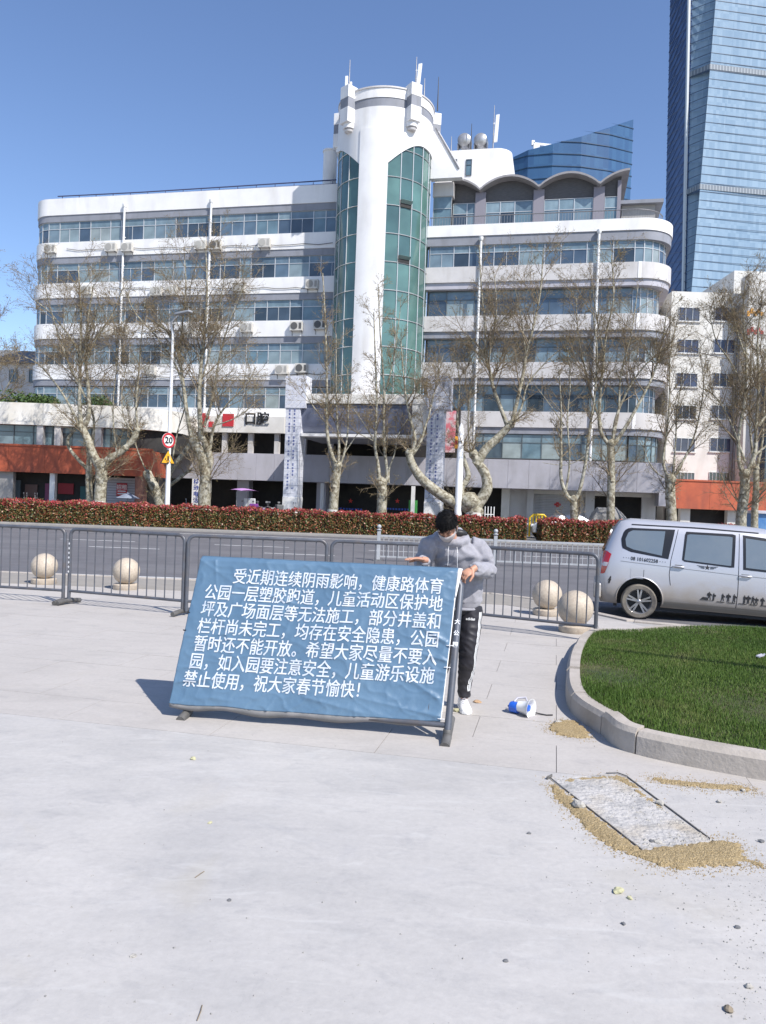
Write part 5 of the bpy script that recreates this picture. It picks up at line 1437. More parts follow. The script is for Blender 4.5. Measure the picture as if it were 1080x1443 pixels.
ball(774, 869, .236, 'plain stone ball bollard behind the right crowd barrier, farther from the camera')
ball(815, 894, .245, 'big stone ball bollard behind the barrier end, nearest to the lawn')

# ---------------------------------------------------------------- crowd barriers
steel = mat('grey_painted_steel', (.115,.125,.15), .45, (.085,.09,.105), 5, metal=.25, dirt=((.16,.12,.09), 6, .5, (1,1,1)))
worn = mat('worn_foot_steel', (.16,.155,.15), .6, (.10,.095,.09), 9, metal=.3)
def cframe(L, H, zb=.17, r=.026, cr=.10):
    mb = MB(); pts = [(0,0,.06)]
    pts += [(0,0,H-cr)] + [(cr-cr*math.cos(a), 0, H-cr+cr*math.sin(a)) for a in np.linspace(.3, math.pi/2, 5)]
    pts += [(L-cr+cr*math.sin(a), 0, H-cr+cr*math.cos(a)) for a in np.linspace(0, math.pi/2-.3, 5)] + [(L,0,H-cr),(L,0,.06)]
    mb.tube(pts, r, 12); return mb
_cb = {}
def crowd_barrier(p0, p1, label, H=1.13, decal=0, feet=(1,1), nb=None, deep=True):
    """p0, p1: (x, y) ground points of the two posts"""
    d = Vector((p1[0]-p0[0], p1[1]-p0[1], 0)); L = d.length
    t = thing('crowd_barrier', label, 'barrier', (p0[0], p0[1], 0), math.atan2(d.y, d.x), 'grey steel crowd barriers in the row')
    cframe(L, H).build('frame', steel, t, smooth=50)
    mb = MB(); mb.tube([(0,0,.2),(L,0,.2)], .021, 10); mb.build('bottom_rail', steel, t, smooth=50)
    n = nb or 13
    mb = MB(); mb.tube([(0,0,.2),(0,0,H-.01)], .0085, 6); key = (round(H,2)); 
    if key not in _cb: _cb[key] = mb.mesh('bar', steel)
    for k in range(1, n):
        o = link('bar', _cb[key], t); o.location = (L*k/n, 0, 0)
    for i, f in enumerate(feet):
        if f:
            mb = MB(); xx = 0 if i == 0 else L
            mb.tube([(xx,-.24,.035),(xx,-.08,.055),(xx,.12,.05),(xx,.24,.035)], [.034,.032,.032,.034], 12); mb.build('foot', worn, t, smooth=50)
    if decal:
        mb = MB(); rr = random.Random(decal); z = .92
        for k in range(7):
            mb.box(-.012,.012,-.0275,-.0268,z-.018,z); mb.box(-.004,.004,-.0275,-.0268,z-.03,z+.012); z -= .07
        mb.build('lettering', M['whitep'], t)
    return t
fa = gnd(92, 851); fb = gnd(257, 866.5); f0 = (fa.x-1.95, fa.y+.32)
crowd_barrier(f0, (fa.x-.04, fa.y+.01), 'crowd barrier at the left picture edge, in front of the leftmost ball bollard')
crowd_barrier((fa.x+.05, fa.y), (fb.x, fb.y), 'crowd barrier just left of the blue banner, in front of the second ball bollard', decal=2)
# small white sticker and hinge hooks on that barrier
crowd_barrier((fb.x+.06, fb.y-.03), (fb.x+2.02, fb.y-.05), 'crowd barrier half hidden behind the upper left of the blue banner', feet=(0,1))
c4 = Vector((fb.x+2.09, fb.y-.04, 0)); r_end = at(844, 779, 10.15)
c5 = (c4.x+2.0, c4.y-.16)
crowd_barrier((c4.x, c4.y), c5, 'crowd barrier hidden behind the banner and the man, middle of the row')
crowd_barrier((c5[0]+.06, c5[1]-.02), (r_end.x, 10.15), 'rightmost crowd barrier, right of the man and in front of two ball bollards', feet=(0,0))
# ---------------------------------------------------------------- lawn with kerb stones
ZL = .17
kerb_px = [(1105,1111),(1062,1103),(895,1063),(845,1035),(800,1000),(795,962),(803,930),(828,903),(860,889)]
kp = [gnd(x, y) for x, y in kerb_px]
# outer line on the ground, from the right picture edge round to the back
outer = [Vector((4.6, 4.35, 0)), Vector((3.5, 4.72, 0)), Vector((2.62, 4.97, 0)), gnd(895,1063), gnd(846,1035), gnd(803,1002), gnd(797,965), gnd(806,930), gnd(826,906), Vector((3.25,10.3,0)), Vector((4.0,10.78,0)), Vector((5.6,10.72,0)), Vector((8.5,10.35,0)), Vector((12,9.9,0))]
def cr_smooth(P, n):
    out = []
    for i in range(len(P)-1):
        a = P[i-1] if i else P[i]; b, c = P[i], P[i+1]; d = P[i+2] if i+2 < len(P) else c
        for k in range(n):
            t = k/n; out.append(.5*((2*b)+(-a+c)*t+(2*a-5*b+4*c-d)*t*t+(-a+3*b-3*c+d)*t**3))
    out.append(P[-1]); return out
lawn = thing('lawn', 'raised green lawn with pale concrete kerb stones at the right of the plaza', 'lawn', (0,0,0))
sm = cr_smooth(outer, 12)
# kerb stones: cut the curve in straight stones with joints where the photograph shows them
def inner_pt(i, w):
    a = sm[max(0,i-1)]; b = sm[min(len(sm)-1,i+1)]; t = (b-a).normalized(); n = Vector((t.y, -t.x, 0)); return sm[i]+n*w
idx = [0, 12, 24, 36, 48, 60, 72, 84, 96, 108, 120, 132, 144, 156]
ks = random.Random(8)
KW = .13
for a, b in zip(idx, idx[1:]):
    if b >= len(sm): b = len(sm)-1
    seg = list(range(a, b+1)); 
    hz = ZL+ks.uniform(-.012,.012)
    L0 = (sm[a+1]-sm[a]).length; g = .006
    o_ = [sm[i].copy() for i in seg]; n_ = [inner_pt(i, KW) for i in seg]
    o_[0] += (o_[1]-o_[0]).normalized()*g; n_[0] += (n_[1]-n_[0]).normalized()*g
    o_[-1] -= (o_[-1]-o_[-2]).normalized()*g; n_[-1] -= (n_[-1]-n_[-2]).normalized()*g
    mb = MB(); m = len(seg); dd = .03
    vs = []
    for i in range(m):
        o1, n1 = o_[i], n_[i]; w = (n1-o1).normalized()
        vs += [(o1.x,o1.y,-.05), (o1.x+w.x*.008,o1.y+w.y*.008,hz-.035), (o1.x+w.x*.035,o1.y+w.y*.035,hz), (n1.x,n1.y,hz+.002), (n1.x,n1.y,-.05)]
    fs = []
    for i in range(m-1):
        for k in range(5): fs.append((i*5+k, (i+1)*5+k, (i+1)*5+(k+1)%5, i*5+(k+1)%5))
    fs += [(4,3,2,1,0), tuple((m-1)*5+k for k in range(5))]
    mb.add(vs, fs); o = mb.build('kerb_stone', M['kerb'], lawn, smooth=35)
# soil surface and grass blades
inn = [inner_pt(i, KW-.01) for i in range(len(sm))] + [Vector((12,4.0,0))]
# smooth mound: soil sheet
def lawn_inside(x, y, P):
    c = False; n = len(P)
    for i in range(n):
        a, b = P[i], P[i-1]
        if (a.y > y) != (b.y > y) and x < (b.x-a.x)*(y-a.y)/(b.y-a.y)+a.x: c = not c
    return c
def mound(x, y): return ZL-.03+.05*math.sin(max(0,min(1,(x-2.0)/5))*math.pi/2)+.012*math.sin(x*3.1+y*2.3)
mb = MB(); n = len(inn); cx, cy = 6.5, 7.6
vs = [(cx,cy,mound(cx,cy))]; fs = []
ringn = 6
for r in range(1, ringn+1):
    f = r/ringn
    for p in inn:
        x, y = cx+(p.x-cx)*f, cy+(p.y-cy)*f; vs.append((x, y, mound(x,y) if r < ringn else ZL-.03))
for i in range(n):
    fs.append((0, 1+i, 1+(i+1)%n))
    for r in range(ringn-1):
        fs.append((1+r*n+i, 1+(r+1)*n+i, 1+(r+1)*n+(i+1)%n, 1+r*n+(i+1)%n))
mb.add(vs, fs); mb.build('soil', mat('lawn_soil', (.035,.05,.015), .95, (.10,.08,.04), 1.6), lawn, smooth=180)
def grass_mat():
    m = bpy.data.materials.new('lawn_grass'); m.use_nodes = True; nt = m.node_tree; N = nt.nodes; L = nt.links
    P = N['Principled BSDF']; P.inputs['Roughness'].default_value = .6; P.inputs['Specular IOR Level'].default_value = .25
    g = N.new('ShaderNodeNewGeometry'); rp = N.new('ShaderNodeValToRGB'); cr = rp.color_ramp
    cols = [(.038,.075,.012),(.062,.115,.018),(.09,.15,.028),(.14,.175,.05),(.25,.22,.11)]
    while len(cr.elements) < 5: cr.elements.new(.5)
    for i,(p,c) in enumerate(zip((0,.35,.65,.88,1.0), cols)): cr.elements[i].position = p; cr.elements[i].color = (*c,1)
    tc = N.new('ShaderNodeTexCoord'); no = N.new('ShaderNodeTexNoise'); no.inputs['Scale'].default_value = .9; no.inputs['Detail'].default_value = 4
    L.new(tc.outputs['Object'], no.inputs['Vector'])
    a = N.new('ShaderNodeMath'); a.operation = 'MULTIPLY_ADD'; a.inputs[1].default_value = .5; L.new(g.outputs['Random Per Island'], a.inputs[0])
    b = N.new('ShaderNodeMapRange'); b.inputs['From Min'].default_value = .3; b.inputs['From Max'].default_value = .7; b.inputs['To Max'].default_value = .5; L.new(no.outputs['Fac'], b.inputs['Value'])
    L.new(b.outputs[0], a.inputs[2]); L.new(a.outputs[0], rp.inputs[0])
    n3 = N.new('ShaderNodeTexNoise'); n3.inputs['Scale'].default_value = 1.7; n3.inputs['Detail'].default_value = 5; n3.inputs['Roughness'].default_value = .65; L.new(tc.outputs['Object'], n3.inputs['Vector'])
    r3 = N.new('ShaderNodeMapRange'); r3.inputs['From Min'].default_value = .56; r3.inputs['From Max'].default_value = .74; r3.inputs['To Max'].default_value = .65; L.new(n3.outputs['Fac'], r3.inputs['Value'])
    m3 = N.new('ShaderNodeMix'); m3.data_type = 'RGBA'; L.new(r3.outputs[0], m3.inputs['Factor']); L.new(rp.outputs[0], m3.inputs['A']); m3.inputs['B'].default_value = (.19,.165,.075,1); L.new(m3.outputs['Result'], P.inputs['Base Color'])
    return m
g = np.random.default_rng(2); NG = 420000
gx = 1.7+g.random(NG)*6.2; gy = 4.3+g.random(NG)*6.6
# keep points inside the kerb
Pn = np.array([(p.x,p.y) for p in inn]); ins = np.zeros(NG, bool)
for i in range(len(Pn)):
    a, b = Pn[i], Pn[i-1]
    if a[1] == b[1]: continue
    cnd = ((a[1] > gy) != (b[1] > gy)) & (gx < (b[0]-a[0])*(gy-a[1])/(b[1]-a[1])+a[0]); ins ^= cnd
ins &= gx < gy*.53+.6
ins &= (g.random(NG) < np.where((gy > 9.7) & (np.sin(gx*2.3)+np.sin(gy*4+gx) > .2), .55, 1))
gx, gy = gx[ins], gy[ins]; n = len(gx); print('blades', n)
gz = ZL-.032+.05*np.sin(np.clip((gx-2.0)/5,0,1)*math.pi/2)+.012*np.sin(gx*3.1+gy*2.3)
th = g.random(n)*2*math.pi; h = .030*(.45+.9*g.random(n))*(1+.25*np.sin(gx*2.1)*np.sin(gy*1.7)); w = .0022+.0016*g.random(n)
lean = .7*h*g.random(n); la = g.random(n)*2*math.pi
b0 = np.stack([gx-w*np.cos(th), gy-w*np.sin(th), gz],1); b1 = np.stack([gx+w*np.cos(th), gy+w*np.sin(th), gz],1)
tp = np.stack([gx+lean*np.cos(la), gy+lean*np.sin(la), gz+h],1)
v = np.stack([b0,b1,tp],1).reshape(-1,3); me = np_mesh('grass', v, np.arange(3*n).reshape(n,3), [grass_mat()]); o = link('grass', me, lawn); o['kind'] = 'stuff'
p = gnd(1072, 926, .2); mb = MB(); mb.obox((0,0,.0), (.03,.01,.008), (-.01,.022,.004), (.004,.0,.006)); mb.obox((.03,.01,.008), (.022,-.006,.012), (.006,.016,0), (0,.004,.005)); o = mb.build('paper_scrap', M['canopy']); o.location = (p.x, p.y, .215); tag(o, 'small crumpled white paper scrap on the lawn at the right picture edge', 'litter')

# ---------------------------------------------------------------- sunken slab with steel edging, sand and stones
c = [gnd(775,1098), gnd(905,1197), gnd(1006,1187), gnd(858,1092)]
mb = MB(); mb.prism([(p.x,p.y) for p in c], .0, .004)
edge_m = mat('steel_edge', (.20,.195,.19), .7, (.12,.11,.10), 12, metal=.3)
slab = mb.build('access_cover', mat('dusty_cover_concrete', (.45,.43,.41), .95, (.27,.265,.26), 5.5, bump=1.0, bscale=30, detail=9, contrast=(.48,.68), dirt=((.36,.29,.19), 3.0, .8, (1,1,1))))
tag(slab, 'concrete-filled access cover framed by dark steel strips on the plaza floor', 'access cover')
def strip(a, b, w=.003, h=.010):
    d = (b-a); L = d.length; d.normalize(); n = Vector((-d.y,d.x,0)); m = MB(); m.obox((a+b)/2+Vector((0,0,h/2-.002)), d*L/2, n*w, (0,0,h/2)); return m
strip(gnd(773,1095), gnd(905,1199)).build('steel_edge', edge_m, slab)
strip(gnd(885,1096), gnd(1006,1187)).build('steel_edge', edge_m, slab)
pts_ = [gnd(855,1091), gnd(870,1090.5), gnd(885,1096)]
m = MB(); m.tube([p+Vector((0,0,.008)) for p in pts_], .004, 6); m.build('steel_edge', edge_m, slab)
strip(gnd(771,1099), gnd(778,1095), .004, .02).build('steel_edge', edge_m, slab)
sandm = mat('yellow_sand', (.56,.43,.24), .95, (.32,.23,.11), 85, bump=1.0, bscale=190)
def sand(label, poly_px, hgt, seed, grain=500):
    P = [gnd(x, y) for x, y in poly_px]; cx = sum(p.x for p in P)/len(P); cy = sum(p.y for p in P)/len(P)
    g = np.random.default_rng(seed); xs = [p.x for p in P]; ys = [p.y for p in P]
    step = .010; mb = MB(); grid = {}
    def dist(x, y):
        dm = 9
        for i in range(len(P)):
            a, b = P[i-1], P[i]; ab = b-a; t = max(0, min(1, ((x-a.x)*ab.x+(y-a.y)*ab.y)/max(1e-9,(ab.x**2+ab.y**2)))); dm = min(dm, math.hypot(x-a.x-ab.x*t, y-a.y-ab.y*t))
        return dm if lawn_inside(x, y, P) else -dm
    nx = int((max(xs)-min(xs)+.1)/step); ny = int((max(ys)-min(ys)+.1)/step); vs = []; ok = []
    for j in range(ny+1):
        for i in range(nx+1):
            x = min(xs)-.05+i*step; y = min(ys)-.05+j*step
            d = dist(x, y)+.034*mnoise.fractal(Vector((x*24+seed, y*24, 0)), 1, 2, 4)-.006
            z = .6*hgt*min(1, max(0, d)/.05)**.7*(1+.35*mnoise.noise(Vector((x*17,y*17,seed))))+.0040*g.random() if d > 0 else -.004
            vs.append((x, y, z)); ok.append(d > -step*.9)
    fs = []
    for j in range(ny):
        for i in range(nx):
            a = j*(nx+1)+i; q = (a, a+1, a+nx+2, a+nx+1)
            if sum(ok[k] for k in q) >= 3: fs.append(q)
    mb.add(vs, fs)
    # loose grains round about
    for k in range(grain):
        i = g.integers(len(P)); f = g.random(); x = P[i-1].x+(P[i].x-P[i-1].x)*f+g.normal()*.04; y = P[i-1].y+(P[i].y-P[i-1].y)*f+g.normal()*.055; s = .0012+.0030*g.random()**2
        mb.add([(x-s,y-s,.0005),(x+s,y-s,.0005),(x,y+s,.0005),(x,y,s*1.6)], [(0,1,3),(1,2,3),(2,0,3)])
    o = mb.build('sand', sandm); o['kind'] = 'stuff'; o['label'] = label; o['category'] = 'sand'; return o
sand('spill of coarse yellow sand along the near side of the framed cover', [(772,1104),(786,1107),(812,1128),(850,1158),(880,1180),(906,1198),(960,1190),(1012,1184),(1046,1190),(1052,1212),(1040,1220),(1000,1222),(960,1226),(930,1222),(900,1208),(860,1196),(830,1172),(806,1148),(785,1128)], .02, 1, 2600)
sand('small heap of yellow sand at the foot of the lawn kerb beside the megaphone', [(775,1020),(790,1015),(812,1016),(828,1030),(835,1040),(815,1041),(785,1036),(774,1028)], .02, 2, 700)
sand('thin line of yellow sand at the far end of the framed cover', [(790,1099),(845,1094),(870,1093),(890,1100),(905,1112),(890,1110),(870,1101),(850,1099),(795,1104)], .008, 3, 250)
sand('thin drift of yellow sand under the long front kerb stone', [(920,1096),(960,1100),(1010,1105),(1050,1108),(1062,1116),(1040,1114),(1000,1112),(960,1108),(925,1102)], .014, 4, 1300)
sand('scattered yellow sand by the right picture edge below the kerb', [(1015,1202),(1045,1206),(1078,1218),(1080,1226),(1050,1216),(1018,1210)], .007, 5, 300)
sand('sand caught along the inner steel strip of the framed cover', [(893,1108),(915,1124),(935,1140),(930,1142),(908,1128),(890,1114)], .008, 6, 120)
# stones
stone_m = mat('broken_pale_stone', (.42,.40,.36), .9, (.30,.28,.25), 20, bump=.4, bscale=40)
def pebble(px, py, r, seed, label, m=None, flat=.6):
    t = bmesh.new(); bmesh.ops.create_icosphere(t, subdivisions=2, radius=1)
    for v in t.verts:
        n = mnoise.fractal(v.co*1.2+Vector((seed*3.1,0,0)), 1, 2, 3); v.co = Vector((v.co.x*r*1.2, v.co.y*r, v.co.z*r*flat))*(1+.45*n)
    me = bpy.data.meshes.new('stone'); t.to_mesh(me); t.free(); me.materials.append(m or stone_m)
    o = link('stone', me); p = gnd(px, py); o.location = (p.x, p.y, r*flat*.75); o.rotation_euler = (0,0,seed*1.7); 
    o['label'] = label; o['category'] = 'stone'; o['group'] = 'loose stones on the plaza'; return o
ym = mat('yellowish_crumb', (.44,.42,.26), .9); dm = mat('dark_crumb', (.14,.14,.145), .9)
pebble(815,1139, .034, 1, 'largest pale angular stone, lying on the steel strip of the framed cover', None, .8)
pebble(872,1258, .020, 2, 'yellowish crumb of stone on bare concrete below the framed cover, left one of two', ym)
pebble(888,1267, .011, 3, 'smaller yellowish crumb just right of the yellowish stone below the cover', ym)
pebble(746,1175, .010, 4, 'dark sliver of stone on open concrete left of the framed cover', dm, .5)
pebble(927,1188, .018, 5, 'white chip lying at the near edge inside the framed cover', None, .5)
pebble(919,1187, .014, 6, 'dark chip beside the white chip inside the framed cover', dm, .5)
pebble(930,1134, .022, 7, 'grey stone on the inner steel strip of the framed cover', None, .7)
pebble(1014,1131, .014, 8, 'grey pebble between the framed cover and the long kerb stone', None)
pebble(1073,1187, .014, 9, 'grey pebble at the right picture edge beside the framed cover', dm)
pebble(1048,1115, .014, 10, 'pale pebble in the sand drift under the long kerb stone', None)
pebble(1056,1392, .012, 11, 'pale pebble at the lower right, near the picture edge', None)
pebble(1028,1425, .016, 12, 'brown pebble closest to the bottom right corner', mat('brown_crumb', (.22,.18,.13), .9))
pebble(1040,1308, .010, 13, 'dark pebble on the right, below the scattered sand', dm)
pebble(879,1303, .009, 14, 'small grey pebble on open concrete below the two yellowish crumbs', dm)
pebble(713,1355, .009, 15, 'small dark pebble on open concrete at the bottom centre right', dm, .4)
pebble(272,1070, .018, 16, 'yellowish crumb on the concrete just in front of the blue banner', ym, .5)
pebble(296,1160, .012, 17, 'small yellowish flake on open concrete left of centre', ym, .3)
pebble(323,1269, .010, 18, 'small brown flake on the lower left concrete', dm, .3)
pebble(188,1348, .010, 19, 'small white chip on the lower left concrete', None, .4)
pebble(644,1003, .022, 20, 'yellow-green stone lying left of the white shoe', ym, .7)
pebble(787,1019, .030, 21, 'white flat stone on the small sand heap by the kerb', None, .4)
# crumbled cement on the cover
g = np.random.default_rng(21); mb = MB()
for k in range(420):
    a_, b_ = g.random(), g.random()
    if k > 200: b_ = 1-abs(g.normal())*.08; 
    if k > 320: a_ = 1-abs(g.normal())*.07; b_ = g.random()
    p = c[0].lerp(c[3], max(0,min(1,a_))).lerp(c[1].lerp(c[2], max(0,min(1,a_))), max(0,min(1,b_))); s = .003+.012*g.random()**4
    q = [Vector((p.x+s*math.cos(i*1.57+g.random()), p.y+s*math.sin(i*1.57+g.random()), .003)) for i in range(4)]
    mb.add(q+[Vector((p.x,p.y,.004+s*.7))], [(0,1,4),(1,2,4),(2,3,4),(3,0,4)])
o = mb.build('crumbs', stone_m, slab); o['kind'] = 'stuff'
# fine rubble, countless
g = np.random.default_rng(9); mb = MB()
for k in range(900):
    if k < 520: p = gnd(800+g.random()*290, 1095+abs(g.normal())*120)
    elif k < 700: p = gnd(1020+g.random()*70, 1240+g.random()*200)
    else: p = gnd(g.random()*1080, 1030+g.random()*420)
    if p.x > 2.55 and p.y > 5.0: continue
    s = .0018+.0045*g.random()**3; a = g.random()*6.28
    q = [Vector((p.x+s*math.cos(a+i*2.1)*g.uniform(.7,1.4), p.y+s*math.sin(a+i*2.1), .0005)) for i in range(3)]
    mb.add(q+[Vector((p.x,p.y,s*1.1))], [(0,1,3),(1,2,3),(2,0,3)])
o = mb.build('rubble', mat('rubble_grit', (.34,.33,.31), .9, (.20,.195,.19), 3)); o['kind'] = 'stuff'; o['label'] = 'fine grit and crumbs scattered over the concrete plaza'; o['category'] = 'grit'
# two dry twigs
for (x0,y0,x1,y1,lab) in ((275,1238,288,1229,'short dry twig on open concrete in the left half'),(278,1440,285,1418,'thin dry stalk at the bottom edge, left of centre')):
    a, b = gnd(x0,y0), gnd(x1,y1); mb = MB(); mb.tube([Vector((0,0,.004)), (b-a)*.5+Vector((.003,0,.007)), (b-a)+Vector((0,0,.003))], .0018, 5); o = mb.build('twig', M['twig']); o.location = (a.x,a.y,0); tag(o, lab, 'twig')

# ---------------------------------------------------------------- megaphone
p = gnd(739, 1008); t = thing('megaphone', 'white and blue megaphone lying on its side on the plaza between man and lawn', 'megaphone', (p.x, p.y, 0), math.radians(-38)); t.scale = (.74,.74,.74)
axis = Vector((1,0,0))
zc = .085
blue = mat('blue_plastic', (.02,.12,.60), .35, coat=.3); wp = mat('glossy_white_plastic', (.80,.80,.79), .3, coat=.3)
tilt = math.radians(3)
mb = MB(); mb.lathe([(.0,-.17),(.055,-.17),(.062,-.155),(.062,-.07),(.0,-.07)], 28, (0,0,.066), axis='x'); mb.build('battery_case', blue, t, smooth=40)
mb = MB(); mb.lathe([(.058,-.07),(.060,-.05),(.068,.0),(.085,.05),(.105,.075),(.11,.08),(.11,.086),(.10,.082),(.08,.055),(.06,.01),(.05,-.01),(.058,-.07)], 36, (0,0,.085), axis='x'); mb.build('horn', wp, t, smooth=50)
mb = MB(); mb.lathe([(.0,.0),(.02,.0),(.038,.05),(.036,.06),(.0,.065)], 24, (0,0,.085), axis='x'); mb.build('horn_core', blue, t, smooth=50)
mb = MB(); mb.tube([(-.13,0,.125),(-.12,.06,.16),(-.04,.10,.17),(.0,.06,.14)], .012, 8); mb.build('handle', M['canopy'], t, smooth=60)
mb = MB(); mb.tube([(.06,.09,.03),(.12,.14,.012),(.19,.16,.008),(.24,.21,.01)], .008, 6); mb.build('strap', M['black'], t, smooth=60)
mb = MB(); mb.tube([(-.10,.08,.10),(-.19,.10,.055),(-.26,.12,.03)], .004, 5); mb.lathe([(0,0),(.012,.005),(.012,.02),(0,.025)], 8, (-.26,.12,.02)); mb.build('cord', M['black'], t)

# lamp post just outside the right picture edge, its arm throws the long shadow across the lawn
t = thing('garden_lamp_post', 'dark lamp post with a long arm beside the lawn, outside the right picture edge', 'lamp post', (6.1, 5.7, 0))
mb = MB(); mb.tube([(0,0,0),(0,0,3.1)], [.06,.045], 12); mb.build('pole', M['metal'], t, smooth=60)
mb = MB(); mb.tube([(0,0,2.95),(-.35,.22,3.05),(-1.3,.78,3.0),(-1.9,1.12,2.98)], [.075,.07,.05,.03], 10); mb.build('arm', M['metal'], t, smooth=60)
# ---------------------------------------------------------------- tilted crowd barrier that carries the blue banner
gl, gr = gnd(265, 1009), gnd(630, 1045)
tl, tr = at(291, 792, 6.31), at(651, 811, 6.04)
bt = thing('crowd_barrier', 'grey crowd barrier tilted back by the man and covered by the blue banner', 'barrier', (gl.x, gl.y, 0))
BOFF = Vector((gl.x, gl.y, 0))
def fr(s, t):   # s 0..1 left to right, t 0..1 bottom to top
    return (gl.lerp(gr, s)).lerp(tl.lerp(tr, s), t) - BOFF
mb = MB(); mb.tube([fr(0,.0)+Vector((0,0,.03)), fr(0,.5), fr(0,.93), fr(.015,.98), fr(.05,1), fr(.5,1), fr(.95,1), fr(.985,.98), fr(1,.93), fr(1,.5), fr(1,.0)+Vector((0,0,.03))], .026, 12); mb.build('frame', steel, bt, smooth=50)
mb = MB(); mb.tube([fr(0,.09), fr(1,.09)], .02, 10); mb.build('bottom_rail', steel, bt, smooth=50)
for k in range(1, 13):
    mb = MB(); mb.tube([fr(k/13,.09), fr(k/13,1)], .0085, 6); mb.build('bar', steel, bt)
fn = (fr(1,1)-fr(1,0)).cross(fr(1,0)-fr(0,0)).normalized()       # plane normal
if fn.y > 0: fn = -fn
for s in (0, 1):
    a = fr(s, .03); mb = MB(); f2 = Vector((fn.x*.9, fn.y*.9, -.25)).normalized()
    mb.tube([a+f2*.14, a-f2*.02, a-f2*.20+Vector((0,0,.02))], [.036,.032,.032], 14); mb.build('foot', worn, bt, smooth=50)
    mb = MB(); mb.lathe([(.028,0),(.032,.004),(.032,.07),(.028,.075)], 14, a+Vector((0,0,-.025))); mb.build('post_sleeve', worn, bt, smooth=50)
# hand-painted white characters running down the right post: 公 ... 1 3
dirp = (fr(1,0)-fr(1,1)).normalized(); side = (fr(1,1)-fr(0,1)).normalized()
for ch, t, sz in (('大',.70,.042),('公',.63,.042),('园',.56,.042),('1',.36,.05),('3',.295,.05)):
    me = text_mesh(ch, sz, .001); me.materials.clear(); me.materials.append(M['whitep'])
    X = side; Yv = -dirp; Z = X.cross(Yv).normalized()
    if Z.y > 0: Z = -Z
    o = link('lettering', me, bt); m = Matrix((X, Yv, Z)).transposed().to_4x4(); m.translation = fr(1,t)+Z*.0275; o.matrix_local = m

# ---------------------------------------------------------------- the banner
c_tl, c_tr, c_bl, c_br = at(285,783,6.30), at(646,800,6.00), at(239,991,5.97), at(621,1017,5.68)
DN = (c_tr-c_tl).cross(c_bl-c_tl).normalized()
if DN.y > 0: DN = -DN
def Bs(s, t):
    p = (c_tl.lerp(c_tr, s)).lerp(c_bl.lerp(c_br, s), t)
    w = 0
    w += .009*math.sin(s*9+t*3.5)*math.sin(t*math.pi)                       # slack belly
    w += .006*mnoise.noise(Vector((s*5, t*3.5, 1.3)))*1.6
    rid = lambda x: (1-abs(x))**3 if abs(x) < 1 else 0
    # sharp tension creases running from the ties
    for (s0,t0,s1,t1,wd,am) in ((.98,.02,.72,.40,.05,.008),(.99,.50,.80,.33,.035,.012),(1.0,.62,.82,.55,.03,.012),(1.0,.97,.62,.86,.05,.012),(.98,.86,.75,.62,.05,.010),
                                (.0,.03,.22,.25,.05,.006),(.30,.25,.46,.33,.03,.009),(.25,.42,.5,.30,.03,.006),(.05,.62,.3,.5,.03,.006),(.45,.62,.56,.52,.03,.006),(.02,.86,.22,.80,.04,.010),(.5,.9,.8,1.,.05,.010),(.55,.02,.62,.12,.03,.006),(.06,.02,.10,.3,.03,.006)):
        dx, dy = (s1-s0)*1.9, (t1-t0); L2 = dx*dx+dy*dy; px_, py_ = (s-s0)*1.9, t-t0
        f = (px_*dx+py_*dy)/L2; fc = max(0, min(1, f)); dd = math.hypot(px_-dx*fc, py_-dy*fc)
        w += am*rid(dd/wd)*(1-.7*fc)*(1 if (fc > 0) else .6)
    w += .0022*mnoise.fractal(Vector((s*30, t*18, 4)), 1, 2, 3)
    cr_ = 1-abs(mnoise.noise(Vector((s*11+t*6, t*7-s*5, 2.2))))*3.2; w += .0042*max(0, cr_)**2
    cr_ = 1-abs(mnoise.noise(Vector((s*6-t*9, t*4+s*9, 7.7))))*4; w += .0035*max(0, cr_)**2
    # hems: top edge rolls back over the rail; bottom edge scalloped
    q = p + DN*(w+.012)
    if t < .03: q -= DN*(.03-t)/.03*.028
    q.z += -.008*math.sin(s*math.pi*1.0)*(t > .5)*(t-.5)*2
    q.z += (.010*mnoise.noise(Vector((s*7,0,9))))*max(0,(t-.9)/.1)
    return q
banner = thing('banner', 'blue vinyl banner with white Chinese text on the tilted crowd barrier', 'banner', c_bl)
OB = banner.location.copy()
bm_ = bpy.data.materials.new('faded_blue_vinyl'); bm_.use_nodes = True
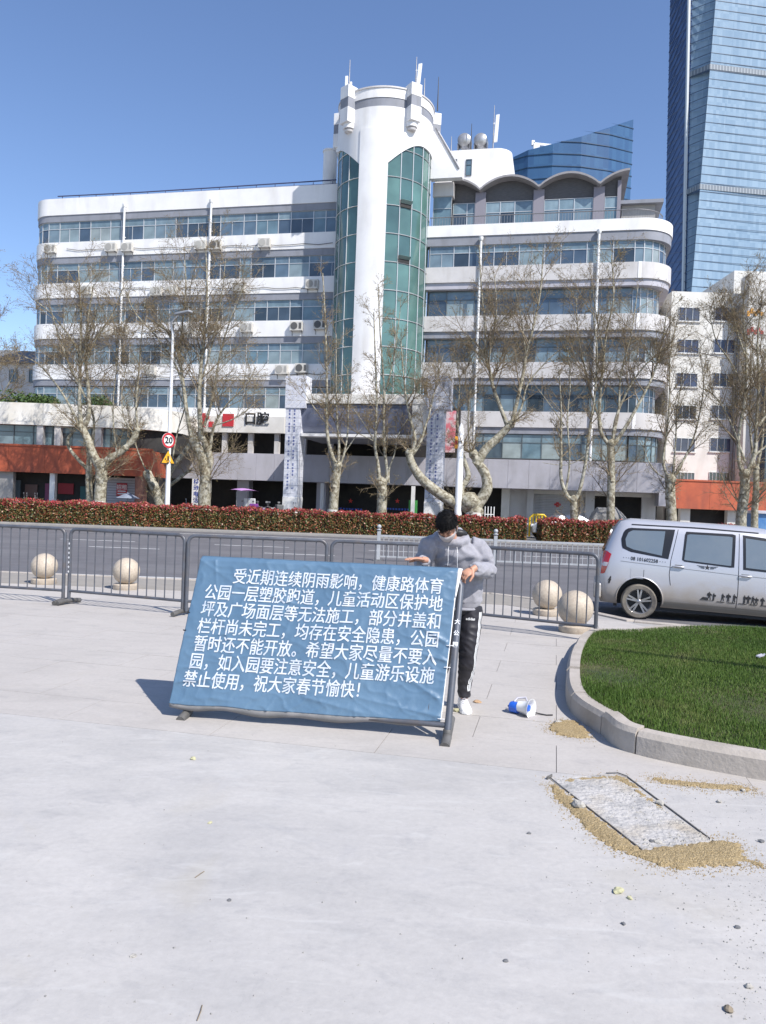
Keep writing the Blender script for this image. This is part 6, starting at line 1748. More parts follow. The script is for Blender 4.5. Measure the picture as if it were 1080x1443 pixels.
def vinyl(m, a, b, hi):
    nt = m.node_tree; N = nt.nodes; L = nt.links; P = N['Principled BSDF']; P.inputs['Roughness'].default_value = .42; P.inputs['Specular IOR Level'].default_value = .45
    tc = N.new('ShaderNodeTexCoord'); no = N.new('ShaderNodeTexNoise'); no.inputs['Scale'].default_value = 2.2; no.inputs['Detail'].default_value = 6; L.new(tc.outputs['Object'], no.inputs['Vector'])
    rp = N.new('ShaderNodeValToRGB'); rp.color_ramp.elements[0].position = .35; rp.color_ramp.elements[1].position = .65; rp.color_ramp.elements[0].color = (*a,1); rp.color_ramp.elements[1].color = (*b,1); L.new(no.outputs['Fac'], rp.inputs[0])
    n2 = N.new('ShaderNodeTexNoise'); n2.inputs['Scale'].default_value = 9; n2.inputs['Detail'].default_value = 8; n2.inputs['Roughness'].default_value = .75; n2.inputs['Distortion'].default_value = 1.2; L.new(tc.outputs['Object'], n2.inputs['Vector'])
    mr = N.new('ShaderNodeMapRange'); mr.inputs['From Min'].default_value = .64; mr.inputs['From Max'].default_value = .78; mr.inputs['To Max'].default_value = .6; L.new(n2.outputs['Fac'], mr.inputs['Value'])
    mx = N.new('ShaderNodeMix'); mx.data_type = 'RGBA'; L.new(mr.outputs[0], mx.inputs['Factor']); L.new(rp.outputs[0], mx.inputs['A']); mx.inputs['B'].default_value = (*hi,1); L.new(mx.outputs['Result'], P.inputs['Base Color'])
    bu = N.new('ShaderNodeBump'); bu.inputs['Strength'].default_value = .35; bu.inputs['Distance'].default_value = .006; L.new(n2.outputs['Fac'], bu.inputs['Height']); L.new(bu.outputs[0], P.inputs['Normal'])
vinyl(bm_, (.082,.152,.235), (.105,.182,.268), (.20,.27,.34))
NS, NT = 260, 150
vs = []; 
for j in range(NT+1):
    for i in range(NS+1): vs.append(Bs(i/NS, j/NT)-OB)
fs = [(j*(NS+1)+i, (j+1)*(NS+1)+i, (j+1)*(NS+1)+i+1, j*(NS+1)+i+1) for j in range(NT) for i in range(NS)]
mb = MB(); mb.add(vs, fs); sh = mb.build('sheet', bm_, banner, smooth=180)
sd = sh.modifiers.new('s', 'SOLIDIFY'); sd.thickness = .0016; sd.offset = -1
back = mat('banner_backing', (.26,.25,.25), .6, (.17,.17,.17), 5)
# folded hems: top flap over the rail, white flap at the right top corner, grey lower hem
def strip_mesh(rows, m, name):
    mb = MB(); n = len(rows[0]); mb.add([p-OB for r in rows for p in r], [(j*n+i, (j+1)*n+i, (j+1)*n+i+1, j*n+i+1) for j in range(len(rows)-1) for i in range(n-1)]); o = mb.build(name, m, banner, smooth=180)
    q = o.modifiers.new('s','SOLIDIFY'); q.thickness = .0015; return o
SS = [i/80 for i in range(81)]
strip_mesh([[Bs(s,0) for s in SS], [Bs(s,0)-DN*.02+Vector((0,0,.006)) for s in SS], [Bs(s,0)-DN*.055-Vector((0,0,.004)) for s in SS], [Bs(s,0)-DN*.065-Vector((0,0,.10)) for s in SS]], bm_, 'top_hem')
strip_mesh([[Bs(s,1)-DN*.001 for s in SS], [Bs(s,1)-DN*.016-Vector((0,0,.030+.010*math.sin(s*math.pi)+.005*math.sin(s*23))) for s in SS], [Bs(s,1)-DN*.05-Vector((0,0,.030+.016*math.sin(s*math.pi)+.008*math.sin(s*23))) for s in SS]], back, 'lower_hem')
TT = [.0+.2*i/12 for i in range(13)]
strip_mesh([[Bs(1,t)+DN*.002 for t in TT], [Bs(1,t)+Vector((.028*(1-t/.24)+.004,0,-.004))+DN*.004 for t in TT], [Bs(1,t)+Vector((.030*(1-t/.24)+.006,.02,-.01)) for t in TT]], M['whitep'], 'side_flap')
TT = [.2+.8*i/30 for i in range(31)]
strip_mesh([[Bs(1,t)+DN*.001 for t in TT], [Bs(1,t)+Vector((.007,.006,0)) for t in TT]], M['whitep'], 'side_flap')
# ties
for t in (.52, .66, .985):
    a = Bs(1, t)-OB; mb = MB(); mb.tube([a+DN*.006-side*.02, a+side*.02+DN*.012, a+side*.05-DN*.01], .0028, 6); mb.lathe([(0,-.006),(.007,0),(0,.006)], 8, a+DN*.008); mb.build('cable_tie', M['whitep'], banner)
for t in (.40, .52):
    a = Bs(0, t)-OB; mb = MB(); mb.tube([a+DN*.004+side*.012, a-side*.01+DN*.006, a-side*.012-DN*.03], .004, 6); mb.build('cable_tie', M['black'], banner)
# lettering, every line following the folds
lines = [('受近期连续阴雨影响，健康路体育', .147), ('公园一层塑胶跑道，儿童活动区保护地', .045), ('坪及广场面层等无法施工，部分井盖和', .047), ('栏杆尚未完工，均存在安全隐患，公园', .047),
         ('暂时还不能开放。希望大家尽量不要入', .047), ('园，如入园要注意安全，儿童游乐设施', .045), ('禁止使用，祝大家春节愉快！', .035)]
white_print = mat('white_print', (.58,.61,.65), .5, (.42,.48,.56), 9, contrast=(.45,.72))
ref = text_mesh('国国国国国国国国国国', 1.0); xs_ = [v.co.x for v in ref.vertices]; ys_ = [v.co.y for v in ref.vertices]
adv = (max(xs_)-min(xs_))/9.9; cyc = (max(ys_)+min(ys_))/2; chh = max(ys_)-min(ys_)
for li, (s_, s0) in enumerate(lines):
    me = text_mesh(s_, 1.0, 0.0, 'LEFT', res=2)
    b = bmesh.new(); b.from_mesh(me)
    bmesh.ops.triangulate(b, faces=b.faces[:])
    b.verts.index_update()
    for _ in range(3):
        es = [e for e in b.edges if e.calc_length() > .30]
        if not es: break
        bmesh.ops.subdivide_edges(b, edges=es, cuts=1); bmesh.ops.triangulate(b, faces=b.faces[:])
    b.verts.index_update(); tcn = .137+.1165*li
    cells = {}
    for f in b.faces:
        cells.setdefault(int(math.floor(f.calc_center_median().x/adv+.02)), []).append(f)
    for v in b.verts: pass
    for c_, fl_ in sorted(cells.items()):
        mbc = MB()
        for ci, (ox_, oy_) in enumerate(((-.015,-.007),(-.005,.008),(.005,-.007),(.015,.007))):   # bold weight: the glyph printed four times, shifted
            ids = {}; vs_ = []; fs_ = []
            for f in fl_:
                q_ = []
                for v in f.verts:
                    if v.index not in ids:
                        ids[v.index] = len(vs_)
                        s = s0+.0535*((v.co.x+ox_)/adv); t = tcn-(v.co.y+oy_-cyc)/chh*.100
                        s = min(.997, max(.003, s)); t = min(.995, max(.004, t)); vs_.append(Bs(s, t)+DN*(.0040+.0002*ci)-OB)
                    q_.append(ids[v.index])
                fs_.append(tuple(q_))
            mbc.add(vs_, fs_)
        mbc.build('character', white_print, banner)
    b.free(); bpy.data.meshes.remove(me)

# ---------------------------------------------------------------- the man
def fuse(mb, voxel, smooth=4, fac=.6):
    me = mb.mesh('tmp', []); o = bpy.data.objects.new('tmp', me); COL.objects.link(o)
    r = o.modifiers.new('r','REMESH'); r.mode = 'VOXEL'; r.voxel_size = voxel
    s = o.modifiers.new('s','SMOOTH'); s.iterations = smooth; s.factor = fac
    bpy.context.view_layer.update()
    out = bpy.data.meshes.new_from_object(o.evaluated_get(bpy.context.evaluated_depsgraph_get()))
    bpy.data.objects.remove(o); return out
def ell(mb, c, r, rot=None, n=14, m=20):
    vs = []; c = Vector(c)
    for i in range(n+1):
        a = math.pi*i/n
        for k in range(m):
            b = 2*math.pi*k/m; p = Vector((r[0]*math.sin(a)*math.cos(b), r[1]*math.sin(a)*math.sin(b), -r[2]*math.cos(a)))
            if rot: p = rot @ p
            vs.append(c+p)
    fs = [(i*m+k, i*m+(k+1)%m, (i+1)*m+(k+1)%m, (i+1)*m+k) for i in range(n) for k in range(m)]
    mb.add(vs, fs)
def stack(mb, secs, m=24):
    """secs: (cx, cy, z, rx, ry)"""
    vs = []
    for cx, cy, z, rx, ry in secs:
        for k in range(m):
            a = 2*math.pi*k/m; ca_, sa_ = math.cos(a), math.sin(a)
            vs.append((cx+rx*math.copysign(abs(ca_)**.85, ca_), cy+ry*math.copysign(abs(sa_)**.85, sa_), z))
    n = len(secs)
    mb.add(vs, [(i*m+k, i*m+(k+1)%m, (i+1)*m+(k+1)%m, (i+1)*m+k) for i in range(n-1) for k in range(m)]+[tuple(range(m-1,-1,-1)), tuple((n-1)*m+k for k in range(m))])
hip = at(648, 865, 6.56)
man = thing('person', 'man in grey hoodie, black striped track pants and face mask behind the banner', 'person', (hip.x, 6.50, 0))
OM = man.location.copy()
def ml(px, py, Y): return at(px, py, Y)-OM
skin = mat('skin', (.50,.27,.18), .55, (.42,.21,.14), 9, bump=.05, bscale=120)
skin.node_tree.nodes['Principled BSDF'].inputs['Subsurface Weight'].default_value = .1
skin.node_tree.nodes['Principled BSDF'].inputs['Subsurface Radius'].default_value = (.02,.008,.004)
# joints
shR, elR, wrR = ml(675,772,6.44), ml(686,804,6.40), ml(667,802,6.16)       # his left arm, image right
shL, elL, wrL = ml(605,768,6.40), ml(594,800,6.40), ml(598,789,6.22)       # his right arm, image left
neck = ml(637,768,6.38); headc = ml(630,742,6.22)
HR = Matrix.Rotation(math.radians(-12), 3, 'Z') @ Matrix.Rotation(math.radians(47), 3, 'X') @ Matrix.Rotation(math.radians(-3), 3, 'Y')
def H(p): return headc + HR @ Vector(p)
body = MB()
ell(body, H((0,.012,.028)), (.076,.096,.088), HR); ell(body, H((0,-.025,-.045)), (.060,.070,.072), HR); ell(body, H((0,-.05,-.085)), (.032,.035,.026), HR)
ell(body, H((0,-.094,-.028)), (.012,.018,.020), HR, 8, 10); ell(body, H((0,-.088,-.005)), (.009,.012,.03), HR, 8, 10)
for s in (-1, 1):
    ell(body, H((s*.074,.012,-.022)), (.010,.018,.030), HR, 8, 10); ell(body, H((s*.030,-.070,.012)), (.026,.016,.010), HR, 8, 10); ell(body, H((s*.036,-.062,-.035)), (.024,.024,.022), HR, 8, 10)
body.tube([H((0,.02,-.05)), neck+Vector((0,.0,.01)), neck+Vector((0,.03,-.06))], [.052,.056,.075], 16)
stack(body, [(0,.03,.86,.12,.09),(-.02,.02,1.05,.13,.09),(neck.x,neck.y+.06,1.28,.12,.07),(neck.x,neck.y+.02,1.37,.08,.06)])
body.tube([shR+Vector((-.01,.02,0)),elR,wrR],[.038,.034,.027],14); body.tube([shL+Vector((.01,.03,0)),elL+Vector((0,.01,0)),wrL],[.036,.030,.027],14)
for s in (-1,1): body.tube([Vector((s*.085,.045,.88)), (Vector((.072,-.03,.48)) if s > 0 else Vector((-.12,.02,.48))), (Vector((gnd(655,1003).x-OM.x, gnd(655,1003).y-OM.y+.09,.09)) if s > 0 else Vector((-.15,.12,.09)))],[.06,.045,.034],14)
# hands: palm, four fingers, thumb
def hand(mb, wr, fwd, up, size=1.0, curl=(.25,.5,.5), thumb_side=1, spread=.10):
    fwd = fwd.normalized(); up = (up-fwd*up.dot(fwd)).normalized(); lat = fwd.cross(up).normalized()*thumb_side
    R = Matrix((lat, fwd, up)).transposed()
    ell(mb, wr+fwd*.045*size, (.040*size,.050*size,.0165*size), R, 10, 16); mb.tube([wr-fwd*.03, wr+fwd*.02], [.026,.025], 12)
    for k, (off, ln) in enumerate(((.030,.070),(.0105,.080),(-.0095,.074),(-.029,.058))):
        p = wr+fwd*.078*size+lat*off*size; d = (fwd+lat*off*spread*28*.1).normalized(); pts = [p-d*.02]; a = 0
        r = [.0094,.0090,.0084,.0076,.0060]
        pts.append(p)
        for q, (f, c) in enumerate(zip((.44,.32,.24), curl)):
            a += c*(1+.12*k); dd = d*math.cos(a)-up*math.sin(a); p = p+dd*ln*f*size; pts.append(p)
        mb.tube(pts, [x*size for x in r], 8); ell(mb, pts[-1], [.0062*size]*3, None, 6, 8)
    b = wr+fwd*.028*size+lat*.030*size; d1 = (lat*.75+fwd*.7-up*.25).normalized(); d2 = (lat*.25+fwd*.95-up*.4).normalized()
    mb.tube([b-d1*.015, b+d1*.032*size, b+d1*.032*size+d2*.028*size, b+d1*.032*size+d2*.05*size], [x*size for x in (.0135,.0115,.010,.0075)], 9)
hand(body, wrR, Vector((-.70,-.35,-.42)), Vector((-.15,-.55,.8)), 1.05, (.45,.80,.60), -1)
hand(body, wrL, Vector((-.85,-.42,.12)), Vector((.0,.1,1)), 1.05, (.10,.18,.15), 1)
me = fuse(body, .0042, 3, .5); me.materials.clear(); me.materials.append(skin)
me.polygons.foreach_set('use_smooth', [True]*len(me.polygons)); ob = link('body', me, man)
# eyes looking down: lids and brows
for s in (-1, 1):
    e = MB(); e.tube([H((s*.016,-.0855,.001)), H((s*.030,-.0875,-.004)), H((s*.046,-.079,.0))], [.0012,.0022,.0012], 6); e.build('eyelashes', M['black'], man)
    e = MB(); e.tube([H((s*.014,-.091,.020)), H((s*.032,-.0905,.026)), H((s*.052,-.079,.021))], [.0025,.0042,.002], 6); e.build('eyebrow', M['black'], man)
    e = MB(); ell(e, H((s*.031,-.0795,-.002)), (.0125,.0095,.007), HR, 8, 12); e.build('eyelid', skin, man, smooth=180)
# mask
mk = MB(); rows_ = []
for j in range(11):
    z = -.012-.085*j/10; w = .066-.020*(j/10)**2; row_ = []
    for i in range(17):
        a = math.radians(-88+176*i/16); 
        yy = -.022-.082*math.cos(a)*(1-.35*((j-4)/10)**2)+(.018*(j/10)**2) - .010*math.exp(-(a/.28)**2)*math.exp(-((j-2)/3)**2)
        row_.append(H((w*math.sin(a)*1.06, yy+.002*math.sin(j*2.6), z)))
    rows_.append(row_)
mk.add([p for r in rows_ for p in r], [(j*17+i, j*17+i+1, (j+1)*17+i+1, (j+1)*17+i) for j in range(10) for i in range(16)])
mo = mk.build('face_mask', mat('mask_grey', (.50,.46,.45), .8, (.42,.39,.385), 20), man, smooth=180); q = mo.modifiers.new('s','SOLIDIFY'); q.thickness = .003
for s in (-1,1):
    e = MB(); e.tube([H((s*.066,-.03,-.02)), H((s*.078,.0,.0)), H((s*.086,.022,-.012)), H((s*.080,.01,-.05)), H((s*.058,-.015,-.08))], .0013, 5); e.build('ear_loop', M['whitep'], man)
# hair: a cap plus many short tufts
hb = bmesh.new(); bmesh.ops.create_icosphere(hb, subdivisions=5, radius=1)
rem = []
for v in hb.verts:
    c = v.co.copy(); p = Vector((c.x*.083, .014+c.y*.102, .034+c.z*.096)); n = mnoise.fractal(p*26, 1, 2, 3); p *= (1+.035*n)
    line = .034+.012*math.sin(p.x*60)+.006*n
    cut = (p.y < -.030 and p.z < line) or (p.z < -.012 and abs(p.x) > .05 and p.y < .045) or (p.z < -.055)
    v.co = H(p)
    if cut: rem.append(v)
bmesh.ops.delete(hb, geom=rem, context='VERTS'); hme = bpy.data.meshes.new('hair'); hb.to_mesh(hme); hb.free()
hairm = mat('black_hair', (.006,.006,.007), .6, (.012,.011,.011), 40, spec=.12); hme.materials.append(hairm); hme.polygons.foreach_set('use_smooth', [True]*len(hme.polygons))
hair = link('hair', hme, man)
g = np.random.default_rng(4); tf = MB(); hv = [v.co.copy() for v in hme.vertices]
for k in range(2600):
    p = hv[g.integers(len(hv))]; n_ = (p-H((0,.016,.03))).normalized(); fwd_ = HR @ Vector((0,-.55,-.35)); d = (n_*.55+fwd_*.9+Vector(g.normal(size=3))*.28).normalized(); l = .014+.016*g.random(); w = n_.cross(d).normalized()*.0016
    tf.add([p-w, p+w, p+d*l+n_*.002], [(0,1,2)])
o = tf.build('hair_strands', hairm, man); o['kind'] = 'stuff'
# hoodie
hd = MB(); nx, ny = neck.x, neck.y
stack(hd, [(0,.045,.835,.150,.115),(0,.045,.855,.163,.125),(0,.04,.90,.175,.135),(-.01,.02,1.05,.185,.14),(-.025,-.01,1.18,.195,.14),(-.035,ny+.05,1.28,.200,.135),(nx+.005,ny+.03,1.355,.180,.115),(nx,ny+.02,1.405,.125,.09),(nx,ny+.01,1.43,.085,.075)])
hd.tube([shR+Vector((-.05,.0,.0)), shR+Vector((.0,0,.0)), (shR+elR)/2+Vector((.012,.01,0)), elR+Vector((.012,.015,-.005)), (elR+wrR)/2, wrR+Vector((.008,.012,0))], [.085,.083,.076,.070,.058,.045], 18)
hd.tube([shL+Vector((.05,0,0)), shL, (shL+elL)/2, elL+Vector((0,.01,0)), (elL+wrL)/2, wrL+Vector((.004,.01,0))], [.085,.080,.072,.066,.055,.044], 18)
ring = []
for k in range(24):
    a = 2*math.pi*k/24; bk = (math.sin(a)+1)/2      # back of the neck = +y
    ring.append(Vector((nx+.105*math.cos(a)*(1+.1*bk), ny+.005+.095*math.sin(a), 1.385+.085*bk**1.2)))
hd.tube(ring, [.030+.012*((math.sin(2*math.pi*k/24)+1)/2) for k in range(24)], 12, close=True)
ell(hd, (nx+.03, ny+.12, 1.40), (.12,.06,.10))
me = fuse(hd, .0085, 5, .5)
b = bmesh.new(); b.from_mesh(me); b.normal_update()
for v in b.verts:
    p = v.co
    f = mnoise.noise(Vector((p.x*9+p.z*5, p.y*7, p.z*11-p.x*6)))
    f2 = mnoise.noise(Vector((p.x*22-p.z*12, p.y*16, p.z*26)))
    r = (1-abs(f)*2.4)
    amt = .010*max(-.5, r)+.0045*f2
    if p.z < .90: amt *= .5
    # stacked wrinkles at the inside of the elbows and cuffs
    for e in (elR, wrR, elL):
        d = (p-e).length
        if d < .12: amt += .005*math.sin((p-e).z*150+(p-e).x*60)*(1-d/.12)
    v.co = p+v.normal*amt
b.to_mesh(me); b.free()
fleece = mat('grey_melange_fleece', (.31,.305,.335), .95, (.26,.255,.285), 30, bump=.15, bscale=260, sheen=.2)
me.materials.clear(); me.materials.append(fleece); me.polygons.foreach_set('use_smooth', [True]*len(me.polygons)); link('hoodie', me, man)
e = MB(); ell(e, (nx+.048, ny+.020, 1.452), (.080,.070,.040), Matrix.Rotation(math.radians(-25),3,'X')); e.build('hood_lining', M['black'], man, smooth=180)
for s in (-1,1):
    e = MB(); x = nx+s*.032; y = ny-.108
    e.tube([(x,y+.012,1.365), (x+s*.006,y-.018,1.31), (x+s*.004,y-.028,1.24), (x+s*.008,y-.030,1.19-.02*s)], .0017, 6); e.build('drawstring', M['whitep'], man)
e = MB(); e.tube([Vector((.0+.164*math.cos(a), .045+.127*math.sin(a), .842)) for a in np.linspace(0, 2*math.pi, 33)[:-1]], .012, 8, close=True); e.build('hem_rib', fleece, man, smooth=180)
# track pants
pt = MB(); hipL, hipR = Vector((-.088,.05,.86)), Vector((.088,.045,.86))
foR = gnd(655,1003)-OM; foR.z = 0
kneeR = Vector((.072, -.03, .48)); ankR = Vector((foR.x+.0, foR.y+.09, .10))
kneeL = Vector((-.12, .02, .48)); ankL = Vector((-.15, .12, .10))
stack(pt, [(0,.05,.80,.150,.105),(0,.05,.86,.155,.11),(0,.05,.94,.15,.11)])
pt.tube([hipR, Vector((.086,.02,.72)), kneeR+Vector((0,0,.08)), kneeR-Vector((0,0,.08)), ankR+Vector((0,0,.12)), ankR], [.098,.096,.078,.070,.058,.050], 20)
pt.tube([hipL, Vector((-.095,.03,.72)), kneeL, ankL+Vector((0,0,.12)), ankL], [.098,.094,.074,.058,.052], 20)
me = fuse(pt, .009, 4, .5); b = bmesh.new(); b.from_mesh(me); b.normal_update()
for v in b.verts:
    p = v.co; f = mnoise.noise(Vector((p.x*8, p.y*8, p.z*16+p.x*9))); v.co = p+v.normal*(.007*(1-abs(f)*2.6))
b.to_mesh(me); b.free(); pants = mat('black_tricot', (.010,.009,.014), .55, (.016,.014,.02), 30, sheen=.1); me.materials.clear(); me.materials.append(pants)
me.polygons.foreach_set('use_smooth', [True]*len(me.polygons)); link('track_pants', me, man)
from mathutils.bvhtree import BVHTree
bv = BVHTree.FromPolygons([v.co.copy() for v in me.vertices], [tuple(p.vertices) for p in me.polygons])
def on_pants(o_, d_): 
    h = bv.ray_cast(Vector(o_), Vector(d_).normalized()); return h[0], h[1]
# white side stripes, laid on the cloth
axis_pts = [(hipR, .93),(Vector((.086,.02,.72)),0),(kneeR,0),(ankR+Vector((0,0,.05)),0)]
st = MB(); prev = None
for w0, w1 in ((-.017,-.009),(-.004,.004),(.009,.017)):
    pts0 = []
    for i in range(40):
        z = .82-.66*i/39
        # centre of the leg at this height
        segs = [hipR, Vector((.086,.02,.72)), kneeR, ankR]
        for a_, b_ in zip(segs, segs[1:]):
            if a_.z >= z >= b_.z: c_ = a_.lerp(b_, (a_.z-z)/(a_.z-b_.z)); break
        else: c_ = segs[0].copy(); c_.z = z
        row_ = []
        for w in (w0, w1):
            d = Vector((1,-.95,0)).normalized(); tng = Vector((d.y,-d.x,0)); h, nn = on_pants(c_+d*.4+tng*w*-1, -d)
            row_.append((h if h is not None else c_+d*.07)+d*.0015)
        pts0.append(row_)
    st.add([p for r in pts0 for p in r], [(2*i,2*i+1,2*i+3,2*i+2) for i in range(39)])
so = st.build('side_stripe', M['whitep'], man, smooth=180); so['kind'] = 'stuff'
me = text_mesh('adidas', .030, .0008); me.materials.clear(); me.materials.append(M['whitep'])
for v in me.vertices:
    h, nn = on_pants((.078+v.co.x, -.5, .765+v.co.y), (0,1,0)); v.co = (h if h is not None else Vector((.078+v.co.x,-.08,.765+v.co.y)))+Vector((0,-.002,0))
link('lettering', me, man)
# sneakers
def shoe(c, yaw):
    o = bpy.data.objects.new('sneaker', None)
    up_ = MB(); vs_ = []
    secs = [(.125,.030,.085),(.115,.036,.10),(.08,.039,.105),(.03,.040,.098),(-.02,.043,.080),(-.07,.047,.062),(-.11,.046,.052),(-.14,.036,.044),(-.153,.018,.034)]
    for y, w, h in secs:
        for k in range(12):
            a = math.pi*k/11; vs_.append((w*math.cos(a), y, .022+max(0,(h-.022))*math.sin(a)**.6))
    n = len(secs); up_.add(vs_, [(i*12+k, i*12+k+1, (i+1)*12+k+1, (i+1)*12+k) for i in range(n-1) for k in range(11)]+[tuple(range(11,-1,-1)), tuple((n-1)*12+k for k in range(12))])
    sl_ = MB(); outl = [(w*1.08, y) for y, w, h in secs]+[(0,-.162)]+[(-w*1.08, y) for y, w, h in secs[::-1]]; sl_.prism(outl, .0, .026)
    u = up_.build('sneaker', mat('white_leather', (.80,.80,.80), .45) if 'wl' not in M else M['wl'], man, smooth=60); u.location = c; u.rotation_euler = (0,0,yaw)
    s2 = sl_.build('sole', M['whitep'], u, bevel=.006)
    lc = MB()
    for k in range(5):
        y = -.085+.022*k; z = .064+.0105*k+.004; lc.tube([(-.022,y,z-.008),(0,y+.004,z+.002),(.022,y,z-.008)], .0026, 5)
    l = lc.build('laces', M['canopy'], u); l['kind'] = 'stuff'
shoe(Vector((foR.x, foR.y+.055, 0)), math.radians(3)); shoe(Vector((ankL.x, ankL.y-.05, 0)), math.radians(-12))
pebble(673,990, .03, 31, 'tan crumbly stone just behind and right of the white sneaker', mat('tan_crumb', (.45,.30,.18), .9), .4)
# ---------------------------------------------------------------- silver van
vp = gnd(899, 872, ROAD_Z)
van = thing('parked_van', 'dusty silver van with black silhouette stickers, parked at the right beyond the lawn', 'van', (0,0,ROAD_Z))
VR = math.radians(-15); XW = .70; WR = .300
van.rotation_euler = (0, math.radians(1.6), VR)
van.location = Vector((vp.x, vp.y, ROAD_Z)) - Matrix.Rotation(VR,3,'Z') @ Vector((XW, -.80, 0)) + Vector((0,0,.03))
silver = bpy.data.materials.new('dusty_silver_paint'); silver.use_nodes = True
nt = silver.node_tree; N = nt.nodes; L = nt.links; P = N['Principled BSDF']; P.inputs['Metallic'].default_value = .35; P.inputs['Roughness'].default_value = .38; P.inputs['Coat Weight'].default_value = .35; P.inputs['Coat Roughness'].default_value = .15
tc = N.new('ShaderNodeTexCoord'); sp = N.new('ShaderNodeSeparateXYZ'); L.new(tc.outputs['Object'], sp.inputs[0])
no = N.new('ShaderNodeTexNoise'); no.inputs['Scale'].default_value = 3.5; no.inputs['Detail'].default_value = 8; L.new(tc.outputs['Object'], no.inputs['Vector'])
ad = N.new('ShaderNodeMath'); ad.operation = 'MULTIPLY_ADD'; ad.inputs[1].default_value = .5; L.new(no.outputs['Fac'], ad.inputs[0]); L.new(sp.outputs['Z'], ad.inputs[2])
rp = N.new('ShaderNodeValToRGB'); cr = rp.color_ramp; cr.elements[0].position = .38; cr.elements[0].color = (.32,.26,.195,1); cr.elements[1].position = 1.25/1.3; cr.elements[1].color = (.50,.50,.535,1)
e = cr.elements.new(.66); e.color = (.42,.38,.34,1); e = cr.elements.new(.86); e.color = (.475,.455,.455,1)
L.new(ad.outputs[0], rp.inputs[0]); L.new(rp.outputs[0], P.inputs['Base Color'])
mr = N.new('ShaderNodeMapRange'); mr.inputs['From Min'].default_value = .4; mr.inputs['From Max'].default_value = 1.1; mr.inputs['To Min'].default_value = .75; mr.inputs['To Max'].default_value = .32; L.new(ad.outputs[0], mr.inputs['Value']); L.new(mr.outputs[0], P.inputs['Roughness'])
# half-section: fraction of width against height
HS = [(.22,.88),(.30,.955),(.42,.985),(.60,1.0),(.80,1.0),(.98,.985),(1.08,.965),(1.20,.935),(1.35,.895),(1.50,.845),(1.60,.795),(1.66,.73),(1.70,.60),(1.715,.30),(1.72,0)]
ST = [(-.02,.70),(.0,.78),(.04,.88),(.12,.95),(.3,.985),(.7,1.0),(1.4,1.0),(2.2,1.0),(3.0,.995),(3.5,.98),(3.9,.95),(4.25,.88),(4.45,.78),(4.55,.66)]
HW = .865
def interp(T, x):
    if x <= T[0][0]: return T[0][1]
    for (a,va),(b_,vb) in zip(T, T[1:]):
        if x <= b_:
            f = (x-a)/(b_-a); f = f*f*(3-2*f) if False else f; return va+(vb-va)*f
    return T[-1][1]
def roof_z(x):    # height limit of the outline
    return interp([(-.1,1.72),(2.3,1.72),(2.7,1.69),(3.0,1.60),(3.55,1.17),(3.9,1.02),(4.3,.90),(4.55,.74)], x)
def rear_x(z): return interp([(.2,.05),(.5,.0),(.9,.01),(1.05,.05),(1.3,.14),(1.55,.24),(1.66,.32),(1.72,.5)], z)
def halfw(x, z):
    zr = roof_z(x); zz = .22+(z-.22)*(1.72-.22)/(zr-.22); 
    xe = x-rear_x(z)
    return HW*interp(ST, xe)*interp(HS, min(1.72, zz))
vb = MB(); NX, = (60,); xs_ = sorted(set([round(v,4) for v in list(np.linspace(0,4.55,58))+[.01,.03,.06,.1]]))
rowlen = len(HS)*2-1; vs = []
for x in xs_:
    zr = roof_z(x); ring = []
    for z0, f in HS:
        z = .22+(z0-.22)*(zr-.22)/1.5; xx = rear_x(z)*max(0, 1-x/1.2)+x; ring.append((xx, HW*interp(ST, x)*f, z))
    vs += [(a,-b_,c_) for a,b_,c_ in ring] + [(a,b_,c_) for a,b_,c_ in ring[-2::-1]]
n = len(xs_)
fs = [(i*rowlen+k, (i+1)*rowlen+k, (i+1)*rowlen+(k+1)%rowlen, i*rowlen+(k+1)%rowlen) for i in range(n-1) for k in range(rowlen)]
fs += [tuple(range(rowlen)), tuple((n-1)*rowlen+k for k in range(rowlen-1,-1,-1))]
vb.add(vs, fs)
tmpm = vb.mesh('tmp', []); to = bpy.data.objects.new('tmp', tmpm); COL.objects.link(to)
cuts = []
for wx in (XW, XW+2.72):
    for s in (-1,1):
        m_ = MB(); m_.lathe([(.375,-.32),(.375,.32)], 40, (wx, s*.80, WR+.03), axis='y'); co = bpy.data.objects.new('cut', m_.mesh('cut', [])); COL.objects.link(co); cuts.append(co)
        md = to.modifiers.new('b','BOOLEAN'); md.object = co; md.operation = 'DIFFERENCE'; md.solver = 'EXACT'
bpy.context.view_layer.update()
bme = bpy.data.meshes.new_from_object(to.evaluated_get(bpy.context.evaluated_depsgraph_get()))
for o in cuts+[to]: bpy.data.objects.remove(o)
bme.materials.clear(); bme.materials.append(silver); bme.polygons.foreach_set('use_smooth', [True]*len(bme.polygons)); bme.polygons.foreach_set('material_index', [0]*len(bme.polygons)); bme.set_sharp_from_angle(angle=math.radians(38))
link('body', bme, van)
def surf(x, z, off, s=-1): 
    xx = x; return Vector((xx, s*(halfw2(x, z)+off), z))
def halfw2(x, z):
    # invert the rear lean: find station whose leaned x equals x
    lo = x
    for _ in range(6):
        lo = x-rear_x(z)*max(0, 1-lo/1.2)
    zr = roof_z(lo); z0 = .22+(z-.22)*1.5/(zr-.22)
    return HW*interp(ST, lo)*interp(HS, min(1.72, z0))
